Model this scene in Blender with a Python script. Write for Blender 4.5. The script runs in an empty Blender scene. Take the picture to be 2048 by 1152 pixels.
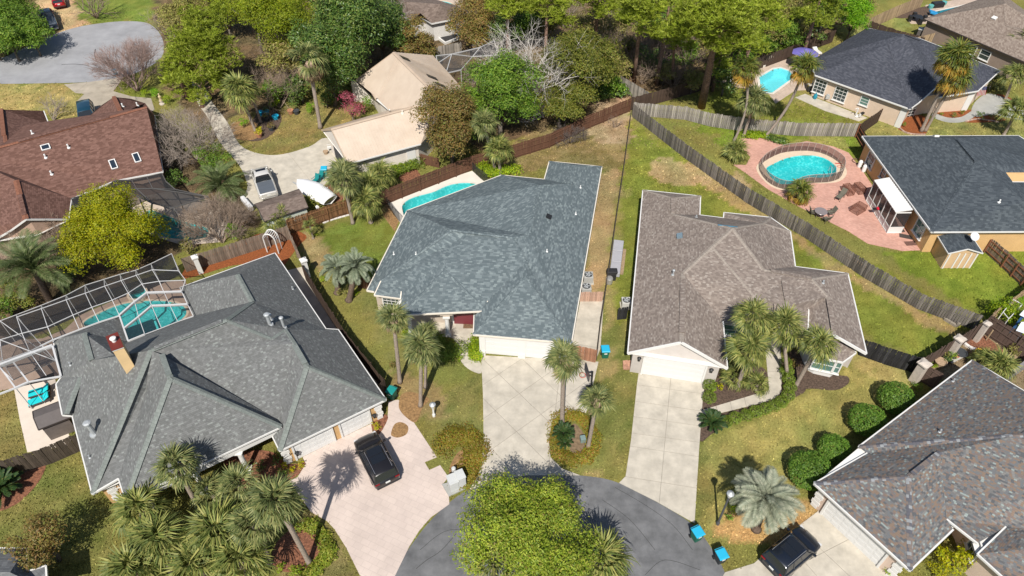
import bpy, math, random
import numpy as np
from mathutils import Vector, Matrix, Quaternion
random.seed(7); rng = np.random.default_rng(7)
sc = bpy.context.scene
C = sc.collection
R = math.radians
# ------------------------------------------------------------------ camera, world, sun
CAM_H, PITCH, FPX = 45.0, R(44.5), 1400.0
cd = bpy.data.cameras.new('camera'); cam = bpy.data.objects.new('camera', cd); C.objects.link(cam)
cam.location = (0, 0, CAM_H); cam.rotation_euler = (R(90) - PITCH, 0, 0)
cd.sensor_width = 36; cd.lens = 36 * FPX / 2048; cd.clip_start = .5; cd.clip_end = 4000
sc.camera = cam
SUN_EL, SUN_AZ = R(50.5), R(8)          # light travels towards +Y, turned 8 degrees to +X
w = bpy.data.worlds.new('World'); sc.world = w; w.use_nodes = True
nt = w.node_tree; nt.nodes.clear()
sky = nt.nodes.new('ShaderNodeTexSky'); sky.sky_type = 'NISHITA'; sky.sun_disc = False
sky.sun_elevation = SUN_EL; sky.sun_rotation = math.pi + SUN_AZ; sky.air_density = 1.0; sky.dust_density = .8
bg = nt.nodes.new('ShaderNodeBackground'); bg.inputs['Strength'].default_value = .085
wo = nt.nodes.new('ShaderNodeOutputWorld')
nt.links.new(sky.outputs[0], bg.inputs[0]); nt.links.new(bg.outputs[0], wo.inputs[0])
sl = bpy.data.lights.new('sun', 'SUN'); sl.energy = 5.0; sl.angle = R(.53); sl.color = (1, .95, .87)
so = bpy.data.objects.new('sun', sl); C.objects.link(so)
ldir = Vector((math.sin(SUN_AZ) * math.cos(SUN_EL), math.cos(SUN_AZ) * math.cos(SUN_EL), -math.sin(SUN_EL)))
so.rotation_euler = ldir.to_track_quat('-Z', 'Y').to_euler(); so.location = (-20, -60, 80)
sc.view_settings.view_transform = 'Standard'; sc.view_settings.look = 'None'
sc.view_settings.exposure = 0.22; sc.view_settings.gamma = 1
sc.view_settings.use_curve_mapping = False
sc.cycles.max_bounces = 6; sc.cycles.transparent_max_bounces = 24
sc.cycles.caustics_reflective = False; sc.cycles.caustics_refractive = False
# ------------------------------------------------------------------ surveying: a photo point + a height -> a place
CP, SP = math.cos(PITCH), math.sin(PITCH)
def P(px, py, z=0.0):
 x = (px - 1024) / FPX; y = -(py - 576) / FPX
 d = Vector((x, CP + y * SP, -SP + y * CP))
 t = (CAM_H - z) / -d.z
 return Vector((d.x * t, d.y * t, z))
def ray(px, py):
 x = (px - 1024) / FPX; y = -(py - 576) / FPX
 return Vector((0, 0, CAM_H)), Vector((x, CP + y * SP, -SP + y * CP)).normalized()
def to_px(v):
 d = Vector(v) - Vector((0, 0, CAM_H)); dep = d.y * CP - d.z * SP
 return 1024 + FPX * d.x / dep, 576 - FPX * (d.y * SP + d.z * CP) / dep
class T:                                     # a survey sheet: offset and scale of its coordinates
 def __init__(s, ox, oy, k): s.o = (ox, oy, k)
 def __call__(s, x, y, z=0.0): return P(s.o[0] + x / s.o[2], s.o[1] + y / s.o[2], z)
 def px(s, x, y): return s.o[0] + x / s.o[2], s.o[1] + y / s.o[2]
def tile(c, r): return T(512 * c, 384 * r, 3)
FULL = T(0, 0, 1)
# ------------------------------------------------------------------ materials
def mat(name):
 m = bpy.data.materials.new(name); m.use_nodes = True; n = m.node_tree
 return m, n, n.nodes['Principled BSDF']
def N(n, t, **k):
 o = n.nodes.new('ShaderNode' + t)
 for a, b in k.items():
  if a.startswith('i_'):
   key = a[2:]
   o.inputs[int(key) if key.isdigit() else key].default_value = b
  else: setattr(o, a, b)
 return o
def L(n, a, b): n.links.new(a, b)
def c4(c): return (c[0], c[1], c[2], 1)
def ramp(n, stops, interp='LINEAR'):
 r = N(n, 'ValToRGB'); cr = r.color_ramp; cr.interpolation = interp
 while len(cr.elements) < len(stops): cr.elements.new(.5)
 for e, (p, c) in zip(cr.elements, stops): e.position = p; e.color = c4(c)
 return r
def mul(c, k): return tuple(min(1, max(0, a * k)) for a in c)
def noisy(name, col, var=.25, scale=2.0, rough=.8, bump=.0, bscale=30., col2=None, metal=0., spec=.3, objvar=0., detail=6.):
 m, n, b = mat(name)
 co = N(n, 'TexCoord')
 t = N(n, 'TexNoise', i_Scale=scale, i_Detail=detail, i_Roughness=.65); L(n, co.outputs['Object'], t.inputs['Vector'])
 rp = ramp(n, [(.3, mul(col, 1 - var)), (.7, mul(col2 or col, 1 + var))]); L(n, t.outputs['Fac'], rp.inputs[0])
 out = rp.outputs[0]
 if objvar:
  oi = N(n, 'ObjectInfo'); mr = N(n, 'MapRange', i_3=1 - objvar, i_4=1 + objvar); L(n, oi.outputs['Random'], mr.inputs[0])
  h = N(n, 'HueSaturation'); L(n, out, h.inputs['Color']); L(n, mr.outputs[0], h.inputs['Value']); out = h.outputs[0]
 L(n, out, b.inputs['Base Color'])
 b.inputs['Roughness'].default_value = rough; b.inputs['Metallic'].default_value = metal
 b.inputs['Specular IOR Level'].default_value = spec
 if bump:
  t2 = N(n, 'TexNoise', i_Scale=bscale, i_Detail=4.); L(n, co.outputs['Object'], t2.inputs['Vector'])
  bp = N(n, 'Bump', i_Strength=bump, i_Distance=.05); L(n, t2.outputs['Fac'], bp.inputs['Height']); L(n, bp.outputs[0], b.inputs['Normal'])
 return m
def shingle(name, stops, tw=.30, th=.145, seed=0., patch=.12):
 m, n, b = mat(name)
 uv = N(n, 'UVMap'); sp = N(n, 'SeparateXYZ'); L(n, uv.outputs[0], sp.inputs[0])
 def M(op, a, bb=None, c=None):
  o = N(n, 'Math', operation=op)
  for i, v in enumerate((a, bb, c)):
   if v is None: continue
   if isinstance(v, (int, float)): o.inputs[i].default_value = v
   else: L(n, v, o.inputs[i])
  return o.outputs[0]
 v = M('DIVIDE', sp.outputs[1], th); row = M('FLOOR', v)
 wn = N(n, 'TexWhiteNoise', noise_dimensions='1D'); L(n, M('ADD', row, seed), wn.inputs['W'])
 u = M('ADD', M('DIVIDE', sp.outputs[0], tw), M('MULTIPLY', wn.outputs[0], 7.3)); cell = M('FLOOR', u)
 cx = N(n, 'CombineXYZ'); L(n, cell, cx.inputs[0]); L(n, row, cx.inputs[1]); cx.inputs[2].default_value = seed
 wn2 = N(n, 'TexWhiteNoise', noise_dimensions='3D'); L(n, cx.outputs[0], wn2.inputs['Vector'])
 rp = ramp(n, stops, 'CONSTANT' if len(stops) > 3 else 'LINEAR'); L(n, wn2.outputs[0], rp.inputs[0])
 co = N(n, 'TexCoord'); st = N(n, 'CombineXYZ'); L(n, M('MULTIPLY', sp.outputs[0], 1.5), st.inputs[0]); L(n, M('MULTIPLY', sp.outputs[1], .22), st.inputs[1])
 t = N(n, 'TexNoise', i_Scale=.8, i_Detail=6., i_Roughness=.65); L(n, st.outputs[0], t.inputs['Vector'])
 g = N(n, 'TexNoise', i_Scale=14., i_Detail=3.); L(n, co.outputs['Object'], g.inputs['Vector'])
 val = M('MULTIPLY', M('MULTIPLY_ADD', t.outputs['Fac'], patch * 3, 1 - patch * 1.5), M('MULTIPLY_ADD', g.outputs['Fac'], .24, .88))
 fr = M('FRACT', v); butt_shade = M('LESS_THAN', fr, .14)  # shadow line under each shingle course, put into the colour
 fu = M('FRACT', u); gap = M('LESS_THAN', fu, .05)
 val = M('MULTIPLY', val, M('SUBTRACT', 1.0, M('MULTIPLY', M('MAXIMUM', butt_shade, gap), .16)))
 h = N(n, 'HueSaturation'); L(n, rp.outputs[0], h.inputs['Color']); L(n, val, h.inputs['Value']); L(n, h.outputs[0], b.inputs['Base Color'])
 hgt = M('ADD', M('SUBTRACT', 1.0, fr), M('MULTIPLY', wn2.outputs[0], .5))
 bp = N(n, 'Bump', i_Strength=.55, i_Distance=.012); L(n, hgt, bp.inputs['Height']); L(n, bp.outputs[0], b.inputs['Normal'])
 b.inputs['Roughness'].default_value = .9; b.inputs['Specular IOR Level'].default_value = .2
 return m
def leafmat(name, stops, trans=.35, rough=.55):
 m, n, b = mat(name)
 g = N(n, 'NewGeometry'); oi = N(n, 'ObjectInfo')
 rp = ramp(n, stops); L(n, g.outputs['Random Per Island'], rp.inputs[0])
 co = N(n, 'TexCoord'); t = N(n, 'TexNoise', i_Scale=.55, i_Detail=3.); L(n, co.outputs['Object'], t.inputs['Vector'])
 mr = N(n, 'MapRange', i_1=.3, i_2=.7, i_3=.72, i_4=1.28); L(n, t.outputs['Fac'], mr.inputs[0])
 mr2 = N(n, 'MapRange', i_3=.88, i_4=1.12); L(n, oi.outputs['Random'], mr2.inputs[0])
 mm = N(n, 'Math', operation='MULTIPLY'); L(n, mr.outputs[0], mm.inputs[0]); L(n, mr2.outputs[0], mm.inputs[1])
 h = N(n, 'HueSaturation'); L(n, rp.outputs[0], h.inputs['Color']); L(n, mm.outputs[0], h.inputs['Value'])
 L(n, h.outputs[0], b.inputs['Base Color']); b.inputs['Roughness'].default_value = rough
 b.inputs['Specular IOR Level'].default_value = .35
 tr = N(n, 'BsdfTranslucent'); L(n, h.outputs[0], tr.inputs[0])
 mx = N(n, 'MixShader', i_0=trans); L(n, b.outputs[0], mx.inputs[1]); L(n, tr.outputs[0], mx.inputs[2])
 L(n, mx.outputs[0], n.nodes['Material Output'].inputs[0])
 return m
def plain(name, col, rough=.6, metal=0., spec=.4, coat=0.):
 m, n, b = mat(name); b.inputs['Base Color'].default_value = c4(col); b.inputs['Roughness'].default_value = rough
 b.inputs['Metallic'].default_value = metal; b.inputs['Specular IOR Level'].default_value = spec
 b.inputs['Coat Weight'].default_value = coat; b.inputs['Coat Roughness'].default_value = .04
 return m
def screenmat(name, col, alpha):
 m, n, b = mat(name); b.inputs['Base Color'].default_value = c4(col); b.inputs['Roughness'].default_value = .9
 tr = N(n, 'BsdfTransparent'); mx = N(n, 'MixShader', i_0=alpha)
 L(n, tr.outputs[0], mx.inputs[1]); L(n, b.outputs[0], mx.inputs[2]); L(n, mx.outputs[0], n.nodes['Material Output'].inputs[0])
 return m
def watermat(name, tint, ripple=6.):
 m, n, b = mat(name); n.nodes.remove(b)
 tr = N(n, 'BsdfTransparent', i_Color=c4(tint)); gl = N(n, 'BsdfGlossy', i_Roughness=.03)
 fr = N(n, 'Fresnel', i_IOR=1.33); mx = N(n, 'MixShader')
 co = N(n, 'TexCoord'); t = N(n, 'TexNoise', i_Scale=ripple, i_Detail=3.); L(n, co.outputs['Object'], t.inputs['Vector'])
 bp = N(n, 'Bump', i_Strength=.35, i_Distance=.12); L(n, t.outputs['Fac'], bp.inputs['Height'])
 L(n, bp.outputs[0], gl.inputs['Normal']); L(n, bp.outputs[0], fr.inputs['Normal'])
 L(n, fr.outputs[0], mx.inputs[0]); L(n, tr.outputs[0], mx.inputs[1]); L(n, gl.outputs[0], mx.inputs[2])
 L(n, mx.outputs[0], n.nodes['Material Output'].inputs[0])
 return m
# ------------------------------------------------------------------ mesh building
def basis(o):
 p = Vector((0, 0, 0))
 while o is not None: p += o.location; o = o.parent
 return p
class MB:
 def __init__(s): s.v = []; s.f = []; s.mi = []; s.cm = 0
 def add(s, vs, fs):
  k = len(s.v); s.v.extend(tuple(a) for a in vs); s.f.extend(tuple(i + k for i in f) for f in fs); s.mi.extend([s.cm] * len(fs)); return s
 def box(s, c, d, rz=0., M=None):
  hx, hy, hz = d[0] / 2, d[1] / 2, d[2] / 2
  vs = [Vector((x, y, z)) for z in (-hz, hz) for x, y in ((-hx, -hy), (hx, -hy), (hx, hy), (-hx, hy))]
  m = Matrix.Translation(Vector(c)) @ Matrix.Rotation(rz, 4, 'Z')
  if M is not None: m = Matrix.Translation(Vector(c)) @ M.to_4x4()
  return s.add([m @ a for a in vs], [(3, 2, 1, 0), (4, 5, 6, 7), (0, 1, 5, 4), (1, 2, 6, 5), (2, 3, 7, 6), (3, 0, 4, 7)])
 def bar(s, a, b, wd, ht, up=(0, 0, 1)):
  a = Vector(a); b = Vector(b); d = b - a; ln = d.length
  if ln < 1e-5: return s
  x = d / ln; y = Vector(up).cross(x)
  if y.length < 1e-4: y = Vector((0, 1, 0)).cross(x)
  y.normalize(); z = x.cross(y)
  return s.box((a + b) / 2, (ln, wd, ht), M=Matrix((x, y, z)).transposed())
 def tube(s, pts, rad, n=8, cap=True):
  pts = [Vector(p) for p in pts]; rad = [rad] * len(pts) if isinstance(rad, (int, float)) else rad
  k = len(s.v); prev = None; vs = []
  for i, p in enumerate(pts):
   t = (pts[min(i + 1, len(pts) - 1)] - pts[max(i - 1, 0)])
   if t.length < 1e-6: t = Vector((0, 0, 1))
   t.normalize()
   u = Vector((1, 0, 0)) if prev is None and abs(t.x) < .8 else (Vector((0, 1, 0)) if prev is None else prev)
   u = u - t * u.dot(t); u.normalize(); prev = u; q = t.cross(u)
   for j in range(n):
    an = 2 * math.pi * j / n; vs.append(p + (u * math.cos(an) + q * math.sin(an)) * rad[i])
  fs = []
  for i in range(len(pts) - 1):
   for j in range(n): fs.append((i * n + j, i * n + (j + 1) % n, (i + 1) * n + (j + 1) % n, (i + 1) * n + j))
  if cap: fs.append(tuple(range(n - 1, -1, -1))); fs.append(tuple((len(pts) - 1) * n + j for j in range(n)))
  return s.add(vs, fs)
 def lathe(s, c, prof, n=16):
  c = Vector(c); vs = []
  for r, z in prof:
   for j in range(n):
    an = 2 * math.pi * j / n; vs.append(c + Vector((r * math.cos(an), r * math.sin(an), z)))
  fs = []
  for i in range(len(prof) - 1):
   for j in range(n): fs.append((i * n + j, i * n + (j + 1) % n, (i + 1) * n + (j + 1) % n, (i + 1) * n + j))
  fs.append(tuple(range(n - 1, -1, -1))); fs.append(tuple((len(prof) - 1) * n + j for j in range(n)))
  return s.add(vs, fs)
 def prism(s, poly, z0, z1):
  n = len(poly)
  if area(poly) < 0: poly = poly[::-1]
  vs = [(p[0], p[1], z0) for p in poly] + [(p[0], p[1], z1) for p in poly]
  return s.add(vs, [tuple(range(n - 1, -1, -1)), tuple(range(n, 2 * n))] + [(i, (i + 1) % n, n + (i + 1) % n, n + i) for i in range(n)])
 def build(s, name, m, parent=None, world=True, uv=None, smooth=False, bevel=0.):
  me = bpy.data.meshes.new(name)
  off = basis(parent) if (parent is not None and world) else Vector((0, 0, 0))
  me.from_pydata([(a[0] - off.x, a[1] - off.y, a[2] - off.z) for a in s.v], [], s.f)
  for q in (m if isinstance(m, (list, tuple)) else [m]): me.materials.append(q)
  if isinstance(m, (list, tuple)): me.polygons.foreach_set('material_index', s.mi)
  if uv is not None:
   lay = me.uv_layers.new(name='UVMap')
   for p in me.polygons:
    for li in p.loop_indices: lay.data[li].uv = uv(p, me.vertices[me.loops[li].vertex_index].co)
  if smooth: me.polygons.foreach_set('use_smooth', [True] * len(me.polygons))
  o = bpy.data.objects.new(name, me); C.objects.link(o)
  if bevel:
   bv = o.modifiers.new('bevel', 'BEVEL'); bv.width = bevel; bv.segments = 2; bv.limit_method = 'ANGLE'
  if parent is not None: o.parent = parent
  return o
def area(p): return sum(p[i][0] * p[(i + 1) % len(p)][1] - p[(i + 1) % len(p)][0] * p[i][1] for i in range(len(p))) / 2
def slope_uv(p, co):
 n = p.normal; u = Vector((0, 0, 1)).cross(n)
 if u.length < 1e-3: return (co.x, co.y)
 u.normalize(); v = n.cross(u); return (co.dot(u), co.dot(v))
def tag(o, label=None, cat=None, group=None, kind=None):
 for k, v in (('label', label), ('category', cat), ('group', group), ('kind', kind)):
  if v: o[k] = v
 return o
def empty(name, loc, label=None, cat=None, group=None, rz=0.):
 o = bpy.data.objects.new(name, None); C.objects.link(o); o.location = loc; o.rotation_euler = (0, 0, rz); o.empty_display_size = .3
 return tag(o, label, cat, group)
def copy_tree(o, parent=None):
 c = o.copy(); C.objects.link(c); c.parent = parent
 for ch in list(o.children): copy_tree(ch, c)
 return c
def spline(pts, k=8, closed=True):
 pts = [Vector(p) for p in pts]; n = len(pts); out = []
 rg = range(n) if closed else range(n - 1)
 for i in rg:
  g = (lambda j: pts[j % n]) if closed else (lambda j: pts[min(max(j, 0), n - 1)])
  a, b, c, d = g(i - 1), g(i), g(i + 1), g(i + 2)
  for j in range(k):
   t = j / k
   out.append(.5 * ((2 * b) + (c - a) * t + (2 * a - 5 * b + 4 * c - d) * t * t + (3 * b - a - 3 * c + d) * t ** 3))
 if not closed: out.append(pts[-1])
 return out
def inset(poly, d):
 if area(poly) < 0: poly = poly[::-1]
 n = len(poly); out = []
 for i in range(n):
  a, b, c = Vector(poly[i - 1][:2]), Vector(poly[i][:2]), Vector(poly[(i + 1) % n][:2])
  e1 = (b - a).normalized(); e2 = (c - b).normalized()
  n1 = Vector((-e1.y, e1.x)); n2 = Vector((-e2.y, e2.x))
  k = 1 + n1.dot(n2)
  out.append(b + (n1 + n2) * (d / max(k, .35)))
 return out
SHEETS = []
def sheet(name, poly, z, m, label=None, cat=None, thick=.0, kind='structure', parent=None, holes=()):
 from mathutils.geometry import tessellate_polygon
 b = MB()
 def prep(p, ccw):
  p = [Vector((q[0], q[1], 0)) for q in p]
  return p if (area(p) > 0) == ccw else p[::-1]
 if name not in ('soffit', 'slab', 'water', 'coping', 'basin_floor'): SHEETS.append([(p[0], p[1]) for p in poly])
 loops = [prep(poly, True)] + [prep(h, False) for h in holes]
 allp = [p for l in loops for p in l]; n = len(allp)
 vs = [(p.x, p.y, z) for p in allp]; fs = []
 for t in tessellate_polygon(loops):
  a, b_, c_ = (allp[i] for i in t)
  fs.append(tuple(t) if (b_ - a).cross(c_ - a).z > 0 else tuple(reversed(t)))
 if thick:
  vs += [(p.x, p.y, z - thick) for p in allp]; k = 0
  for l in loops:
   for i in range(len(l)):
    a, c_ = k + i, k + (i + 1) % len(l); fs.append((a, n + a, n + c_, c_))
   k += len(l)
 b.add(vs, fs); o = b.build(name, m, parent)
 if parent is None: tag(o, label, cat, kind=kind)
 return o
def clip(poly, a, b):                         # keep what lies left of a->b
 out = []; n = len(poly); d = (b[0] - a[0], b[1] - a[1])
 s = lambda p: d[0] * (p[1] - a[1]) - d[1] * (p[0] - a[0])
 for i in range(n):
  p, q = poly[i], poly[(i + 1) % n]; sp_, sq = s(p), s(q)
  if sp_ >= 0: out.append(p)
  if (sp_ >= 0) != (sq >= 0):
   t = sp_ / (sp_ - sq); out.append((p[0] + (q[0] - p[0]) * t, p[1] + (q[1] - p[1]) * t))
 return out
# value noise
_lat = rng.random((256, 256))
def vnoise(x, y):
 xi = np.floor(x).astype(int); yi = np.floor(y).astype(int); fx = x - xi; fy = y - yi
 fx = fx * fx * (3 - 2 * fx); fy = fy * fy * (3 - 2 * fy)
 g = lambda a, b: _lat[a % 256, b % 256]
 return (g(xi, yi) * (1 - fx) + g(xi + 1, yi) * fx) * (1 - fy) + (g(xi, yi + 1) * (1 - fx) + g(xi + 1, yi + 1) * fx) * fy
def fbm(x, y, o=4):
 s = 0; a = .5
 for i in range(o): s = s + a * vnoise(x * 2 ** i + 17 * i, y * 2 ** i + 31 * i); a *= .5
 return s / (1 - .5 ** o)
# ------------------------------------------------------------------ pools' outlines first: the ground is cut away under them
ZM = T(0, 0, 1)
def pxs(t, pts, z=0.0): return [t(x, y, z) for x, y in pts]
Z6 = T(1440, 260, 5.76); Z5 = T(1440, 60, 5.76); ZA = T(90, 490, 2.1743); ZB = T(720, 310, 2.742); ZC = T(1220, 360, 2.7426)
ZD = T(1680, 240, 3.6); ZE = T(1600, 700, 2.549); ZF = T(1560, 0, 3.973); ZH = T(0, 180, 3.6); ZI = T(600, 80, 3.6); Z8 = T(0, 0, 5.689)
ZL = T(0, 500, 3.84); ZQ = T(540, 820, 6.777); ZR = T(1840, 560, 5.236); ZW = T(930, 590, 5.76); ZS = T(480, 300, 5.235)
pool_D = spline(pxs(Z6, [(530, 460), (620, 390), (790, 320), (1000, 293), (1180, 320), (1300, 390), (1345, 470), (1290, 535), (1150, 552), (1010, 550), (900, 590), (760, 630), (640, 600)]), 5)
pool_B = spline(pxs(ZB, [(232, 300), (245, 262), (300, 232), (400, 205), (480, 170), (560, 155), (640, 162), (690, 200), (640, 290), (520, 350), (380, 400), (270, 380)]), 5)
pool_A = spline(pxs(ZL, [(655, 590), (660, 545), (760, 490), (900, 430), (1050, 400), (1200, 392), (1330, 405), (1415, 440), (1428, 500), (1340, 570), (1180, 640), (1050, 690), (940, 700), (800, 690)]), 4)
spa_A = spline(pxs(ZL, [(1003, 355), (1020, 325), (1070, 305), (1115, 315), (1128, 350), (1100, 385), (1050, 395), (1010, 385)]), 3)
pool_F = pxs(Z5, [(455, 545), (620, 450), (700, 440), (800, 475), (850, 545), (600, 725), (470, 720)])
pool_J = spline(pxs(T(512, 0, 3), [(985, 35), (1000, 12), (1060, 5), (1140, 12), (1190, 35), (1150, 60), (1000, 62)]), 3)
pool_G = pxs(ZF, [(1215, 98), (1525, 30), (1548, 42), (1250, 116)])
pool_H = spline(pxs(tile(0, 1), [(870, 150), (900, 110), (960, 130), (1090, 175), (1200, 205), (1250, 225), (1230, 275), (1120, 285), (960, 260)]), 4)
POOLS = [pool_D, pool_B, pool_A, spa_A, pool_F, pool_J, pool_G, pool_H]
def inside(px, py, poly):
 res = np.zeros(px.shape, bool); n = len(poly)
 for i in range(n):
  x1, y1 = poly[i][0], poly[i][1]; x2, y2 = poly[(i + 1) % n][0], poly[(i + 1) % n][1]
  if y1 == y2: continue
  c = ((y1 > py) != (y2 > py)) & (px < (x2 - x1) * (py - y1) / (y2 - y1) + x1); res ^= c
 return res
# ------------------------------------------------------------------ ground: one sheet, with its soil and turf colours mapped over it
GRID = {}
def make_ground():
 xs = np.concatenate([[-1500, -700, -300, -150, -110], np.arange(-90, 90.01, .45), [110, 150, 300, 700, 1500]])
 ys = np.concatenate([[-300, -60, 0, 10], np.arange(15, 122, .45), [130, 150, 200, 350, 800, 2500]])
 X, Y = np.meshgrid(xs, ys); nx, ny = len(xs), len(ys)
 dep = Y * CP + CAM_H * SP; dep = np.maximum(dep, 1)
 PX = 1024 + FPX * X / dep; PY = 576 - FPX * (Y * SP - CAM_H * CP) / dep
 k = np.clip(.9 - (PY / 1152) * .0, .3, 1)
 jx = (fbm(X * .8, Y * .8, 4) - .5) * 46 * k; jy = (fbm(X * .8 + 60, Y * .8 + 90, 4) - .5) * 34 * k
 PX2, PY2 = PX + jx, PY + jy
 n1 = fbm(X * .35 + 5, Y * .35, 5); n2 = fbm(X * 1.6, Y * 1.6 + 50, 4); n3 = fbm(X * .12 + 40, Y * .12, 3)
 col = np.zeros(X.shape + (3,)); col[:] = (.12, .115, .032)
 def zone(poly, a, b=None, dens=1.0, sharp=False):
  m = inside(PX if sharp else PX2, PY if sharp else PY2, poly)
  b = b or a; t = np.clip((n2 - .5) * 1.8 + .5, 0, 1)[..., None]
  cc = np.array(a) * (1 - t) + np.array(b) * t
  mm = (m * dens)[..., None]; col[:] = col * (1 - mm) + cc * mm
 G1, G2 = (.090, .100, .018), (.124, .131, .026)      # mown green turf
 Y1, Y2 = (.15, .135, .045), (.215, .18, .068)      # dormant yellow turf
 S1, S2 = (.19, .135, .07), (.26, .19, .105)         # bare sandy soil
 W1, W2 = (.055, .042, .024), (.12, .085, .045)     # leaf litter of the wood
 zone([(300, -60), (1760, -60), (1700, 60), (1500, 130), (1290, 190), (1180, 235), (960, 300), (880, 250), (700, 120), (430, 280), (330, 180)], W1, W2)
 zone([(-300, -80), (130, -80), (160, 20), (60, 105), (-300, 170)], (.06, .055, .02), (.10, .08, .035))
 zone([(70, -20), (150, -30), (160, 30), (175, 55), (140, 70), (60, 100), (50, 70)], (.26, .175, .095), (.34, .235, .13))
 zone([(135, -20), (300, -20), (300, 45), (250, 45), (175, 50)], (.085, .115, .02), (.12, .14, .03))
 zone([(-200, 168), (130, 168), (160, 195), (155, 235), (90, 235), (-200, 225)], Y1, (.25, .19, .075))
 zone([(228, 172), (245, 158), (300, 180), (290, 205), (250, 195)], G1, G2)
 zone([(430, 250), (520, 220), (640, 200), (740, 220), (660, 270), (600, 300), (530, 305), (480, 285)], (.105, .095, .03), (.16, .125, .045))
 zone([(300, 290), (420, 300), (490, 400), (520, 450), (350, 510), (0, 720), (-200, 600), (-200, 450), (100, 440)], W1, (.10, .07, .04))
 # behind and beside the blue-grey house
 zone([(960, 320), (1080, 260), (1260, 230), (1262, 300), (1225, 520), (1175, 600), (1150, 500), (1200, 335), (1100, 330), (1010, 345)], (.105, .09, .03), (.17, .13, .06))
 zone([(1195, 340), (1240, 340), (1222, 520), (1205, 600), (1165, 590)], S1, (.22, .155, .08), .8)
 zone([(1180, 205), (1262, 195), (1255, 290), (1170, 270)], (.19, .13, .075), (.27, .2, .13), .8)
 zone([(600, 470), (700, 440), (780, 440), (812, 440), (740, 590), (700, 560), (640, 520)], G1, (.10, .122, .026))
 zone([(590, 470), (640, 460), (660, 500), (640, 540), (610, 510)], (.16, .12, .055), (.23, .17, .09), .8)
 zone([(690, 560), (760, 580), (780, 640), (860, 800), (960, 740), (968, 900), (930, 880), (830, 830), (780, 720)], (.09, .095, .028), (.13, .12, .04))
 zone([(780, 740), (880, 770), (900, 840), (820, 830)], (.15, .10, .05), (.2, .15, .07), .75)
 # strip and back lawn of the taupe house
 zone([(1262, 235), (1300, 270), (1500, 395), (1965, 650), (1900, 740), (1845, 730), (1700, 650), (1240, 640), (1215, 560)], G1, G2)
 zone([(1205, 640), (1262, 640), (1262, 720), (1290, 745), (1240, 965), (1165, 945), (1195, 800)], (.085, .095, .024), (.135, .125, .04))
 for q in ([(1310, 325), (1345, 318), (1420, 345), (1410, 372), (1350, 370), (1300, 350)], [(1385, 350), (1450, 335), (1510, 375), (1490, 388), (1420, 380)]):
  zone(q, S1, S2, .8)
 zone([(1385, 322), (1430, 345), (1560, 448), (1755, 565), (1945, 672), (1910, 680), (1730, 580), (1630, 512), (1530, 455), (1430, 385)], S1, (.2, .15, .06), .8)
 zone([(1225, 380), (1255, 380), (1235, 560), (1212, 640), (1205, 600)], S1, (.16, .135, .05), .45)
 for q in ([(1205, 690), (1235, 690), (1228, 740), (1195, 770)], [(1215, 600), (1245, 600), (1232, 650), (1210, 660)], [(1165, 945), (1200, 940), (1215, 970), (1180, 965)]):
  zone(q, (.19, .15, .065), (.24, .17, .08), .6)
 # front lawn of the taupe house
 zone([(1400, 880), (1480, 855), (1600, 790), (1730, 715), (1850, 745), (1800, 800), (1690, 870), (1600, 930), (1560, 1010), (1430, 1100), (1385, 1045)], (.13, .125, .037), (.21, .18, .06))
 zone([(1390, 900), (1420, 890), (1420, 1050), (1400, 1100), (1385, 1040)], (.085, .09, .026), (.11, .10, .03), .7)
 zone([(1570, 1000), (1640, 985), (1650, 1010), (1600, 1060), (1540, 1090), (1480, 1085), (1440, 1060), (1450, 1030)], (.25, .145, .06), (.31, .19, .085), .9)
 zone([(1660, 700), (1740, 690), (1850, 740), (1830, 770), (1760, 760)], (.2, .155, .06), (.24, .185, .075), .7)
 # the dark house's lawns
 zone([(1380, 240), (1420, 190), (1530, 170), (1740, 250), (1730, 290), (1560, 285), (1460, 290)], G1, G2)
 zone([(1380, 240), (1500, 250), (1720, 270), (1730, 320), (1600, 290), (1500, 300), (1440, 285)], (.078, .105, .014), (.115, .14, .022))
 zone([(1600, 160), (1690, 200), (1640, 215), (1560, 205)], Y1, (.19, .16, .055), .6)
 zone([(1580, 280), (1680, 270), (1700, 300), (1600, 300)], (.17, .14, .05), Y2, .5)
 zone([(1760, 505), (1860, 500), (2100, 480), (2100, 590), (1975, 640), (1900, 590)], (.085, .112, .015), (.13, .15, .024))
 zone([(1750, 235), (1850, 250), (2100, 190), (2100, 290), (1740, 275)], (.12, .12, .038), (.17, .15, .05))
 zone([(1660, 60), (1760, 30), (1830, 40), (1800, 62), (1700, 75)], (.125, .135, .04), (.17, .165, .055))
 zone([(1845, 735), (1980, 640), (2060, 690), (2060, 780), (1900, 760)], (.12, .09, .055), (.2, .15, .09))
 # lawns of the green-grey house
 zone([(-200, 800), (60, 780), (60, 900), (0, 930), (-200, 930)], (.12, .105, .035), (.16, .13, .045))
 zone([(-200, 960), (80, 920), (170, 910), (230, 1010), (240, 1200), (-200, 1200)], (.095, .10, .026), (.14, .13, .042))
 zone([(600, 1020), (660, 1040), (720, 1160), (640, 1200), (560, 1180)], (.11, .10, .035), (.15, .12, .05))
 GRID.update(xs=xs, ys=ys)
 v = 1.68 * ((.78 + .44 * n1) * (.84 + .32 * n2) * (.88 + .24 * n3))[..., None]
 hue = (fbm(X * .5 + 90, Y * .5 + 13, 3) - .5)[..., None] * np.array([.35, .0, .15])
 col = col * v * (1 + hue); g_ = col.mean(-1, keepdims=True); col = np.clip(g_ + (col - g_) * 1.02, .004, 1); GRID['col'] = col
 vs = np.stack([X, Y, np.zeros_like(X)], -1).reshape(-1, 3)
 ii = (np.arange(ny - 1)[:, None] * nx + np.arange(nx - 1)[None]).ravel()
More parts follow.
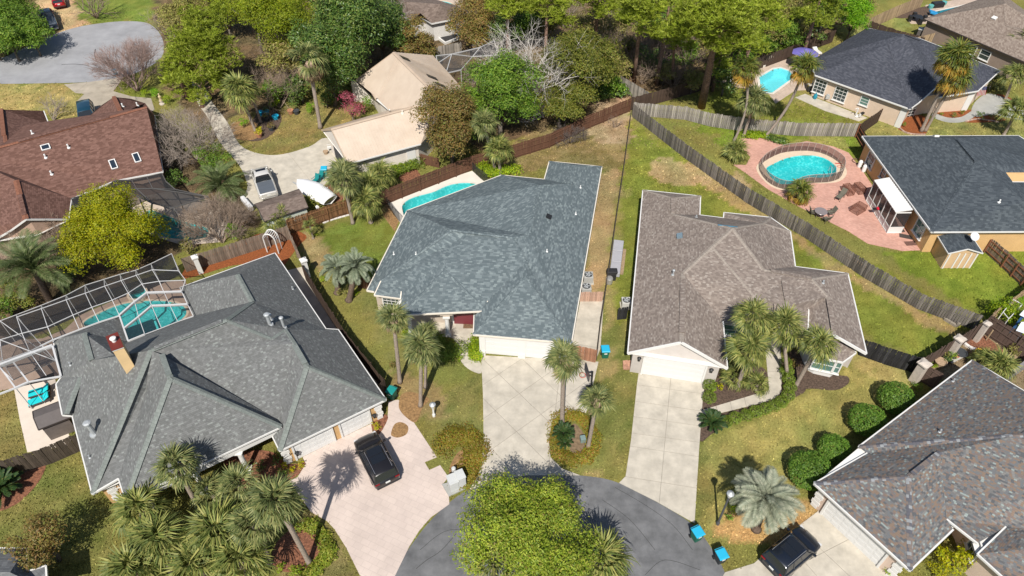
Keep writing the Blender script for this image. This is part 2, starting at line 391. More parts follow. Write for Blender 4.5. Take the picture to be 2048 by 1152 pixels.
 f = np.stack([ii, ii + 1, ii + nx + 1, ii + nx], 1)
 cx = vs[f].mean(1); hole = np.zeros(len(f), bool)
 for q in POOLS: hole |= inside(cx[:, 0], cx[:, 1], inset(q, -.12))
 f = f[~hole]
 me = bpy.data.meshes.new('ground'); me.vertices.add(len(vs)); me.vertices.foreach_set('co', vs.ravel())
 me.loops.add(f.size); me.polygons.add(len(f)); me.loops.foreach_set('vertex_index', f.ravel().astype(np.int32))
 me.polygons.foreach_set('loop_start', np.arange(0, f.size, 4, dtype=np.int32)); me.polygons.foreach_set('loop_total', np.full(len(f), 4, np.int32))
 me.update(); me.validate()
 a = me.color_attributes.new('soil', 'FLOAT_COLOR', 'POINT')
 a.data.foreach_set('color', np.concatenate([col.reshape(-1, 3), np.ones((len(vs), 1))], 1).astype(np.float32).ravel())
 m, n, b = mat('turf')
 at = N(n, 'VertexColor', layer_name='soil'); co = N(n, 'TexCoord')
 t = N(n, 'TexNoise', i_Scale=5.5, i_Detail=8., i_Roughness=.75); L(n, co.outputs['Object'], t.inputs['Vector'])
 mr = N(n, 'MapRange', i_1=.25, i_2=.75, i_3=.6, i_4=1.4); L(n, t.outputs['Fac'], mr.inputs[0])
 h = N(n, 'HueSaturation'); L(n, at.outputs[0], h.inputs['Color']); L(n, mr.outputs[0], h.inputs['Value']); L(n, h.outputs[0], b.inputs['Base Color'])
 t2 = N(n, 'TexNoise', i_Scale=11., i_Detail=6., i_Roughness=.8); L(n, co.outputs['Object'], t2.inputs['Vector'])
 bp = N(n, 'Bump', i_Strength=.8, i_Distance=.12); L(n, t2.outputs['Fac'], bp.inputs['Height']); L(n, bp.outputs[0], b.inputs['Normal'])
 b.inputs['Roughness'].default_value = .95; b.inputs['Specular IOR Level'].default_value = .1
 me.materials.append(m)
 o = bpy.data.objects.new('ground', me); C.objects.link(o); tag(o, kind='structure'); return o
make_ground()
# ------------------------------------------------------------------ surfaces
M_asph = noisy('asphalt', (.135, .137, .142), .3, .7, .9, .5, 60., col2=(.155, .156, .16), detail=9)
M_asph_old = noisy('worn_asphalt', (.285, .285, .295), .16, .35, .9, .4, 40., col2=(.30, .30, .31), detail=9)
M_conc = noisy('concrete', (.461, .420, .351), .2, .9, .9, .2, 30., objvar=.04, detail=9)
M_conc_d = noisy('worn_concrete', (.36, .315, .25), .2, .7, .9, .2, 30., objvar=.05, detail=9)
M_joint = noisy('joint_dirt', (.25, .225, .19), .2, 2., .95)
M_conc_w = noisy('white_pool_deck', (.66, .62, .55), .07, .8, .85, .1, 40.)
M_conc_g = noisy('grey_concrete', (.33, .33, .31), .15, .8, .9, .2, 30., detail=9)
M_mulch_r = noisy('red_mulch', (.15, .06, .035), .55, 7., .95, 1., 30., col2=(.24, .105, .06))
M_mulch_o = noisy('orange_mulch', (0.245, 0.076, 0.024), .4, 6., .95, 1., 30.)
M_mulch_d = noisy('dark_mulch', (.075, .05, .038), .5, 7., .95, 1., 30., col2=(.11, .075, .055))
M_straw = noisy('pine_straw', (.26, .15, .065), .4, 6., .95, 1., 30., col2=(.3, .18, .08))
M_soil = noisy('bare_soil', (.2, .14, .085), .4, 4., .95, .8, 20.)
def pavermat(name, a, b_, mortar, sw, sh, rot=0., stain=.2):
 m, n, b = mat(name); co = N(n, 'TexCoord'); mp = N(n, 'Mapping'); mp.inputs['Rotation'].default_value = (0, 0, rot); L(n, co.outputs['Object'], mp.inputs[0])
 br = N(n, 'TexBrick', i_Color1=c4(a), i_Color2=c4(b_), i_Mortar=c4(mortar)); br.inputs['Scale'].default_value = 1; br.inputs['Mortar Size'].default_value = .012
 br.inputs['Brick Width'].default_value = sw; br.inputs['Row Height'].default_value = sh; L(n, mp.outputs[0], br.inputs[0])
 t = N(n, 'TexNoise', i_Scale=.45, i_Detail=8., i_Roughness=.7); L(n, co.outputs['Object'], t.inputs['Vector'])
 mr = N(n, 'MapRange', i_1=.25, i_2=.75, i_3=1 - stain, i_4=1 + stain); L(n, t.outputs['Fac'], mr.inputs[0])
 h = N(n, 'HueSaturation'); L(n, br.outputs[0], h.inputs['Color']); L(n, mr.outputs[0], h.inputs['Value']); L(n, h.outputs[0], b.inputs['Base Color'])
 bp = N(n, 'Bump', i_Strength=.3, i_Distance=.01); L(n, br.outputs['Fac'], bp.inputs['Height']); bp.invert = True; L(n, bp.outputs[0], b.inputs['Normal'])
 b.inputs['Roughness'].default_value = .9; b.inputs['Specular IOR Level'].default_value = .2; return m
M_pink = pavermat('stamped_pink_concrete', (.562, .470, .416), (.524, .437, .389), (.464, .389, .346), .62, .42, R(25), .14)
M_brickpav = pavermat('pink_brick_paving', (.592, .331, .260), (.467, .245, .189), (.453, .286, .233), .24, .12, R(20), .16)
M_tan_deck = noisy('tan_pool_deck', (.36, .26, .2), .15, 1.5, .9, .1, 30.)
M_tanpav = pavermat('tan_paving', (.52, .41, .33), (.44, .35, .28), (.36, .29, .24), .3, .3, R(12), .16)
t31, t30, t33 = tile(2, 2), tile(1, 2), tile(3, 2)
street = spline(pxs(ZM, [(787, 1152), (830, 1080), (880, 1022), (935, 980), (1000, 957), (1090, 949), (1180, 953), (1240, 967), (1315, 1005), (1386, 1050), (1425, 1100), (1452, 1152), (1480, 1260), (1200, 1330), (760, 1250)]), 6)
sheet('street', street, .012, M_asph)
sheet('worn_street', spline(pxs(Z8, [(-500, 700), (0, 660), (180, 590), (400, 490), (650, 380), (900, 305), (1150, 265), (1350, 245), (1560, 245), (1690, 270), (1790, 345), (1850, 450), (1865, 560), (1830, 660), (1700, 760), (1400, 880), (1000, 935), (400, 950), (0, 955), (-500, 960)]), 5), .012, M_asph_old)
# rolled kerb strip round the near turning circle (worn asphalt lip)
def ribbon(name, pts, wd, z, m, thick=.05, parent=None, **k):
 a, b = [], []
 for i, p in enumerate(pts):
  t = (Vector(pts[min(i + 1, len(pts) - 1)]) - Vector(pts[max(i - 1, 0)])); t.z = 0; t.normalize(); nrm = Vector((-t.y, t.x, 0)) * wd / 2
  a.append(Vector(p) + nrm); b.append(Vector(p) - nrm)
 mb = MB(); n = len(a)
 vs = [(p.x, p.y, z) for p in a] + [(p.x, p.y, z) for p in b] + [(p.x, p.y, z - thick) for p in a] + [(p.x, p.y, z - thick) for p in b]
 fs = []
 for i in range(n - 1): fs += [(n + i, n + i + 1, i + 1, i), (i, i + 1, 2 * n + i + 1, 2 * n + i), (3 * n + i, 3 * n + i + 1, n + i + 1, n + i)]
 fs += [(0, 2 * n, 3 * n, n), (n - 1, 2 * n - 1, 4 * n - 1, 3 * n - 1)]
 mb.add(vs, fs); o = mb.build(name, m, parent)
 if parent is None: tag(o, kind=k.get('kind', 'structure'), label=k.get('label'), cat=k.get('cat'))
 return o
# slabs: a drive is a bed with its cut slabs proud of the joints
def slabs(name, poly, cuts, m, z=.035, gap=.03, bed=None):
 poly = [(p[0], p[1]) for p in poly]
 if area(poly) < 0: poly = poly[::-1]
 bedo = sheet(name, poly, z - .018, bed or M_joint)
 cells = [poly]
 for a, b in cuts:
  nx = []
  d = Vector((b[0] - a[0], b[1] - a[1])).normalized(); nn = Vector((-d.y, d.x)) * gap / 2
  for q in cells:
   l = clip(q, (a[0] + nn.x, a[1] + nn.y), (b[0] + nn.x, b[1] + nn.y)); r = clip(q, (b[0] - nn.x, b[1] - nn.y), (a[0] - nn.x, a[1] - nn.y))
   for s_ in (l, r):
    if len(s_) > 2 and abs(area(s_)) > .01: nx.append(s_)
  cells = nx
 for q in cells:
  o = sheet('slab', q, z, m, thick=.018, parent=bedo)
 return bedo
# drive of the blue-grey house: scored in large diamonds
drvB = pxs(ZM, [(962, 711), (1143, 720), (1197, 724), (1186, 770), (1172, 826), (1150, 822), (1120, 827), (1104, 845), (1098, 880), (1101, 915), (1125, 938), (1160, 951), (1050, 951), (985, 962), (938, 981), (957, 948), (966, 900), (967, 860), (966, 790)])
cutB = [(ZM(a, b), ZM(c, d)) for a, b, c, d in ((965, 718, 1102, 848), (1045, 719, 1113, 784), (967, 798, 1067, 898), (967, 881, 1012, 928), (966, 770, 1039, 721), (967, 838, 1097, 747), (967, 911, 1111, 808), (1118, 760, 1107, 850))]
slabs('driveway', drvB, cutB, M_conc)
slabs('front_path', spline(pxs(tile(1, 1), [(930, 800), (1120, 790), (1298, 800), (1296, 880), (1285, 930), (1300, 1010), (1345, 1020), (1352, 1088), (1290, 1072), (1235, 1025), (1212, 960), (1185, 880), (1080, 868), (940, 860)]), 3), [(tile(1, 1)(1230, 930), tile(1, 1)(1300, 910)), (tile(1, 1)(1235, 1030), tile(1, 1)(1350, 1000)), (tile(1, 1)(1190, 865), tile(1, 1)(1300, 868))], M_conc, z=.036)
# drive of the taupe house
drvC = pxs(ZM, [(1278, 742), (1412, 762), (1406, 790), (1398, 900), (1389, 1047), (1312, 1003), (1238, 966), (1251, 953), (1262, 880), (1274, 768)])
cutC = [(ZM(1343, 740), ZM(1318, 1010))]
for ya, yb in ((801, 821), (832, 851), (892, 913), (954, 977), (866, 884), (768, 786)):
 cutC.append((ZM(1230, ya - 4), ZM(1420, yb + 4)))
slabs('driveway', drvC, cutC, M_conc)
slabs('front_path', pxs(ZM, [(1403, 821), (1470, 801), (1530, 783), (1538, 778), (1533, 726), (1530, 690), (1560, 690), (1564, 740), (1562, 785), (1548, 798), (1520, 807), (1460, 822), (1404, 835)]), [(ZM(x, y - 20), ZM(x + 8, y + 14)) for x, y in ((1430, 825), (1458, 815), (1486, 806), (1514, 797))] + [(ZM(1525, 745), ZM(1570, 742)), (ZM(1525, 715), ZM(1570, 712)), (ZM(1528, 778), ZM(1566, 792))], M_conc)
# pink stamped drive of the green-grey house
drvA = [t30(x, y) for x, y in [(795, 105), (855, 95), (960, 250), (1085, 440), (1012, 470), (1040, 517), (1105, 488), (1155, 560), (1120, 602), (1158, 672), (1160, 722), (1050, 800), (980, 880), (920, 975), (830, 1160), (800, 1260), (660, 1260), (625, 1152), (540, 980), (470, 870), (425, 822), (330, 768), (200, 585), (250, 560), (300, 480), (280, 440), (500, 330), (690, 240), (700, 290), (735, 305), (790, 205)]]
sheet('stamped_driveway', drvA, .03, M_pink, thick=.03)
# drive of the many-coloured house
slabs('driveway', pxs(ZM, [(1642, 1018), (1790, 1152), (1850, 1260), (1380, 1260), (1450, 1145), (1508, 1127), (1560, 1080)]), [(ZM(1540, 1160), ZM(1705, 1075)), (ZM(1640, 1160), ZM(1570, 1080)), (ZM(1600, 1060), ZM(1760, 1210))], M_conc)
# upper left and centre drives
slabs('driveway', pxs(Z8, [(730, 962), (1000, 937), (1400, 882), (1350, 960), (1290, 1040), (1500, 1100), (1720, 1120), (1760, 1250), (1500, 1420), (900, 1400), (880, 1150), (960, 1070), (860, 1060)]), [(Z8(860, 1060), Z8(1300, 1040)), (Z8(880, 1040), Z8(1010, 935))], M_conc_d, bed=M_conc_g)
slabs('driveway', spline(pxs(ZM, [(385, 165), (410, 175), (425, 205), (455, 245), (480, 290), (520, 308), (565, 309), (620, 293), (652, 276), (690, 300), (715, 330), (690, 345), (645, 372), (605, 388), (560, 410), (500, 412), (487, 395), (495, 372), (478, 330), (440, 285), (415, 235), (395, 205)]), 4), [(ZS(510, 40), ZS(740, 330)), (ZM(470, 330), ZM(530, 300))], M_conc, bed=M_conc_d)
sheet('driveway', spline(pxs(ZF, [(1520, 880), (1560, 800), (1650, 745), (1760, 770), (1850, 800), (1960, 860), (1980, 960), (1700, 915), (1560, 930)]), 4), .03, M_conc_g, thick=.03)
sheet('garden_path', spline(pxs(ZF, [(1225, 900), (1330, 935), (1440, 930), (1530, 880), (1560, 900), (1530, 940), (1440, 972), (1320, 970), (1210, 930)]), 4), .031, M_conc_g, thick=.03)
sheet('side_path', pxs(ZM, [(1590, 195), (1610, 188), (1735, 236), (1718, 243), (1650, 222)]), .03, M_conc, thick=.03)
sheet('narrow_side_path', pxs(ZM, [(560, 545), (604, 534), (640, 592), (688, 668), (762, 760), (745, 780), (640, 665)]), .03, M_conc, thick=.03)
slabs('side_slab', pxs(ZW, [(1330, 60), (1600, 60), (1560, 620), (1490, 790), (1220, 740), (1230, 560)]), [(ZW(1300, 570), ZW(1560, 610))], M_conc, z=.028)
sheet('terrace', pxs(ZM, [(28, 775), (108, 745), (125, 830), (145, 890), (55, 905), (40, 840)]), .03, noisy('terrace_concrete', (.62, .54, .46), .08, .8, .9), thick=.03)
# pool decks
sheet('brick_patio', pxs(Z6, [(245, 100), (545, 92), (640, 150), (760, 180), (1000, 130), (1300, 190), (1480, 262), (1660, 500), (1900, 860), (2200, 1170), (2360, 1385), (2100, 1395), (1700, 1310), (1480, 1170), (880, 870), (560, 690), (270, 480), (150, 400), (300, 405), (350, 310), (250, 210)]), .03, M_brickpav, thick=.03, holes=[inset(pool_D, -.1)])
sheet('pool_deck', pxs(ZB, [(150, 262), (330, 180), (615, 88), (685, 150), (900, 200), (640, 420), (280, 430), (215, 365)]), .03, M_conc_w, thick=.03, holes=[inset(pool_B, -.1)])
sheet('dirt_strip', pxs(ZB, [(110, 310), (150, 262), (215, 365), (190, 420)]), .02, M_straw)
sheet('pool_deck', pxs(ZL, [(-200, 860), (0, 660), (130, 690), (330, 680), (500, 610), (620, 500), (900, 380), (1080, 270), (1420, 230), (1500, 420), (1600, 560), (1300, 760), (1000, 900), (600, 980), (480, 980), (120, 1060), (-100, 1100), (-300, 1000)]), .03, M_tan_deck, thick=.03, holes=[inset(pool_A, -.1), inset(spa_A, -.1)])
sheet('pool_deck', pxs(Z5, [(0, 600), (-40, 540), (90, 500), (240, 430), (560, 340), (690, 330), (800, 300), (900, 240), (1180, 280), (1200, 560), (1060, 690), (860, 700), (840, 715), (640, 850), (560, 740), (200, 660)]), .03, M_tanpav, thick=.03, holes=[inset(pool_F, -.1)])
sheet('pool_deck', pxs(T(512, 0, 3), [(900, 20), (960, -30), (1250, -40), (1230, 90), (960, 100)]), .03, M_tanpav, thick=.03, holes=[inset(pool_J, -.1)])
sheet('pool_deck', pxs(ZF, [(1040, 150), (1110, 110), (1160, 40), (1280, 20), (1480, -20), (1620, -10), (1640, 30), (1300, 150), (1180, 190), (1040, 190), (1010, 160)]), .03, M_tanpav, thick=.03, holes=[inset(pool_G, -.1)])
sheet('pool_deck', pxs(tile(0, 1), [(640, -20), (900, -30), (1300, 60), (1380, 140), (1330, 300), (1100, 320), (900, 260), (780, 120)]), .03, noisy('pale_deck', (.5, .42, .35), .15, 1.2), thick=.03, holes=[inset(pool_H, -.1)])
# planting beds
_bz = [0]
def bed(pts, t, m, z=.02, k=4):
 _bz[0] += 1; return sheet('mulch_bed', spline(pxs(t, pts), k), z + .0006 * _bz[0], m, thick=.02)
bed([(90, 1080), (120, 960), (200, 880), (270, 850), (330, 860), (390, 920), (400, 1030), (330, 1090), (200, 1130)], t30, M_mulch_r)
bed([(-20, 600), (60, 570), (150, 520), (240, 480), (278, 478), (250, 560), (190, 640), (100, 720), (0, 765), (-60, 770)], tile(0, 2), M_mulch_r)
bed([(-200, 470), (-40, 400), (100, 410), (170, 470), (240, 480), (300, 470), (270, 530), (180, 590), (60, 620), (-100, 640)], t30, M_mulch_r)
bed([(810, 300), (830, 245), (870, 230), (912, 255), (905, 300), (860, 322), (825, 318)], t30, M_straw, .034)
bed([(695, 235), (760, 185), (793, 205), (740, 303), (705, 285)], t30, M_mulch_r, .036, 3)
bed([(1110, 520), (1130, 440), (1250, 380), (1450, 300), (1560, 250), (1640, 290), (1600, 420), (1400, 440)], tile(0, 1), M_mulch_o)
bed([(0, 330), (50, 250), (130, 200), (300, 260), (250, 330), (140, 480), (120, 480), (40, 360)], tile(1, 1), M_mulch_o)
bed([(1170, 905), (1180, 870), (1240, 855), (1310, 870), (1420, 960), (1430, 970), (1390, 1000), (1280, 970)], tile(3, 1), M_mulch_r)
bed([(1145, 170), (1140, 60), (1160, -60), (1330, -120), (1500, -100), (1540, -20), (1500, 55), (1300, 110)], tile(2, 2), M_mulch_d, .021)
bed([(1130, 345), (1120, 220), (1200, 190), (1440, 130), (1540, 80), (1580, 60), (1700, -80), (1660, -180), (1720, -200), (1780, -60), (1760, 40), (1700, 80), (1560, 160), (1450, 200), (1320, 240), (1200, 300)], tile(2, 2), M_mulch_d, .022)
bed([(90, 1000), (250, 1080), (420, 1100), (480, 1110), (480, 1152), (400, 1190), (250, 1180), (90, 1200), (40, 1120)], tile(3, 1), M_mulch_d)
bed([(1000, 690), (1090, 640), (1200, 660), (1228, 655), (1190, 690), (1120, 715), (1030, 705)], tile(3, 0), M_mulch_o)
bed([(780, 765), (830, 700), (900, 690), (970, 720), (950, 800), (880, 810), (810, 790)], tile(3, 0), M_mulch_o)
bed([(1185, 720), (1290, 680), (1390, 700), (1420, 725), (1300, 735), (1200, 735)], tile(3, 0), M_mulch_o)
bed([(1365, 570), (1410, 570), (1490, 610), (1480, 625), (1400, 600)], tile(3, 0), M_mulch_o)
bed([(0, 690), (60, 640), (150, 690), (130, 770), (40, 840), (-60, 830)], tile(1, 0), M_mulch_d)
bed([(1370, 790), (1400, 740), (1500, 730), (1560, 760), (1540, 830), (1440, 840)], tile(0, 0), M_straw)
bed([(860, 400), (900, 350), (1000, 370), (1100, 430), (1080, 520), (940, 540)], ZS, M_mulch_r)
bed([(860, 1080), (880, 130 + 900), (940, 1000), (990, 1060), (940, 1100)], tile(1, 0), M_mulch_r)
bed([(1160, 550), (1170, 480), (1220, 405), (1280, 400), (1300, 450), (1260, 520), (1220, 580)], t30, M_straw, .021)
bed([(345, 380), (350, 270), (380, 240), (430, 300), (440, 350), (420, 410), (370, 415)], t31, M_soil, .021)
bed([(850, 60), (960, 40), (960, 100), (880, 105), (800, 110), (760, 100), (800, 60)], tile(3, 0), M_mulch_d)
bed([(860, 100), (880, 60), (940, 50), (1040, 90), (1000, 140), (960, 230), (900, 200), (860, 150)], t30, M_straw)
# stains that belong to the asphalt and to the drives
M_crack = plain('joint_filler', (.05, .05, .05), .9)
ribbon('tar_seam', spline(pxs(Z8, [(1085, 560), (1078, 630), (1100, 700)]), 5, False), .14, .016, M_crack, .004)
ribbon('tar_seam', spline(pxs(Z8, [(700, 735), (850, 730), (1000, 745)]), 5, False), .10, .016, M_crack, .004)
for q_ in ([(840, 1100), (900, 1060), (985, 1080), (1060, 1140)], [(1205, 1000), (1260, 1040), (1310, 1100)], [(1230, 975), (1290, 1010), (1345, 1050), (1385, 1100)], [(1290, 1150), (1330, 1120), (1400, 1140)]):
 ribbon('tar_seam', spline(pxs(ZM, q_), 6, False), .03, .016, M_crack, .004)
ribbon('tar_seam', spline(pxs(t30, [(960, 1110), (1020, 1060), (1110, 1000), (1200, 900)]), 5, False), .035, .016, M_crack, .004)
# ------------------------------------------------------------------ pools
M_water = watermat('pool_water', (.66, .97, .98)); M_water_l = watermat('pale_pool_water', (.72, .98, .99))
def basin_mat(name, a, b_):
 m, n, b = mat(name); co = N(n, 'TexCoord'); v = N(n, 'TexVoronoi', i_Scale=3.6); v.feature = 'F1'; L(n, co.outputs['Object'], v.inputs['Vector'])
 t = N(n, 'TexNoise', i_Scale=1.4, i_Detail=4.); L(n, co.outputs['Object'], t.inputs['Vector'])
 rp = ramp(n, [(.2, b_), (.75, a)]); mx = N(n, 'Math', operation='MULTIPLY_ADD', i_1=.6, i_2=.1); L(n, v.outputs[0], mx.inputs[0])
 ad = N(n, 'Math', operation='MULTIPLY_ADD', i_1=.6); L(n, t.outputs['Fac'], ad.inputs[0]); L(n, mx.outputs[0], ad.inputs[2])
 L(n, ad.outputs[0], rp.inputs[0]); L(n, rp.outputs[0], b.inputs['Base Color']); b.inputs['Roughness'].default_value = .6; return m
M_basin = basin_mat('teal_pebble_plaster', (.05, .50, .52), (.36, .80, .79)); M_basin_l = basin_mat('white_pool_liner', (.25, .66, .72), (.32, .72, .77))
M_basin_d = basin_mat('dark_teal_plaster', (.09, .50, .50), (.34, .76, .75))
def pool(name, out, label, coping, bm, wm, cw=.35, depth=1.0, zt=.045, cover=None):
 c = sum((Vector(p) for p in out), Vector()) / len(out)
 r = empty(name, (c.x, c.y, 0), label, 'pool')
 if area(out) < 0: out = out[::-1]
 n = len(out); cop = inset(out, -cw)
 sheet('coping', cop, zt, coping, thick=zt + .1, parent=r, holes=[out])
 mb = MB(); low = inset(out, .25)
 vs = [(p[0], p[1], zt - .01) for p in out] + [(p[0], p[1], -depth) for p in low]
 mb.add(vs, [((i + 1) % n, i, n + i, n + (i + 1) % n) for i in range(n)]); mb.build('basin_wall', bm, r)
 sheet('basin_floor', inset(out, .22), -depth + .003, bm, parent=r)
 sheet('water', inset(out, .004), -.06, wm, parent=r)
 return r
M_cop_tan = noisy('tan_coping', (.60, .48, .36), .1, 2.); M_cop_w = noisy('pale_coping', (.62, .58, .52), .08, 2.); M_cop_b = noisy('dark_tile_coping', (.06, .10, .16), .2, 3.)
pD = pool('swimming_pool', pool_D, 'kidney-shaped turquoise pool ringed by a mesh fence on the pink brick patio', M_cop_tan, M_basin, M_water, 1.05)
pB = pool('swimming_pool', pool_B, 'turquoise pool on a white deck behind the blue-grey roofed house', M_cop_w, M_basin_d, M_water, .28)
pA = pool('swimming_pool', pool_A, 'long turquoise pool under the white-framed screen enclosure', M_cop_tan, M_basin_d, M_water, .2)
sA = pool('spa_pool', spa_A, 'small round spa beside the long pool under the white screen enclosure', M_cop_tan, M_basin_d, M_water, .2, .7, .35)
pF = pool('swimming_pool', pool_F, 'bright pale-blue pool with an angled end beside the beige stucco house', M_cop_w, M_basin_l, M_water_l, .3)
pJ = pool('swimming_pool', pool_J, 'distant turquoise pool behind the white house with a brown roof', M_cop_tan, M_basin, M_water, .3)
pG = pool('lap_pool', pool_G, 'narrow blue lap pool behind the brown roofed house', M_cop_w, plain('blue_liner', (.05, .25, .33), .5), M_water, .25, .9)
pH = pool('swimming_pool', pool_H, 'teal pool under the dark screen enclosure of the red-brown house', M_cop_tan, M_basin_d, M_water, .3)
# ------------------------------------------------------------------ houses
M_white = plain('white_trim_paint', (.66, .65, .625), .5)
M_offwhite = plain('cream_trim_paint', (.70, .64, .55), .55)
M_soffit = plain('soffit_white', (.7, .68, .64), .7)
M_darktrim = plain('dark_bronze_trim', (.05, .04, .035), .5)
M_glass = plain('window_glass', (.03, .045, .05), .08, spec=.8)
M_glass_g = plain('green_tinted_glass', (.10, .19, .17), .1, spec=.8)
M_steel = plain('galvanised_steel', (.42, .44, .45), .5, metal=.3)
M_pvc = plain('white_pvc_pipe', (.75, .75, .73), .4)
M_black = plain('black_metal', (.02, .02, .022), .45)
def stucco(name, c): return noisy(name, c, .07, 1.2, .9, .25, 60.)
SH_B = shingle('blue_grey_shingle', [(0, (0.100, 0.125, 0.134)), (.35, (0.120, 0.146, 0.155)), (.65, (0.154, 0.185, 0.193)), (.9, (0.188, 0.223, 0.227))], .28, .15, 3., .07)
SH_A = shingle('green_grey_shingle', [(0, (0.128, 0.131, 0.128)), (.3, (0.145, 0.148, 0.146)), (.6, (0.163, 0.166, 0.164)), (.9, (0.209, 0.220, 0.212))], .18, .12, 11., .05)
SH_A_cap = shingle('pale_green_cap_shingle', [(0, (.155, .172, .16)), (1, (.195, .215, .20))], .3, .2, 5.)
SH_C = shingle('taupe_shingle', [(0, (0.179, 0.146, 0.126)), (.35, (0.220, 0.181, 0.156)), (.65, (0.250, 0.209, 0.180)), (.9, (0.298, 0.258, 0.226))], .22, .13, 21., .12)
SH_C_cap = shingle('taupe_cap_shingle', [(0, (.24, .205, .175)), (1, (.30, .26, .225))], .3, .2, 5.)
SH_E = shingle('multicolour_shingle', [(0, (.094, .097, .102)), (.16, (.142, .139, .136)), (.36, (.187, .139, .108)), (.58, (.160, .127, .116)), (.70, (.183, .178, .170)), (.82, (.131, .136, .142)), (.94, (.227, .261, .250))], .18, .115, 31., .05)
SH_D = shingle('slate_shingle', [(0, (.044, .054, .064)), (.5, (.058, .07, .082)), (1, (.085, .10, .112))], .3, .15, 41., .06)
SH_F = shingle('charcoal_shingle', [(0, (.045, .049, .062)), (.5, (.06, .064, .080)), (1, (.085, .09, .108))], .3, .15, 51., .06)
SH_G = shingle('brown_grey_shingle', [(0, (.17, .13, .105)), (.5, (.22, .175, .145)), (1, (.28, .23, .19))], .3, .16, 61., .08)
SH_H = shingle('red_brown_shingle', [(0, (.113, .058, .044)), (.5, (.147, .078, .060)), (1, (.196, .108, .085))], .3, .16, 71., .1)
SH_H_cap = shingle('rust_cap_shingle', [(0, (.19, .08, .05)), (1, (.24, .11, .07))], .3, .2, 5.)
SH_J = shingle('weathered_brown_shingle', [(0, (.12, .09, .075)), (1, (.20, .155, .13))], .3, .16, 81., .12)
SH_K = shingle('plain_grey_shingle', [(0, (.12, .125, .13)), (1, (.19, .195, .20))], .3, .15, 91., .12)
M_metal = noisy('beige_metal_roof', (.52, .42, .33), .06, .6, .42, col2=(.54, .45, .36), spec=.4)
class House:
 def __init__(s, name, label, t, eave, verts, z0=2.8, cat='house'):
  s.t = t; s.z0 = z0; s.V = {}
  for k, (x, y, *z) in eave.items(): s.V[k] = t(x, y, z[0] if z else z0)
  for k, v in verts.items():
   x, y = v[:2]
   if len(v) == 3 and not isinstance(v[2], str): s.V[k] = t(x, y, v[2])
   else: s.V[k] = s.rise(x, y, v[2], v[3], v[4])
  c = sum(s.V.values(), Vector()) / len(s.V)
  s.root = empty(name, (c.x, c.y, 0), label, cat); s.walls = []
 def rise(s, x, y, a, b, k):               # height at which the point lies on the plane rising from eave a-b with slope k
  a, b = s.V[a], s.V[b]; d = (b - a); d.z = 0; d.normalize(); nn = Vector((-d.y, d.x, 0))
  f = lambda z: z - a.z - k * abs((s.t(x, y, z) - a).dot(nn))
  lo, hi = a.z, a.z + 8
  for _ in range(50):
   m = (lo + hi) / 2
   if f(m) < 0: lo = m
   else: hi = m
  return s.t(x, y, lo)
 def pt(s, k): return s.V[k]
 def roof(s, faces, m, name='roof'):
  mb = MB()
  from mathutils.geometry import tessellate_polygon
  for f in faces:
   ps = [s.V[k] for k in f]
   if len(ps) == 3: tr = [(0, 1, 2)]
   else: tr = tessellate_polygon([[Vector((p.x, p.y, 0)) for p in ps]])
   # keep near-planar faces whole so the courses run unbroken
   q = []
   for a, b, c in tr:
    if (ps[b] - ps[a]).cross(ps[c] - ps[a]).z < 0: a, c = c, a
    q.append((a, b, c))
   nrm = sum(((ps[b] - ps[a]).cross(ps[c] - ps[a]) for a, b, c in q), Vector()).normalized()
   s_uv = Vector((0, 0, 1)).cross(nrm); s_uv = s_uv.normalized() if s_uv.length > 1e-3 else Vector((1, 0, 0)); v_uv = nrm.cross(s_uv)
   k = len(mb.v); mb.add(ps, q)
   if not hasattr(mb, 'uvs'): mb.uvs = []
   for tri in q: mb.uvs.extend([(ps[i].dot(s_uv), ps[i].dot(v_uv)) for i in tri])
  o = mb.build(name, m, s.root); lay = o.data.uv_layers.new(name='UVMap')
  lay.data.foreach_set('uv', np.array(mb.uvs).ravel()); s.last = o
  return o
 def caps(s, pairs, m, wd=.34, name='ridge_cap', lift=.035):
  for a, b in pairs:
   a = s.V[a] if isinstance(a, str) else a; b = s.V[b] if isinstance(b, str) else b
   d = (b - a); d.z = 0
   if d.length < .1: continue
   nn = Vector((-d.y, d.x, 0)).normalized() * wd / 2
   up = Vector((0, 0, lift)); dn = Vector((0, 0, lift - .06))
   mb = MB(); st = max(1, int((b - a).length / .3)); vs = []
   for i in range(st + 1):
    p = a.lerp(b, i / st); vs += [p + nn + dn, p + up, p - nn + dn]
   fs = []
   for i in range(st): k = 3 * i; fs += [(k, k + 3, k + 4, k + 1), (k + 1, k + 4, k + 5, k + 2)]
   mb.add(vs, fs)
   if nn.length and (Vector(vs[3]) - Vector(vs[0])).cross(Vector(vs[1]) - Vector(vs[0])).z < 0: mb.f = [tuple(reversed(f)) for f in mb.f]
   dd = (b - a).normalized(); nu = nn.normalized()
   off = basis(s.root)
   mb.build(name, m, s.root, uv=lambda p, co: ((co + off).dot(nu) * 2 + 3, (co + off).dot(dd) * .8))
 def vent_strip(s, a, b, m, wd=.36):
  a = s.V[a] if isinstance(a, str) else a; b = s.V[b] if isinstance(b, str) else b
  mb = MB(); mb.bar(a + Vector((0, 0, .07)), b + Vector((0, 0, .07)), wd, .07)
  mb.build('ridge_vent', m, s.root, uv=slope_uv)
 def gutter(s, pairs, m, w=.10, h=.15):
  for a, b in pairs: a, b = s.V[a], s.V[b]; mb = MB(); mb.bar(a - Vector((0, 0, h / 2 - .02)), b - Vector((0, 0, h / 2 - .02)), w, h); mb.build('gutter', m, s.root)
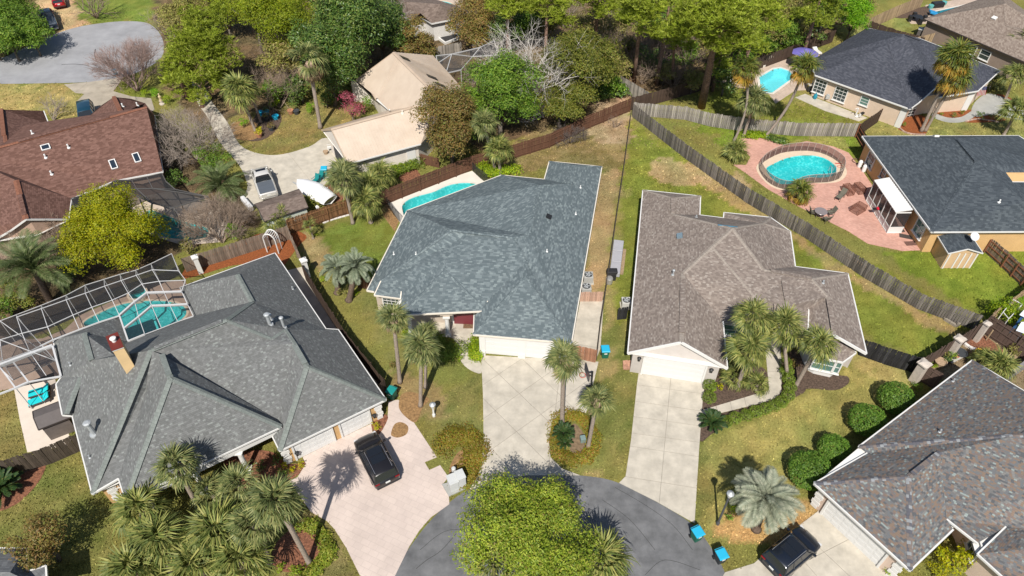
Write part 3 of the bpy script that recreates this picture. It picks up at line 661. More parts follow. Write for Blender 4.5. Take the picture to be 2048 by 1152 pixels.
 def wall(s, keys, m, over=.45, top=None, name='wall', soffit=True, z_bot=0.):
  poly = [(s.V[k].x, s.V[k].y) if isinstance(k, str) else (k.x, k.y) for k in keys]
  zt = (top or s.z0) - .14
  ins = inset(poly, over); mb = MB(); n = len(ins)
  vs = [(p[0], p[1], z_bot) for p in ins] + [(p[0], p[1], zt) for p in ins]
  mb.add(vs, [(i, (i + 1) % n, n + (i + 1) % n, n + i) for i in range(n)])
  mb.build(name, m, s.root)
  if soffit:
   so_ = sheet('soffit', inset(poly, .03), zt, M_soffit, parent=s.root)
  for i in range(n): s.walls.append((Vector((ins[i][0], ins[i][1], z_bot)), Vector((ins[(i + 1) % n][0], ins[(i + 1) % n][1], z_bot)), zt))
  return ins
 def flat(s, pts, m, name='gable_wall'):
  mb = MB(); mb.add(pts, [tuple(range(len(pts)))]); return mb.build(name, m, s.root)
 def hit(s, px, py):
  o, d = ray(px, py); best = None
  for a, b, zt in s.walls:
   e = (b - a).normalized(); nn = Vector((e.y, -e.x, 0))
   if nn.dot(d) >= -1e-4: continue
   t = (a - o).dot(nn) / d.dot(nn); p = o + d * t; u = (p - a).dot(e)
   if -.3 <= u <= (b - a).length + .3 and -1.2 <= p.z <= zt + 1.6 and (best is None or t < best[0]): best = (t, p, e, nn)
  return best
 def panel(s, px, py, w, h, m, name, depth=.06, z=None, out=.0, parent=None):
  r = s.hit(px, py)
  if r is None: print('no wall hit', s.root.name, px, py); return None
  _, p, e, nn = r
  if z is not None: p = Vector((p.x, p.y, z))
  mb = MB(); mb.box(p + nn * (depth / 2 + out), (w, depth, h), M=Matrix((e, -nn, Vector((0, 0, 1)))).transposed())
  return mb.build(name, m, parent or s.root), p, e, nn
 def window(s, px, py, w, h, z=None, cols=1, rows=2, frame=None, glass=None, name='window'):
  r = s.hit(px, py)
  if r is None: print('no wall hit', s.root.name, px, py); return
  _, p, e, nn = r
  if z is not None: p = Vector((p.x, p.y, z))
  up = Vector((0, 0, 1)); mb = MB(); fw = .09
  X = lambda u, v, o=0: p + e * u + up * v + nn * o
  for v in (-h / 2, h / 2): mb.bar(X(-w / 2 - fw / 2, v, .05), X(w / 2 + fw / 2, v, .05), fw, .1, up=nn)
  for u in (-w / 2, w / 2): mb.bar(X(u, -h / 2, .05), X(u, h / 2, .05), fw, .1, up=nn)
  f = mb.build(name, frame or M_white, s.root)
  m2 = MB(); m2.add([X(-w / 2, -h / 2, .02), X(w / 2, -h / 2, .02), X(w / 2, h / 2, .02), X(-w / 2, h / 2, .02)], [(0, 1, 2, 3)]); m2.build('pane', glass or M_glass, f)
  m3 = MB()
  for i in range(1, cols): u = -w / 2 + w * i / cols; m3.bar(X(u, -h / 2, .035), X(u, h / 2, .035), .035, .03, up=nn)
  for i in range(1, rows): v = -h / 2 + h * i / rows; m3.bar(X(-w / 2, v, .037), X(w / 2, v, .037), .05 if i * 2 == rows else .035, .034, up=nn)
  if m3.v: m3.build('glazing_bar', frame or M_white, f)
  m4 = MB(); m4.bar(X(-w / 2 - .12, -h / 2 - .07, .09), X(w / 2 + .12, -h / 2 - .07, .09), .06, .18, up=nn); m4.build('sill', frame or M_white, f)
  return f
 def garage(s, pa, pb, h=2.15, arch=False, zb=.03):
  a = s.hit(*pa); b = s.hit(*pb)
  if a is None or b is None: print('no garage hit'); return
  nn = a[3]; e = a[2]; A = Vector((a[1].x, a[1].y, zb)); B = Vector((b[1].x, b[1].y, zb))
  if (B - A).dot(e) < 0: A, B = B, A
  B = A + e * (B - A).dot(e); wd = (B - A).length; up = Vector((0, 0, 1)); rows = 4; cols = max(4, int(round(wd / .62)))
  root = None
  for r in range(rows):
   mb = MB(); z0, z1 = r * h / rows + .016, (r + 1) * h / rows - .016
   mb.bar(A + up * (z0 + z1) / 2 + nn * .02, B + up * (z0 + z1) / 2 + nn * .02, z1 - z0, .04, up=nn)
   for c in range(cols):
    u0, u1 = (c + .12) / cols * wd, (c + .88) / cols * wd; v0, v1 = z0 + .1, z1 - .1
    mb.bar(A + e * u0 + up * (v0 + v1) / 2 + nn * .045, A + e * u1 + up * (v0 + v1) / 2 + nn * .045, v1 - v0, .014, up=nn)
   if root is None: root = mb.build('garage_door', M_gdoor, s.root);
   else: mb.build('door_panel', M_gdoor, root)
  tb = MB(); f = .14
  for q in (A - e * f / 2, B + e * f / 2): tb.bar(q + nn * .06, q + nn * .06 + up * (h + f / 2), f, .14, up=nn)
  if not arch: tb.bar(A - e * f + up * (h + f / 2) + nn * .06, B + e * f + up * (h + f / 2) + nn * .06, f, .14, up=nn)
  else:
   k = 14
   for i in range(k):
    g = lambda q: A + e * (wd * q / k) + nn * .06 + up * (h - .10 + .34 * math.sin(math.pi * (.15 + .7 * q / k)) - .12)
    tb.bar(g(i), g(i + 1), .22, .14, up=nn)
  tb.build('door_trim', M_white, root)
  return A, B, e, nn
 def pipe(s, px, py, h=.5, r=.06, m=None, face=None, cap=False):
  # stands on the roof: march the ray down on to the roof faces
  o, d = ray(px, py); best = None
  off = basis(s.root)
  for ob in s.root.children:
   if not ob.name.startswith('roof'): continue
   for pl in ob.data.polygons:
    vs = [ob.data.vertices[i].co + off for i in pl.vertices]
    from mathutils.geometry import intersect_ray_tri
    q = intersect_ray_tri(vs[0], vs[1], vs[2], d, o, True)
    if q is not None and (best is None or (q - o).length < best[0]): best = ((q - o).length, q, pl.normal.copy())
  if best is None: return None
  p = best[1]
  if h == 0: return p, best[2]
  mb = MB(); mb.lathe(p - Vector((0, 0, .1)), [(r * 2.2, 0), (r * 2.0, .13), (r * 1.1, .16), (r, .2), (r, h + .1)] + ([(r * 1.7, h + .1), (r * 1.7, h + .2), (r * .9, h + .26)] if cap else []), 10)
  return mb.build('vent_pipe', m or M_steel, s.root, smooth=False)
 def box_vent(s, px, py, w, l, h, m, name='roof_vent'):
  r = s.pipe(px, py, 0)
  if r is None: return
  p, nn = r; x = Vector((0, 0, 1)).cross(nn).normalized(); y = nn.cross(x)
  mb = MB(); mb.box(p + nn * (h / 2), (w, l, h), M=Matrix((x, y, nn)).transposed()); return mb.build(name, m, s.root)
M_gdoor = plain('garage_door_white', (.64, .635, .62), .5)
def lantern(h, px, py, z=None):
 r = h.hit(px, py)
 if not r: return
 _, p, e, nn = r
 mb = MB(); c = p + nn * .22
 mb.bar(p, c + Vector((0, 0, .2)), .04, .04); mb.lathe(c - Vector((0, 0, .25)), [(.03, 0), (.10, .05), (.13, .35), (.17, .37), (.04, .5)], 8)
 mb.build('wall_lantern', M_black, h.root)
def text_on(h, body, px, py, size, m, rot_up=True):
 r = h.hit(px, py)
 if not r: return
 _, p, e, nn = r
 cu = bpy.data.curves.new('house_number', 'FONT'); cu.body = body; cu.size = size; cu.extrude = .008; cu.align_x = 'CENTER'; cu.align_y = 'CENTER'
 tmp = bpy.data.objects.new('tmp', cu); me = bpy.data.meshes.new_from_object(tmp); bpy.data.objects.remove(tmp); me.materials.clear(); me.materials.append(m)
 o = bpy.data.objects.new('house_number', me); C.objects.link(o)
 o.matrix_world = Matrix.Translation(p + nn * .03 - basis(h.root)) @ Matrix((e, Vector((0, 0, 1)), nn)).transposed().to_4x4(); o.parent = h.root
 return o
# ---- blue-grey shingled house in the middle
st_B = stucco('cream_stucco', (.46, .39, .32))
B = House('shingle_house', 'large house under a blue-grey shingle roof with twin white garage doors, middle of the picture', ZB,
 dict(l=(37, 743), l2=(78, 750), w1=(78, 768, 2.8), w2=(222, 787, 2.8), m=(258, 305), a=(775, 110), b=(1010, 133), c=(1038, 34), d=(1327, 63), e=(1160, 1032), f=(622, 985), g=(625, 885),
   p1=(225, 877, 3.15), p2=(697, 855, 3.15)),
 dict(R4=(925, 442, 5.1), R3=(985, 166, 5.2), R2=(1155, 160, 4.1), R1=(1171, 58, 4.1), R5=(838, 452, 5.25), R6=(500, 410, 5.5),
   R7=(910, 582, 4.7), R8=(908, 665, 4.65), S1=(465, 575, 4.6), S2=(466, 632, 4.4), V=(700, 800, 3.45), T1=(598, 432, 5.25), w0=(115, 690, 3.15)), 2.8)
B.V['w3'] = ZB(228, 745, 3.25)
B.V['p0'] = B.V['p1'] + Vector((0, 2.4, .6)); B.V['V2'] = ZB(690, 855, 3.05)
B.roof([('l', 'l2', 'w0', 'R6', 'm'), ('m', 'R6', 'R5', 'R4', 'R3', 'a'), ('a', 'R3', 'R2', 'b'), ('b', 'R2', 'R1', 'c'), ('c', 'R1', 'd'), ('d', 'R1', 'R2', 'R3', 'R4', 'R5', 'R7', 'R8', 'e'),
  ('w1', 'w2', 'w3', 'S1', 'T1', 'R6', 'w0'), ('T1', 'S1', 'S2', 'V', 'R7', 'R5', 'R6'), ('V', 'R7', 'R8', 'f', 'g'), ('f', 'e', 'R8')], SH_B)
B.roof([('p1', 'p2', 'S2'), ('p2', 'V', 'S1', 'S2'), ('p1', 'S2', 'S1', 'w3')], SH_B, 'roof')
B.caps([('R8', 'f'), ('R8', 'e'), ('R7', 'R8'), ('R5', 'R7'), ('R4', 'R3'), ('R3', 'R2'), ('R2', 'R1'), ('R6', 'm'), ('R6', 'R5'), ('R5', 'R4'), ('R6', 'w0'), ('S2', 'p1'), ('S2', 'p2'), ('S2', 'S1'), ('R3', 'a'), ('R1', 'c'), ('R1', 'd')], SH_B)
B.gutter([('l', 'm'), ('m', 'a'), ('a', 'b'), ('b', 'c'), ('c', 'd'), ('d', 'e'), ('e', 'f'), ('f', 'g'), ('l', 'l2'), ('w1', 'w2'), ('p1', 'p2'), ('w0', 'w1'), ('w2', 'w3'), ('p2', 'V')], M_offwhite, .09, .14)
B.wall(['f', 'e', 'd', 'c', 'b', 'a', 'm', 'l', 'l2', 'w1', 'w2', P(800, 642) - Vector((0, .5, 0)), P(975, 650) - Vector((0, .5, 0)), 'g'], st_B, .5)
for a_, b_ in (((972, 711), (1036, 715)), ((1051, 715), (1122, 722))): B.garage(a_, b_, 2.2, arch=True)
for x in (965, 1044, 1133):
 r = B.panel(x, 700, .42, 2.55, M_white, 'pilaster', .16, z=1.28)
 B.panel(x, 700, .55, .5, M_white, 'pilaster_base', .24, z=.26)
text_on(B, '8533', 1043, 690, .22, M_black)
# porch: arched beam on columns
def arch_beam(h, a, b, z, m, spans, ht=.55, th=.3, name='arched_beam'):
 d = (b - a); ln = d.length; e = d.normalized(); mb = MB(); k = 12
 for i in range(spans):
  u0, u1 = ln * i / spans, ln * (i + 1) / spans
  for j in range(k):
   t0, t1 = j / k, (j + 1) / k; g = lambda t: ht * (1 - .75 * math.sin(math.pi * t))
   for (ta, tb) in ((t0, t1),):
    tm = (ta + tb) / 2; hh = g(tm)
    mb.box(a + e * (u0 + (u1 - u0) * tm) + Vector((0, 0, z - hh / 2)), ((u1 - u0) / k + .002, th, hh), math.atan2(e.y, e.x))
 return mb.build(name, m, h.root)
pa_, pb_ = B.V['p1'] + Vector((.5, .45, 0)), B.V['p2'] + Vector((-.3, .45, 0)); pa_.z = pb_.z = 0
arch_beam(B, pa_, pb_, 3.0, st_B, 2, .75)
def column(h, p, z, r=.2, m=None):
 mb = MB(); mb.box(p + Vector((0, 0, .12)), (r * 3, r * 3, .24)); mb.lathe(p, [(r * 1.3, .24), (r, .38), (r * .9, z - .3), (r * 1.25, z - .2), (r * 1.35, z - .1)], 14); mb.box(p + Vector((0, 0, z - .06)), (r * 3, r * 3, .12)); mb.build('porch_column', m or M_white, h.root, bevel=.01)
column(B, pa_, 2.5); column(B, pa_.lerp(pb_, .5), 2.35)
sheet('porch_floor', pxs(tile(1, 1), [(930, 860), (930, 700), (1300, 690), (1300, 870)]), .05, M_conc, thick=.05, parent=B.root)
sheet('soffit', [B.V['p1'] + Vector((.1, .05, 0)), B.V['p2'] + Vector((-.05, .05, 0)), B.V['p2'] + Vector((-.05, 3, 0)), B.V['p1'] + Vector((.1, 3, 0))], 2.96, M_soffit, parent=B.root)
M_reddoor = plain('maroon_door', (.16, .03, .04), .4)
B.panel(927, 630, 1.7, 2.1, M_reddoor, 'front_door', .06, z=1.1)
B.panel(927, 630, 2.1, 2.35, M_white, 'door_frame', .03, z=1.2)
mb = MB(); mb.box(P(512 + 1275/3, 384 + 804/3, .06), (.9, .55, .02)); mb.build('doormat', noisy('coir_mat', (.16, .10, .06), .5, 9.), B.root)
B.window(512 + 815/3, 384 + 670/3, 1.5, 1.4, cols=4, rows=4)
for x, y in ((186, 545), (308, 545), (1183, 325), (1025, 530), (1209, 180)): B.pipe(720 + x / 2.742, 310 + y / 2.742, .28, .05, M_pvc)
B.box_vent(720 + 1034 / 2.742, 310 + 340 / 2.742, .5, .5, .15, M_black)
# ---- green-grey house lower left
st_A = stucco('ochre_stucco', (.54, .34, .155))
A = House('shingle_house', 'sprawling house under a green-grey shingle roof with a tall tan chimney, lower left', ZA,
 dict(A1=(1483, 672), A2=(1020, 895), A3=(985, 825), A4=(1028, 790, 3.35), A5=(350, 1112, 3.0), A6=(320, 1015, 2.9), A7=(205, 1082), A8=(118, 742), A9=(75, 738), A10=(48, 605), A11=(70, 575), A12=(35, 412),
   A13=(325, 308), A14=(362, 418), A15=(645, 308), A16=(587, 185), A17=(1000, 35), A18=(1222, 365), A19=(1275, 368)),
 dict(G1=(835, 128, 'A17', 'A18', .82), G2=(900, 247, 'A17', 'A18', .82), G3=(790, 325, 'A17', 'A18', .82), G5=(985, 405, 'A17', 'A18', .82), G6=(1040, 368, 'A19', 'A1', .82),
   G7=(1082, 430, 'A19', 'A1', .82), G8=(1138, 527, 'A19', 'A1', .82), G4=(460, 458, 7.3), G9=(545, 578, 7.8), G10=(510, 478, 7.45),
   V1=(1012, 760, 3.05), V3=(440, 620, 5.5), H1=(170, 382, 4.4), H2=(203, 502, 4.8), W1=(300, 478, 5.0), J1=(155, 575, 3.5), J2=(92, 735, 3.0)), 2.5)
A.roof([('A17', 'A18', 'G6', 'G5', 'G3', 'G2', 'G1'), ('A18', 'A19', 'G6'), ('A19', 'A1', 'G8', 'G7', 'G6'), ('A16', 'G1', 'G2', 'A15'), ('A16', 'A17', 'G1'), ('A14', 'A15', 'G2', 'G3', 'G4', 'W1'),
  ('G10', 'G4', 'G3', 'G5', 'G6', 'G7', 'V1'), ('G7', 'G8', 'A2', 'A3', 'V1'), ('A2', 'A1', 'G8'), ('A5', 'A4', 'G9'), ('G10', 'V1', 'A4', 'G9'), ('A5', 'G9', 'G10', 'V3', 'A6'), ('A6', 'V3', 'G10', 'G4', 'A7'),
  ('A7', 'G4', 'W1', 'H2', 'J1', 'J2', 'A8'), ('A8', 'J2', 'A9'), ('A9', 'J2', 'J1', 'A10'), ('A10', 'J1', 'A11'), ('A11', 'J1', 'H2', 'H1', 'A12'), ('A13', 'A14', 'W1', 'H2', 'H1'), ('A12', 'H1', 'A13')], SH_A)
A.caps([('G1', 'G2'), ('G2', 'G3'), ('G3', 'G5'), ('G5', 'G6'), ('G7', 'G8'), ('G8', 'A1'), ('G8', 'A2'), ('G4', 'A7'), ('G9', 'A5'), ('G9', 'G10'), ('H1', 'H2'), ('G6', 'G7'), ('J1', 'J2'), ('G9', 'A4'), ('G3', 'G4')], SH_A_cap, .4)
A.vent_strip(A.V['G3'].lerp(A.V['G4'], .06), A.V['G3'].lerp(A.V['G4'], .95), SH_A, .3); A.vent_strip(A.V['G7'].lerp(A.V['G8'], .1), A.V['G7'].lerp(A.V['G8'], .9), SH_A_cap); A.vent_strip('G10', A.V['G9'].lerp(A.V['G10'], .1), SH_A_cap); A.vent_strip(A.V['H1'].lerp(A.V['H2'], .1), 'H2', SH_A_cap)
A.gutter([('A1', 'A2'), ('A2', 'A3'), ('A4', 'A5'), ('A5', 'A6'), ('A6', 'A7'), ('A7', 'A8'), ('A8', 'A9'), ('A9', 'A10'), ('A10', 'A11'), ('A11', 'A12'), ('A12', 'A13'), ('A13', 'A14'), ('A14', 'A15'), ('A15', 'A16'), ('A16', 'A17'), ('A17', 'A18'), ('A18', 'A19'), ('A19', 'A1')], M_white, .1, .15)
A.wall(['A2', 'A1', 'A19', 'A18', 'A17', 'A16', 'A15', 'A14', 'A13', 'A12', 'A11', 'A10', 'A8', 'A7', A.V['A6'], A.V['A5'] + Vector((.3, 3.0, 0)), A.V['A3'] + Vector((.3, 2.5, 0)), 'A3'], st_A, .45)
pa_, pb_ = A.V['A5'] + Vector((.6, .4, 0)), A.V['A4'] + Vector((-.5, .1, 0)); pa_.z = pb_.z = 0
mb = MB(); q1 = pa_.copy(); q2 = pb_.copy(); q1.z = q2.z = 2.65; mb.bar(q1, q2, .3, .35); mb.build('porch_beam', M_white, A.root)
for t_ in (.05, .38, .70): column(A, pa_.lerp(pb_, t_), 2.5, .2)
A.garage((596, 920), (671, 889)); A.garage((688, 878), (742, 850))
def quoins(h, px, py, n=6):
 r = h.hit(px, py)
 if not r: return
 _, p, e, nn = r
 for i in range(n):
  mb = MB(); wd = .62 if i % 2 else .46
  mb.box(Vector((p.x, p.y, .22 + i * .4)) + nn * .03 + e * (0 if i % 2 else .0), (wd, .06, .36), math.atan2(e.y, e.x)); mb.build('quoin', M_white, h.root, bevel=.012)
quoins(A, 579, 926); quoins(A, 759, 829); quoins(A, 228, 985)
text_on(A, '4231', 581, 908, .26, M_black)
lantern(A, 592, 903); lantern(A, 746, 828)
# semicircular wall vent on the left end
r = A.hit(234, 968)
if r:
 _, p, e, nn = r; mb = MB(); p = Vector((p.x, p.y, 1.9)) + nn * .04
 for i in range(12):
  a0, a1 = math.pi * 2 * i / 12, math.pi * 2 * (i + 1) / 12; mb.bar(p + e * .45 * math.cos(a0) + Vector((0, 0, .45 * math.sin(a0))), p + e * .45 * math.cos(a1) + Vector((0, 0, .45 * math.sin(a1))), .07, .07, up=nn)
 for i in range(4): a0 = math.pi * i / 4; q = e * .42 * math.cos(a0) + Vector((0, 0, .42 * math.sin(a0))); mb.bar(p - q, p + q, .03, .04, up=nn)
 mb.build('round_window', M_white, A.root)
# chimney
ZT = tile(0, 1); top = [ZT(632, 867, 8.5), ZT(705, 838, 8.5), ZT(740, 925, 8.5), ZT(668, 950, 8.5)]
poly = [(p.x, p.y) for p in top]; ctr = sum((Vector(p) for p in poly), Vector((0, 0))) / 4
mb = MB(); mb.prism([ctr + (Vector(p) - ctr) * .9 for p in poly], 3.0, 8.4); ch = mb.build('chimney', stucco('tan_chimney_stucco', (.66, .47, .25)), A.root)
M_maroon = plain('maroon_metal_cap', (.15, .028, .02), .4)
mb = MB(); mb.prism(poly, 8.4, 8.5); mb.build('chimney_cap', M_maroon, ch, bevel=.01)
mb = MB(); mb.lathe((ctr.x, ctr.y, 8.5), [(.15, 0), (.15, .22), (.21, .24), (.21, .32), (.08, .38)], 12); mb.build('flue', M_pvc, ch)
mb = MB(); mb.prism([ctr + (Vector(p) - ctr) * .96 for p in poly], 8.3, 8.39); mb.build('chimney_trim', M_white, ch)
for x, y, h_, r_, c_ in ((978, 345, 1.0, .13, 1), (1040, 358, 1.0, .10, 1), (215, 820, 1.2, .16, 1), (112, 522, .3, .06, 0), (1077, 192, .3, .06, 0), (196, 925, .3, .05, 0), (985, 325, .5, .08, 1)):
 A.pipe(90 + x / 2.1743, 490 + y / 2.1743, h_, r_, M_steel, cap=bool(c_))
# ---- taupe house
st_C = stucco('pale_grey_stucco', (.46, .42, .385))
H_ = House('shingle_house', 'house under a streaked taupe shingle roof with a white gabled double garage', ZC,
 dict(C1=(180, 55), C2=(497, 88), C3=(493, 192), C5=(622, 208), C6=(625, 178), C7=(880, 205), C8=(990, 282), C9=(1017, 475), C10=(1305, 512), C11=(1408, 950), C14=(1085, 815, 2.9), C15=(620, 775), C16=(645, 1032), C18=(97, 948), C13=(1100, 812)),
 dict(C17=(393, 888, 'C18', 'C1', .40), C12=(1230, 848, 'C11', 'C10', .40), K1=(345, 98, 'C18', 'C1', .40), K2=(345, 188, 'C18', 'C1', .40), K3=(600, 247, 'C18', 'C1', .40), K4=(672, 265, 'C18', 'C1', .40), K6=(562, 365, 'C18', 'C1', .40), K7=(400, 512, 'C18', 'C1', .40),
   K5=(840, 238, 'C7', 'C6', .42), K8=(842, 492, 4.7), K9=(1105, 542, 'C10', 'C11', .40), K10=(1195, 640, 'C10', 'C11', .40), K12=(952, 556, 4.5), K13=(975, 690, 4.3), K11=(800, 645, 4.0), C19=(1090, 708, 3.2), K14=(860, 800, 3.0)), 2.8)
H_.roof([('C18', 'C17', 'K7', 'K6', 'K4', 'K3', 'K2', 'K1', 'C1'), ('C1', 'K1', 'C2'), ('C2', 'K1', 'K2', 'C3'), ('C3', 'K2', 'K3', 'C5'), ('C5', 'K3', 'K4', 'K5', 'C6'), ('C6', 'K5', 'C7'), ('C7', 'K5', 'C8'), ('K4', 'K8', 'C9', 'C8', 'K5'),
   ('C9', 'K8', 'K9', 'C10'), ('C10', 'K9', 'K10', 'C12', 'C11'), ('C17', 'C16', 'C15', 'K7'), ('K7', 'C15', 'K11', 'K6'), ('K6', 'K11', 'K12', 'K8', 'K4'), ('K8', 'K12', 'K13', 'C19', 'K10', 'K9'), ('K11', 'K14', 'K13', 'K12'), ('C15', 'K14', 'K11'), ('K13', 'K14', 'C14', 'C19'),
   ('C19', 'C14', 'C13', 'C12', 'K10')], SH_C)
H_.caps([('K1', 'K2'), ('K2', 'K3'), ('K3', 'K4'), ('K4', 'K6'), ('K6', 'K7'), ('K4', 'K8'), ('K8', 'K9'), ('K9', 'K10'), ('K9', 'C10'), ('K4', 'K5'), ('K5', 'C8'), ('K5', 'C7'), ('K6', 'K11'), ('K12', 'K13'), ('K1', 'C1'), ('K1', 'C2'), ('K7', 'C17'), ('K10', 'C12')], SH_C_cap, .36)
H_.vent_strip(H_.V['K7'].lerp(H_.V['C17'], .1), H_.V['K7'].lerp(H_.V['C17'], .88), SH_C, .45); H_.vent_strip('K1', H_.V['K1'].lerp(H_.V['K2'], .9), SH_C, .4); H_.vent_strip(H_.V['K8'].lerp(H_.V['K9'], .15), H_.V['K9'], SH_C, .3); H_.vent_strip(H_.V['K10'].lerp(H_.V['C12'], .1), H_.V['K10'].lerp(H_.V['C12'], .9), SH_C, .4); H_.vent_strip('K12', H_.V['K12'].lerp(H_.V['K13'], .8), SH_C, .4)
H_.gutter([('C18', 'C1'), ('C1', 'C2'), ('C2', 'C3'), ('C3', 'C5'), ('C5', 'C6'), ('C6', 'C7'), ('C7', 'C8'), ('C8', 'C9'), ('C9', 'C10'), ('C10', 'C11'), ('C16', 'C15')], M_white, .1, .15)
H_.gutter([('C18', 'C17'), ('C17', 'C16'), ('C11', 'C12'), ('C12', 'C13'), ('C14', 'C19')], M_white, .12, .22)
insC = H_.wall(['C18', 'C16', 'C15', H_.V['K14'], 'C14', 'C13', 'C11', 'C10', 'C9', 'C8', 'C7', 'C6', 'C5', 'C3', 'C2', 'C1'], st_C, .45)
def gable(h, a, b, pk, m, inn=.45, along=.42, zb=None):     # triangular wall under a gable end, set back from the eave
 A_, B_, K_ = h.V[a], h.V[b], h.V[pk]; e = (B_ - A_); e.z = 0; e.normalize(); nn = Vector((e.y, -e.x, 0))
 if nn.y > 0: nn = -nn
 q = [A_ - nn * inn + e * along, B_ - nn * inn - e * along, K_ - nn * inn - Vector((0, 0, .22))]
 q[0].z = q[1].z = (zb or h.z0 - .14);
 return h.flat([q[0], q[1], q[2]], m)
gable(H_, 'C18', 'C16', 'C17', st_C); gable(H_, 'C13', 'C11', 'C12', st_C)
H_.garage((1285, 741), (1403, 760), 2.2)
lantern(H_, 1279, 714); lantern(H_, 1423, 737)
H_.window(1220 + 690 / 2.7426, 360 + 825 / 2.7426, 2.4, 1.3, cols=2, rows=2, glass=M_glass_g)
mb = MB(); mb.box(P(1273, 728, .9) , (.1, .1, .1));
for x, y, h_ in ((345, 520, .45), (1168, 565, .3), (473, 205, .25)): H_.pipe(1220 + x / 2.7426, 360 + y / 2.7426, h_, .07, M_steel, cap=h_ > .4)
H_.box_vent(1220 + 384 / 2.7426, 360 + 310 / 2.7426, .55, .5, .22, plain('blue_grey_vent', (.16, .22, .26), .5))
H_.box_vent(1220 + 645 / 2.7426, 360 + 253 / 2.7426, 1.7, .3, .05, plain('blue_tarp', (.06, .20, .30), .6), 'tarp_patch')
# bay at the right end
bc = pxs(ZC, [(1085, 1040), (1110, 1060), (1215, 1085), (1262, 1060), (1320, 960), (1240, 900)])
bt = [ZC(1105, 985, 2.55), ZC(1275, 1003, 2.55), ZC(1338, 945, 2.55), ZC(1335, 968, 2.55)]
bay = [ZC(1072, 1035, 0), ZC(1112, 1062, 0), ZC(1205, 1083, 0), ZC(1262, 1042, 0)]
bk = [p + Vector((0, 2.2, 0)) for p in (bay[3], bay[0])]
mb = MB(); mb.prism([(p.x, p.y) for p in bay + bk], 0, 2.3); mb.build('bay', M_white, H_.root)
for i in range(3): H_.walls.append((bay[i], bay[i + 1], 2.3))
top_ = [(Vector((p.x, p.y, 2.45)) + (Vector((p.x, p.y, 0)) - (bay[1] + Vector((.7, 1.5, 0)))).normalized() * .45) for p in bay + [bk[0]]]
pk = [H_.V['C12'].copy() + Vector((.3, .2, -.9)), H_.V['C12'] + Vector((-2.2, .2, -1.0))]
for i, p in enumerate(top_): H_.V['t%d' % i] = p
H_.V['ta'] = pk[0]; H_.V['tb'] = pk[1]
H_.roof([('t0', 't1', 'tb'), ('t1', 't2', 'ta', 'tb'), ('t2', 't3', 'ta'), ('t3', 't4', 'ta')], SH_C, 'roof')
H_.gutter([('t0', 't1'), ('t1', 't2'), ('t2', 't3'), ('t3', 't4')], M_white, .1, .16)
H_.window(1220 + 1162 / 2.7426, 360 + 1030 / 2.7426, 1.7, 1.35, z=1.35, cols=1, rows=2, glass=M_glass_g)
H_.window(1220 + 1090 / 2.7426, 360 + 1025 / 2.7426, .6, 1.3, z=1.35, cols=1, rows=2, glass=M_glass_g); H_.window(1220 + 1242 / 2.7426, 360 + 1030 / 2.7426, .5, 1.3, z=1.35, cols=1, rows=2, glass=M_glass_g)
# ---- many-coloured house lower right
st_E = stucco('pink_beige_stucco', (.55, .43, .35))
E_ = House('shingle_house', 'house with a mottled brown, slate and pale green shingle roof, lower right corner', ZE,
 dict(E1=(72, 680), E6=(562, 1125), E7=(782, 915), E2=(300, 492), E4=(878, 52), E8=(748, 862, 3.0), E9=(905, 1040, 2.9), E10=(1050, 900, 3.0), E5=(1500, 420), E11=(1120, 1235, 2.9), E12=(1620, 1500), E3=(343, 525)),
 dict(M1=(555, 645, 4.35), M2=(715, 520, 4.3), X1=(1142, 432, 'E2', 'E4', .45), X2=(1290, 320, 'E2', 'E4', .45), X4=(1580, 640, 5.6), V=(905, 985, 3.0), Y1=(1180, 1010, 3.7), Y2=(1560, 960, 4.2), X3=(1100, 436, 'E2', 'E4', .45)), 2.8)
E_.roof([('E2', 'X3', 'X1', 'X2', 'E4'), ('E2', 'E3', 'M2', 'X3'), ('E1', 'M1', 'M2', 'E3'), ('E1', 'E6', 'M1'), ('E6', 'E7', 'E8', 'M2', 'M1'), ('M2', 'E8', 'V', 'E10', 'Y2', 'X4', 'X1', 'X3'), ('E4', 'X2', 'X4', 'E5'), ('X1', 'X4', 'X2'), ('E9', 'Y1', 'E10'), ('E9', 'E11', 'E12', 'Y2', 'Y1'), ('E10', 'Y1', 'Y2')], SH_E)
SH_E_cap = shingle('grey_brown_cap_shingle', [(0, (.10, .10, .115)), (.35, (.17, .14, .125)), (.7, (.24, .25, .26)), (.9, (.12, .115, .12))], .5, .18, 15.)
E_.caps([('E2', 'X3'), ('X3', 'X1'), ('X1', 'X4'), ('M1', 'E1'), ('M1', 'E6'), ('M1', 'M2'), ('X1', 'X2'), ('X2', 'E4'), ('Y1', 'Y2')], SH_E_cap, .34)
E_.vent_strip(E_.V['M1'].lerp(E_.V['M2'], .1), E_.V['M1'].lerp(E_.V['M2'], .9), SH_E_cap, .3)
E_.gutter([('E1', 'E3'), ('E2', 'E4'), ('E1', 'E6'), ('E6', 'E7'), ('E4', 'E5'), ('E8', 'V'), ('E9', 'E10'), ('E9', 'E11')], M_white, .1, .15)
E_.wall(['E6', 'E7', E_.V['E7'] + Vector((1.2, 1.2, 0)), E_.V['E9'] + Vector((.4, 2.0, 0)), 'E9', 'E11', 'E12', 'E5', 'E4', 'E2', 'E1'], st_E, .5)
E_.garage((1657, 1008), (1765, 1118), 2.15)
quoins(E_, 1640, 990); quoins(E_, 1790, 1140)
E_.window(1600 + 895 / 2.549, 700 + 1005 / 2.549, 1.2, 1.5, cols=3, rows=3, glass=M_glass)
for x, y in ((712, 418), (780, 160)): E_.pipe(1600 + x / 2.549, 700 + y / 2.549, .3, .06, M_steel)
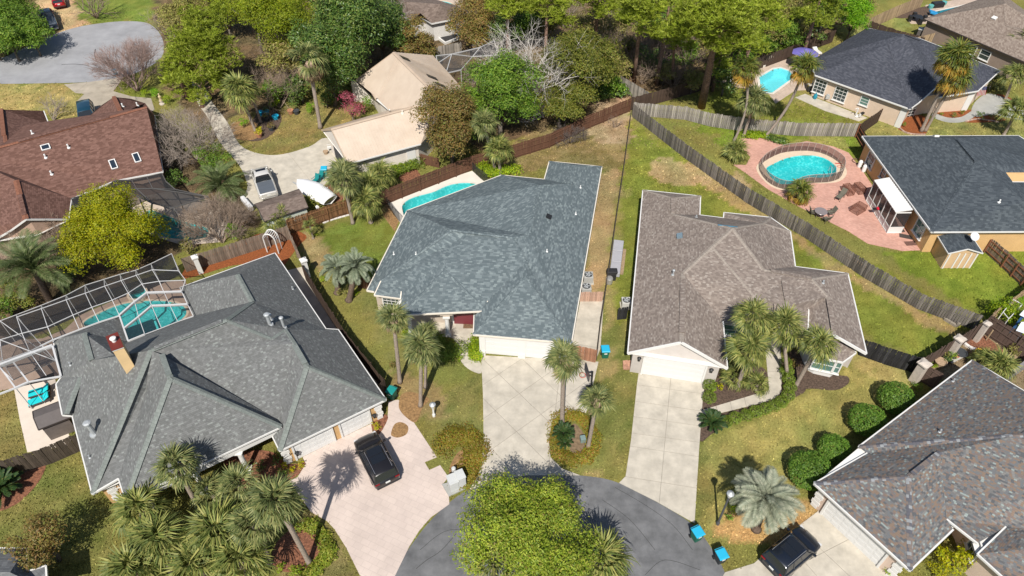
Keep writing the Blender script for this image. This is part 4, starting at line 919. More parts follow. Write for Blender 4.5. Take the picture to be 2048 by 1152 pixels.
# ---- dark slate house on the right with ochre walls
st_D = stucco('orange_tan_stucco', (.58, .37, .17)); st_D2 = stucco('rust_stucco', (.40, .20, .09))
D_ = House('shingle_house', 'house with a dark slate hip roof and orange-tan walls beside the brick patio', ZD,
 dict(D1=(158, 117), D2=(658, 805), D3=(1800, 800), D4=(1285, 112), D5=(1500, 250)),
 dict(N1=(985, 308, 'D1', 'D2', .42), N2=(835, 128, 'D1', 'D2', .42), N3=(1325, 585, 5.2), N4=(1800, 610, 4.2), N5=(1185, 378, 4.9), N6=(1235, 446, 4.6), N7=(1700, 446, 3.9), N8=(1700, 378, 3.9)), 2.9)
D_.roof([('D1', 'D2', 'N1', 'N2'), ('D2', 'D3', 'N4', 'N3', 'N1'), ('N2', 'N1', 'N5', 'N8', 'D5', 'D4'), ('N1', 'N3', 'N4', 'N7', 'N6', 'N5'), ('D1', 'N2', 'D4')], SH_D)
D_.caps([('N1', 'D2'), ('N1', 'N2'), ('N1', 'N5'), ('N5', 'N6'), ('N6', 'N3')], SH_D, .4)
D_.vent_strip(D_.V['N1'].lerp(D_.V['N2'], .05), D_.V['N1'].lerp(D_.V['N2'], .9), SH_D)
D_.gutter([('D1', 'D2'), ('D2', 'D3'), ('D1', 'D4'), ('D4', 'D5'), ('N6', 'N7')], M_white, .1, .15)
D_.flat([D_.V['N5'], D_.V['N6'], D_.V['N7'], D_.V['N8']], st_D, 'dormer_wall')
D_.wall(['D2', 'D3', 'D5', 'D4', 'D1'], st_D, .45)
D_.window(1680 + 222 / 3.6, 240 + 290 / 3.6, 1.5, 1.5, cols=2, rows=2); D_.window(1680 + 575 / 3.6, 240 + 780 / 3.6, 1.5, 1.6, cols=2, rows=2, glass=M_glass_g); D_.window(1680 + 315 / 3.6, 240 + 385 / 3.6, .9, 1.3, rows=2)
D_.pipe(1680 + 1145 / 3.6, 240 + 592 / 3.6, .3, .07, M_pvc); D_.pipe(1680 + 770 / 3.6, 240 + 114 / 3.6, .3, .05, M_pvc); D_.box_vent(1680 + 690 / 3.6, 240 + 122 / 3.6, .5, .4, .2, M_white)
# lean-to sun room with a ribbed white roof
sr = [ZD(245, 432, 2.7), ZD(355, 412, 2.95), ZD(525, 645, 2.95), ZD(400, 662, 2.7)]
D_.V.update(s0=sr[0], s1=sr[1], s2=sr[2], s3=sr[3])
mb = MB(); nn = (sr[1] - sr[0]).cross(sr[3] - sr[0]).normalized(); nn = nn if nn.z > 0 else -nn
mb.add([p for p in sr] + [p - nn * .08 for p in sr], [(0, 3, 2, 1), (4, 5, 6, 7), (0, 1, 5, 4), (1, 2, 6, 5), (2, 3, 7, 6), (3, 0, 4, 7)])
rr = mb.build('porch_roof', M_white, D_.root)
for i in range(15):
 t_ = (i + .5) / 15; mb = MB(); mb.bar(sr[0].lerp(sr[3], t_) + nn * .02, sr[1].lerp(sr[2], t_) + nn * .02, .05, .05, up=nn); mb.build('roof_rib', M_white, rr)
lo = lambda p: Vector((p.x, p.y, 0))
fr0, fr3, fr2 = lo(sr[0]), lo(sr[3]), lo(sr[2]); inn_ = (lo(sr[1]) - fr0).normalized() * .15
fr0 += inn_; fr3 += inn_
M_scr = screenmat('dark_window_screen', (.02, .02, .022), .8)
mb = MB()
for t_ in (0, .2, .4, .6, .8, 1): mb.bar(fr0.lerp(fr3, t_), fr0.lerp(fr3, t_) + Vector((0, 0, 2.62)), .09, .09, up=(1, 0, 0))
for z in (.06, .75, 2.58): mb.bar(fr0 + Vector((0, 0, z)), fr3 + Vector((0, 0, z)), .08, .1); mb.bar(fr3 + Vector((0, 0, z)), fr2 + Vector((0, 0, z)), .08, .1)
sf = mb.build('porch_frame', M_white, D_.root)
mb = MB()
for a_, b_, z0_, z1_ in ((fr0, fr3, .02, .72), (fr3, fr2, .02, .72)): mb.add([a_ + Vector((0, 0, z0_)), b_ + Vector((0, 0, z0_)), b_ + Vector((0, 0, z1_)), a_ + Vector((0, 0, z1_))], [(0, 1, 2, 3)])
mb.build('kick_panel', M_white, sf)
for i in range(5):
 a_, b_ = fr0.lerp(fr3, i / 5), fr0.lerp(fr3, (i + 1) / 5); mb = MB(); mb.add([a_ + Vector((0, 0, .78)), b_ + Vector((0, 0, .78)), b_ + Vector((0, 0, 2.55)), a_ + Vector((0, 0, 2.55))], [(0, 1, 2, 3)]); mb.build('porch_pane', M_glass, sf)
mb = MB(); mb.add([fr3 + Vector((0, 0, .78)), fr2 + Vector((0, 0, .78)), fr2 + Vector((0, 0, 2.55)), fr3 + Vector((0, 0, 2.55))], [(0, 1, 2, 3)]); mb.build('porch_pane', M_scr, sf)
# satellite dish on the eave
mb = MB(); dc = ZD(965, 840, 3.0); mb.lathe((0, 0, 0), [(.02, 0), (.2, .03), (.38, .1), (.42, .13), (.38, .115), (.02, .02)], 16)
ds = mb.build('satellite_dish', plain('dish_grey', (.55, .56, .57), .4), D_.root, world=False); ds.location = dc - basis(D_.root); ds.rotation_euler = (R(35), R(-20), R(30))
# ---- charcoal house top right, beige walls
st_F = stucco('beige_stucco', (.60, .47, .36))
F_ = House('shingle_house', 'house with a charcoal hip roof and beige stucco walls beside the pale pool, top right', ZF,
 dict(F1=(690, 222), F2a=(250, 478), F2=(275, 595), F3=(1035, 866), F4=(1105, 815), F5=(1575, 722), F6=(1750, 560), F7=(1350, 398), F8=(1110, 305), F9=(1250, 775)),
 dict(Q1=(872, 345, 'F2', 'F3', .45), Q2=(985, 272, 'F2', 'F3', .45), Q3=(1105, 318, 5.0), Q5=(1245, 690, 3.6)), 2.9)
F_.roof([('F2', 'F3', 'Q1', 'F2a'), ('F2a', 'Q1', 'Q2', 'F1'), ('Q1', 'F3', 'F4', 'Q5', 'Q3', 'Q2'), ('F1', 'Q2', 'F8'), ('Q2', 'Q3', 'F8'), ('Q3', 'Q5', 'F9', 'F5', 'F6', 'F7', 'F8')], SH_F)
F_.caps([('Q1', 'Q2'), ('Q1', 'F2a'), ('Q1', 'F3'), ('Q2', 'Q3'), ('Q3', 'Q5')], SH_F, .45)
F_.gutter([('F2', 'F3'), ('F3', 'F4'), ('F4', 'Q5'), ('F9', 'F5'), ('F5', 'F6'), ('F6', 'F7'), ('F2a', 'F2'), ('F7', 'F8'), ('F1', 'F8')], M_white, .1, .15)
F_.wall(['F2', 'F3', F_.V['F4'] + Vector((.6, 1.2, 0)), F_.V['F9'] + Vector((0, .8, 0)), 'F5', 'F6', 'F7', 'F8', 'F1', 'F2a'], st_F, .45)
F_.window(1560 + 318 / 3.973, 688 / 3.973, 1.5, 1.75, cols=3, rows=4); F_.window(1560 + 480 / 3.973, 750 / 3.973, 1.5, 1.75, cols=3, rows=4); F_.window(1560 + 672 / 3.973, 802 / 3.973, 1.0, 1.1, cols=1, rows=3, glass=M_glass_g)
F_.window(1560 + 1020 / 3.973, 915 / 3.973, 1.6, 1.7, cols=3, rows=4)
r = F_.panel(1560 + 960 / 3.973, 940 / 3.973, .7, 2.6, M_white, 'corner_trim', .08, z=1.32); F_.panel(1560 + 1500 / 3.973, 790 / 3.973, .8, 2.6, M_white, 'corner_trim', .08, z=1.32)
F_.garage((1560 + 1590 / 3.973, 765 / 3.973), (1560 + 1680 / 3.973, 680 / 3.973), 2.2)
# ---- brown-grey roofed house, far top right
st_G = stucco('mushroom_stucco', (.26, .20, .165))
G_ = House('shingle_house', 'house with a broad brown-grey shingle roof and mushroom walls in the top right corner', ZF,
 dict(g1=(1143, 150), g2=(2020, 525), g3=(2250, 300), g4=(1750, -60)),
 dict(k1=(1800, 200, 'g1', 'g2', .40), k2=(1790, 30, 'g1', 'g2', .42), k3=(2080, 300, 'g1', 'g2', .36)), 2.9)
G_.roof([('g1', 'g2', 'k3', 'k1', 'k2', 'g4'), ('g2', 'g3', 'k3'), ('k1', 'k3', 'g3', 'g4', 'k2')], SH_G)
G_.caps([('k1', 'k2'), ('k1', 'k3'), ('k3', 'g2')], SH_G, .4); G_.gutter([('g1', 'g2'), ('g1', 'g4')], M_darktrim, .1, .15)
G_.wall(['g1', 'g2', 'g3', 'g4'], st_G, .4)
G_.window(1560 + 1520 / 3.973, 390 / 3.973, 1.4, 1.2, cols=1, rows=2); G_.window(1560 + 1627 / 3.973, 438 / 3.973, 1.4, 1.2, cols=1, rows=2)
G_.box_vent(1560 + 1702 / 3.973, 147 / 3.973, .6, .5, .2, M_white)
# ---- red-brown house, left
st_H = stucco('pinkish_brick_wash', (.42, .29, .22))
HH = House('shingle_house', 'big red-brown shingle roof with three skylights, left edge', ZH,
 dict(h1=(1172, 588), h2=(830, 652), h3=(515, 782), h4=(495, 930), h5=(185, 930, 4.7), h6=(75, 1010, 3.7), h12=(-60, 1090, 2.8), h7=(-260, 1060), h8=(1112, 182), h9=(-320, 330), r1=(315, 150), r2=(352, 245), r0=(-200, 130), gA=(730, 110), gB=(940, 62), gC=(1045, 95), gD=(600, 225), gF=(560, 240)),
 dict(k1=(1055, 122, 'h1', 'h3', .42), k0=(-260, 480, 'h1', 'h3', .42), q1=(115, 650, 4.9), q2=(-250, 940, 4.5), s1=(8, 140, 4.3), s2=(35, 382, 5.6), u1=(820, 50, 4.2), u2=(875, 165, 5.6), x1=(405, 215, 4.2), x2=(430, 285, 5.8), qq=(185, 880, 3.9), y0=(280, 310, 6.0)), 2.8)
HH.V['h0'] = HH.V['h7'];
HH.roof([('h1', 'k1', 'k0', 'h7', 'q1', 'h3', 'h2'), ('q1', 'h3', 'h4', 'h5'), ('q1', 'h5', 'h6', 'h12', 'h7')], SH_H)
HH.roof([('k1', 'h8', 'h1'), ('k1', 'k0', 'h9', 'r0', 's1', 'r1', 'r2', 'x1', 'gF', 'gD', 'gA', 'u1', 'gB', 'gC', 'h8')], SH_H, 'roof')
HH.roof([('s1', 's2', 'r2', 'r1'), ('s1', 'r0', 'k0', 's2')], SH_H, 'roof'); HH.roof([('u1', 'u2', 'gC', 'gB'), ('u1', 'gA', 'gD', 'u2')], SH_H, 'roof'); HH.roof([('x1', 'x2', 'gF'), ('x1', 'r2', 'x2')], SH_H, 'roof')
for a_, b_ in (('h4', 'h5'), ('h5', 'h6'), ('h6', 'h12')):
 p_, q_ = HH.V[a_] + Vector((0, .35, -.12)), HH.V[b_] + Vector((0, .35, -.12)); HH.flat([Vector((p_.x, p_.y, 2.4)), Vector((q_.x, q_.y, 2.4)), q_, p_], st_H)
HH.caps([('k1', 'k0'), ('q1', 'h5'), ('s1', 's2'), ('u1', 'u2'), ('x1', 'x2')], SH_H_cap, .5)
HH.vent_strip(HH.V['k1'].lerp(HH.V['k0'], .22), HH.V['k1'].lerp(HH.V['k0'], .72), SH_H, .4); HH.vent_strip(HH.V['q1'].lerp(HH.V['h5'], .4), HH.V['q1'].lerp(HH.V['h5'], .9), SH_H, .4); HH.vent_strip('s1', HH.V['s1'].lerp(HH.V['s2'], .8), SH_H_cap, .4); HH.vent_strip('u1', HH.V['u1'].lerp(HH.V['u2'], .8), SH_H_cap, .4)
HH.gutter([('h1', 'h2'), ('h2', 'h3'), ('h3', 'h4'), ('h4', 'h5'), ('h5', 'h6'), ('h6', 'h12'), ('h8', 'h1'), ('r1', 'r2')], M_white, .1, .15)
HH.wall(['h5', 'h4', 'h3', 'h2', 'h1', 'h8', HH.V['gF'] + Vector((0, -2, 0)), HH.V['r2'] + Vector((0, -.5, 0)), 'r1', 'r0', 'h7', 'h12'], st_H, .5)
for x, y, w_, l_ in ((330, 415, .75, .6), (817, 538, .55, 1.1), (985, 490, .55, 1.1)):
 r = HH.pipe(x / 3.6, 180 + y / 3.6, 0)
 if r:
  p, nn = r; u = Vector((0, 0, 1)).cross(nn).normalized(); v = nn.cross(u); mb = MB(); Mx = Matrix((u, v, nn)).transposed()
  for s_ in (-1, 1): mb.box(p + u * s_ * w_ / 2 + nn * .08, (.09, l_ + .09, .13), M=Mx); mb.box(p + v * s_ * l_ / 2 + nn * .08, (w_ + .09, .09, .131), M=Mx)
  k = mb.build('skylight', M_white, HH.root); mb = MB(); mb.box(p + nn * .1, (w_, l_, .04), M=Mx); mb.build('pane', plain('skylight_glass', (.02, .03, .045), .1, spec=.7), k)
for x, y in ((495, 415), (330, 487), (373, 607), (885, 120), (990, 112), (235, 315)): HH.pipe(x / 3.6, 180 + y / 3.6, .4, .08, M_pvc)
# ---- beige standing-seam house, top centre
st_I = stucco('white_stucco', (.66, .60, .53))
I_ = House('metal_roof_house', 'house with a beige ribbed metal roof and white walls, top centre', ZI,
 dict(i1=(400, 290), i2=(455, 285), i3=(545, 425), i4=(640, 505), i5=(155, 645), i6=(345, 890), i7=(870, 748), i8=(925, 690), i9=(1110, 400), i10=(930, 150), i11=(1120, 430)),
 dict(m1=(675, 87, 7.2), m2=(1062, 470, 7.0), m3=(985, 435, 'i6', 'i7', .52), m4=(225, 640, 'i6', 'i7', .52), m5=(635, 230, 3.9), m6=(555, 415, 3.0), m7=(645, 500, 4.6), m8=(960, 710, 3.1)), 2.9)
I_.V['i12'] = Vector((I_.V['i9'].x + 1.5, I_.V['i9'].y + .5, 2.9)); I_.V['i13'] = Vector((I_.V['i10'].x + .5, I_.V['i10'].y + .5, 3.4))
I_.roof([('m1', 'i1', 'm5', 'm6', 'i4', 'm3', 'm2'), ('i1', 'i2', 'm5'), ('i2', 'i3', 'm6', 'm5'), ('m1', 'm2', 'i12', 'i13'), ('m4', 'i6', 'i7', 'm3'), ('i7', 'i8', 'm2', 'm3'), ('m4', 'm3', 'i4', 'i5'), ('i8', 'i12', 'm2')], M_metal)
def ribs(h, f, step=.32, m=None):            # standing seams: one raised rib every step metres down the slope
 ps = [h.V[k] for k in f]; nn = sum(((ps[i] - ps[0]).cross(ps[i + 1] - ps[0]) for i in range(1, len(ps) - 1)), Vector()).normalized()
 if nn.z < 0: nn = -nn
 u = Vector((0, 0, 1)).cross(nn).normalized(); us = [p.dot(u) for p in ps]; k = math.ceil(min(us) / step)
 par = [o for o in h.root.children if o.name.startswith('roof')][0]; mb = MB()
 while k * step < max(us):
  c = k * step; hits = []
  for i in range(len(ps)):
   a, b = us[i], us[(i + 1) % len(ps)]
   if (a - c) * (b - c) < 0: hits.append(ps[i].lerp(ps[(i + 1) % len(ps)], (c - a) / (b - a)))
  hits.sort(key=lambda p: p.z)
  for i in range(0, len(hits) - 1, 2): mb.bar(hits[i] + nn * .01, hits[i + 1] + nn * .01, .03, .03, up=nn)
  k += 1
 o = mb.build('standing_seam', m or M_metal, par); o['kind'] = 'stuff'
for f_ in (('m4', 'i6', 'i7', 'm3'), ('i2', 'i3', 'm6', 'm5'), ('m1', 'm2', 'i12', 'i13'), ('m1', 'i1', 'm5', 'm6', 'i4', 'm3', 'm2')): ribs(I_, f_)
M_rcap = noisy('tan_metal_cap', (.46, .36, .27), .1, 1., .45)
I_.caps([('m1', 'm2'), ('m4', 'm3')], M_rcap, .5); I_.gutter([('i6', 'i7'), ('i4', 'm7')], M_white, .1, .14); I_.gutter([('m4', 'i6'), ('m4', 'i5'), ('m1', 'i1'), ('i1', 'i2'), ('i2', 'i3')], M_rcap, .1, .2)
I_.wall(['i6', 'i7', 'i8', 'i12', 'i13', 'm1', 'i1', 'i2', 'i3', 'i4', 'i5'], st_I, .5)
gable(I_, 'i5', 'i6', 'm4', st_I, .1, .3)
for x, y in ((950, 272), (1010, 328), (752, 135)):
 I_.box_vent(600 + x / 3.6, 80 + y / 3.6, .75, 1.3, .12, plain('skylight_dark', (.03, .03, .03), .2), 'skylight')
I_.pipe(600 + 738 / 3.6, 80 + 525 / 3.6, .3, .1, M_offwhite)
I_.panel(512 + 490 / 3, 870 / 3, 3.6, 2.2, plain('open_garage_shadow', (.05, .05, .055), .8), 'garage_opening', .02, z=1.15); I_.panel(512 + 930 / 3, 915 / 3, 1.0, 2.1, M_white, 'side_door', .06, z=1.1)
I_.window(512 + 665 / 3, 530 / 3, 1.2, 1.5, rows=2)
# ---- white house with a brown roof at the top
Z2 = T(512, 0, 3); st_J = noisy('white_board_siding', (.62, .6, .57), .08, 3.)
J_ = House('shingle_house', 'small white boarded house with a brown hip roof, at the top edge', Z2,
 dict(j1=(765, 30), j2=(935, 125), j3=(1000, 105), j4=(1055, 140), j5=(1180, 115), j6=(1300, 60), j7=(880, -60)),
 dict(n1=(1105, 25, 4.8), n2=(985, 78, 3.9), n3=(900, 10, 4.6)), 2.8)
J_.roof([('j1', 'j2', 'n2', 'n3', 'j7'), ('j2', 'j3', 'n2'), ('j3', 'j4', 'n1', 'n2'), ('j4', 'j5', 'n1'), ('j5', 'j6', 'n1'), ('n3', 'n2', 'n1', 'j6', 'j7')], SH_J)
J_.gutter([('j1', 'j2'), ('j2', 'j3'), ('j3', 'j4'), ('j4', 'j5'), ('j5', 'j6')], M_white, .1, .2); J_.wall(['j2', 'j3', 'j4', 'j5', 'j6', 'j7', 'j1'], st_J, .4)
# ---- corner of a grey roof, bottom left
K_ = House('shingle_house', 'corner of a plain grey shingle roof at the bottom left', tile(0, 2),
 dict(k1=(-60, 985, 2.9), k2=(155, 985, 2.9), k3=(160, 1125, 2.9), k4=(275, 1090, 2.9), k5=(285, 1240, 2.9), k6=(-60, 1300, 2.9)), dict(p1=(-60, 1130, 3.9), p2=(60, 1130, 3.9)), 2.9)
K_.roof([('k1', 'p1', 'p2', 'k2'), ('k2', 'p2', 'k3'), ('k3', 'p2', 'k5', 'k4'), ('p1', 'k6', 'k5', 'p2')], SH_K); K_.gutter([('k1', 'k2'), ('k2', 'k3'), ('k3', 'k4'), ('k4', 'k5')], M_white, .1, .15)
K_.wall(['k1', 'k6', 'k5', 'k4', 'k3', 'k2'], stucco('grey_stucco', (.45, .43, .40)), .4)
# ---- sheds
def shed(name, label, t, front, back, z, ridge, roofm, wallm, doorbars=True):
 # front / back: eave corners (left, right) in survey coordinates; ridge heights
 h = House(name, label, t, dict(a=(*front[0], z), b=(*front[1], z), c=(*back[1], z), d=(*back[0], z)), dict(), z, cat='shed')
 h.V['r0'] = (h.V['a'] + h.V['b']) / 2 + Vector((0, 0, ridge)); h.V['r1'] = (h.V['d'] + h.V['c']) / 2 + Vector((0, 0, ridge))
 h.roof([('a', 'r0', 'r1', 'd'), ('b', 'c', 'r1', 'r0')], roofm); h.gutter([('a', 'r0'), ('r0', 'b'), ('a', 'd'), ('b', 'c')], M_white if doorbars else M_darktrim, .06, .1)
 ins = h.wall(['a', 'b', 'c', 'd'], wallm, .18, soffit=False)
 zt = z - .14
 q = lambda k, zz: Vector((h.V[k].x, h.V[k].y, zz)); cc = (h.V['a'] + h.V['b'] + h.V['c'] + h.V['d']) / 4
 for r_, e1, e2 in (('r0', 'a', 'b'), ('r1', 'd', 'c')):
  d_ = (h.V['r1'] - h.V['r0']).normalized() * .16 * (1 if r_ == 'r0' else -1); al = (h.V[e2] - h.V[e1]).normalized() * .17
  h.flat([q(e1, zt) + d_ + al, q(e2, zt) + d_ - al, h.V[r_] + d_ - Vector((0, 0, .08))], wallm)
 return h
sd = shed('garden_shed', 'tan shed with white battens and a slate roof on the lawn beside the orange-tan house', ZD, ((780, 962), (1030, 960)), ((690, 815), (935, 815)), 2.0, .55, SH_D, stucco('tan_siding', (.55, .38, .22)))
for t_ in (.06, .36, .55, .75, .95):
 a_, b_, zt = sd.walls[0]; e = (b_ - a_).normalized(); nn = Vector((e.y, -e.x, 0)); mb = MB(); p = a_.lerp(b_, t_) + nn * .03; mb.bar(p, p + Vector((0, 0, 1.85)), .13, .05, up=nn); mb.build('batten', M_white, sd.root)
s2 = shed('garden_shed', 'low shed with a brown shingle roof beside the covered boat', ZS, ((255, 750), (150, 568)), ((715, 600), (620, 408)), 2.0, .5, SH_J, stucco('pale_green_wall', (.48, .52, .45)), False)
# grey storage shed against the lower left house
s3 = shed('storage_shed', 'low grey resin storage shed between the teal loungers and the fence', tile(0, 2), ((230, 275), (195, 165)), ((425, 200), (350, 105)), 1.75, .3, noisy('grey_resin_roof', (.12, .105, .1), .12, 2.), noisy('grey_resin', (.13, .11, .10), .15, 3.), False)
# ------------------------------------------------------------------ fences
def woodmat(name, c, var=.3, ov=.22, rough=.85, top=None):
 m, n, b = mat(name); co = N(n, 'TexCoord'); mp = N(n, 'Mapping'); mp.inputs['Scale'].default_value = (9, 9, 1.2); L(n, co.outputs['Object'], mp.inputs[0])
 t = N(n, 'TexNoise', i_Scale=1.2, i_Detail=5.); L(n, mp.outputs[0], t.inputs[0]); rp = ramp(n, [(.3, mul(c, 1 - var)), (.7, mul(c, 1 + var))]); L(n, t.outputs['Fac'], rp.inputs[0])
 oi = N(n, 'ObjectInfo'); mr = N(n, 'MapRange', i_3=1 - ov, i_4=1 + ov); L(n, oi.outputs['Random'], mr.inputs[0])
 h = N(n, 'HueSaturation'); L(n, rp.outputs[0], h.inputs['Color']); L(n, mr.outputs[0], h.inputs['Value']); L(n, h.outputs[0], b.inputs['Base Color']); b.inputs['Roughness'].default_value = rough; b.inputs['Specular IOR Level'].default_value = .2; return m
W_grey = woodmat('weathered_grey_board', (.15, .135, .12), .45, .45); W_greyp = woodmat('pale_weathered_board', (.26, .235, .205), .4, .4); W_brown = woodmat('brown_stained_board', (.135, .068, .042), .25, .12)
W_dk = woodmat('dark_brown_board', (.072, .048, .036), .25, .15); W_tan = woodmat('tan_board', (.33, .24, .15), .3, .25); W_black = woodmat('charcoal_board', (.028, .028, .03), .5, .5)
W_redp = woodmat('red_brown_post', (.24, .10, .055), .2, .1); W_bamboo = woodmat('brown_cane', (.17, .088, .042), .45, .4); W_rust = woodmat('rust_board', (.30, .15, .09), .3, .25); W_pink = woodmat('faded_pink_board', (.42, .27, .2), .25, .2)
W_greybr = woodmat('grey_brown_board', (.20, .155, .12), .4, .3)
def fence(name, label, pts, t, h, bw, m, post_m=None, post_every=2.4, gap=.012, side=1, top_z=True, group=None, joined=False, rails=True, thick=.022, jag=.03, rail_both=False, cat='fence', maxb=295):
 # pts: survey points of the fence top; boards stand on the ground below it
 P0 = [t(x, y, h) for x, y in pts] if top_z else [t(x, y, 0) for x, y in pts]
 P0 = [Vector((p.x, p.y, 0)) for p in P0]
 r = empty(name, P0[len(P0) // 2], label, cat, group)
 post_m = post_m or m
 base = {}
 total = sum((P0[i + 1] - P0[i]).length for i in range(len(P0) - 1)); n = int(total / bw)
 rnd = random.Random(len(label)); jb = MB(); cnt = 0; meshes = []
 for k in range(4):
  mb = MB(); mb.box((0, 0, h * (.5 + .0) + .02 + k * jag * .3), (bw - gap, thick, h + k * jag * .6 - .04)); o = mb.build('board', m); meshes.append(o.data); bpy.data.objects.remove(o)
 for i in range(len(P0) - 1):
  a, b = P0[i], P0[i + 1]; d = b - a; ln = d.length; e = d / ln; nn = Vector((-e.y, e.x, 0)) * side; ang = math.atan2(e.y, e.x); k = max(1, int(round(ln / bw)))
  for j in range(k):
   p = a + e * (ln * (j + .5) / k) + nn * .03
   if cnt < maxb and not joined:
    o = bpy.data.objects.new('board', rnd.choice(meshes)); C.objects.link(o); o.parent = r; o.location = p - r.location; o.rotation_euler = (rnd.uniform(-.02, .02), rnd.uniform(-.012, .012), ang)
    o.scale.x = ln / k / bw
   else: jb.box(p + Vector((0, 0, h / 2)), (ln / k - gap, thick, h + rnd.uniform(-jag, jag)), ang)
   cnt += 1
  np_ = max(1, int(round(ln / post_every)))
  for j in range(np_ + (1 if i == len(P0) - 2 else 0)):
   mb = MB(); p = a + e * (ln * j / np_) - nn * .05; mb.box(p + Vector((0, 0, (h - .05) / 2)), (.095, .095, h - .05), ang); mb.build('post', post_m, r)
  if rails:
   for z in (.3, h * .55, h - .25):
    mb = MB(); mb.bar(a - nn * .01 + Vector((0, 0, z)), b - nn * .01 + Vector((0, 0, z)), .04, .09); mb.build('rail', post_m, r)
 if jb.v: jb.build('boards', m, r)['kind'] = 'stuff'
 return r
fence('board_fence', 'long weathered grey board fence running diagonally behind the taupe house lawn', [(1268, 208), (1375, 290), (1500, 378), (1620, 448), (1740, 527), (1850, 590), (1966, 632)], ZM, 1.75, .21, W_grey, W_grey, side=-1, gap=.035, jag=.05)
fence('board_fence', 'grey board fence with a kink between the two dark-roofed houses', [(1268, 205), (1375, 214), (1425, 227), (1500, 238), (1600, 246), (1722, 247)], ZM, 1.75, .21, W_greyp, W_grey, side=-1, gap=.035, jag=.05)
fence('board_fence', 'dark brown fence along the edge of the wood beside the pale pool', [(1264, 195), (1330, 178), (1400, 158), (1470, 128), (1540, 108), (1672, 60)], ZM, 1.8, .22, W_dk, side=-1)
fence('board_fence', 'pale old board fence running into the wood at the lot corner', [(1217, 137), (1297, 184)], ZM, 1.9, .2, W_greyp, side=-1)
fence('board_fence', 'red-brown stained fence behind the white pool deck', [(1262, 197), (1182, 229), (1100, 268), (1020, 292), (945, 312), (800, 368), (758, 385)], ZM, 1.85, .17, W_brown, side=-1)
fence('cane_fence', 'brown cane-covered fence beside the brown shed', [(755, 385), (690, 400), (572, 440)], ZM, 1.85, .09, W_bamboo, side=-1, gap=.004)
fence('board_fence', 'old grey-brown fence behind the white garden arbour', [(362, 517), (440, 494), (573, 452)], ZM, 1.7, .19, W_greybr, side=-1)
fence('board_fence', 'grey-brown fence running from the arbour corner beside the lower left house', [(573, 452), (604, 522)], ZM, 1.8, .18, W_greybr, side=1)
fence('board_fence', 'tall dark brown fence between the lower left house and the palm lawn', [(604, 530), (640, 587), (690, 664), (766, 757)], ZM, 1.9, .2, W_dk, side=-1)
fence('board_fence', 'dark fence section closing the lower left side passage', [(752, 775), (768, 757)], ZM, 1.9, .2, W_dk, side=-1)
fence('board_fence', 'dark grey-brown fence left of the green-grey roofed house', [(-40, 937), (0, 922), (80, 898), (155, 866)], ZM, 1.9, .2, woodmat('dark_umber_board', (.07, .055, .042), .3, .25), side=-1)
fence('board_fence', 'charcoal board fence leaning beside the taupe house bay', [(1733, 680), (1790, 700), (1846, 716)], ZM, 1.9, .21, W_black, side=-1)
fence('privacy_wall', 'tall brown board wall between lawn and potted garden, with pillars', [(1850, 715), (1922, 673), (1985, 632)], ZM, 2.1, .24, woodmat('umber_panel', (.11, .075, .06), .15, .06), side=-1)
fence('privacy_wall', 'tall brown board wall with creeper along its top right of the mulch garden', [(1985, 632), (2048, 672), (2110, 710)], ZM, 2.1, .24, woodmat('umber_panel', (.11, .075, .06), .15, .06), side=1)
fence('privacy_wall', 'short brown board wall below the lowest stone pillar', [(1851, 728), (1887, 750)], ZM, 1.9, .24, woodmat('umber_panel', (.11, .075, .06), .15, .06), side=1)
fence('board_fence', 'dark plank fence with red-brown posts on the right lawn', [(1985, 478), (2020, 508), (2060, 545)], ZM, 1.7, .18, W_greybr, W_redp, 1.6, side=1)
fence('cane_fence', 'tan split-cane fence across the top of the potted garden', [(1988, 626), (2050, 580), (2110, 535)], ZM, 1.6, .1, W_tan, side=1)
fence('garden_gate', 'rust-brown wooden gate between garage and boundary at the right of the blue-grey house', [(1144, 689), (1193, 700)], ZM, 1.6, .14, W_rust, side=-1, cat='gate')
fence('board_fence', 'faded pink pallet fence beside the two air conditioners', [(1161, 584), (1206, 584)], ZM, 1.2, .16, W_pink, side=-1)
fence('board_fence', 'dark brown fence joining the beige house to the grey fence', [(1766, 217), (1722, 247)], ZM, 1.9, .2, W_dk, W_redp, side=1)
fence('board_fence', 'short dark fence with red posts below the beige house corner', [(1720, 250), (1738, 280)], ZM, 1.6, .2, W_dk, W_redp, side=1)
fence('board_fence', 'weathered tan fence at the top right beyond the wood', [(1742, 36), (1790, 14), (1850, -10)], ZM, 1.9, .22, W_tan, side=-1)
fence('board_fence', 'dark fence behind the charcoal roofed house', [(1742, 42), (1800, 62), (1850, 75)], ZM, 1.8, .22, W_dk, side=-1)
fence('board_fence', 'tan fence stub beside the mushroom-walled house', [(1838, 74), (1870, 66)], ZM, 1.8, .2, W_tan, side=-1)
fence('board_fence', 'grey fence by the white boarded house at the top', [(872, 94), (922, 84)], ZM, 1.7, .2, W_greyp, side=-1)
fence('board_fence', 'low brown gate fence beside the ribbed metal roofed house', [(833, 306), (876, 316)], ZM, 1.3, .18, W_brown, side=-1)
fence('board_fence', 'red-brown fence stub beside the palms left of the blue-grey house', [(712, 553), (744, 558)], ZM, 1.4, .18, W_brown, side=-1)
fence('lattice_panel', 'dark slatted screen hiding the air conditioner beside the taupe house', [(1239, 616), (1256, 614)], ZM, 1.5, .14, W_black, side=-1, cat='screen')
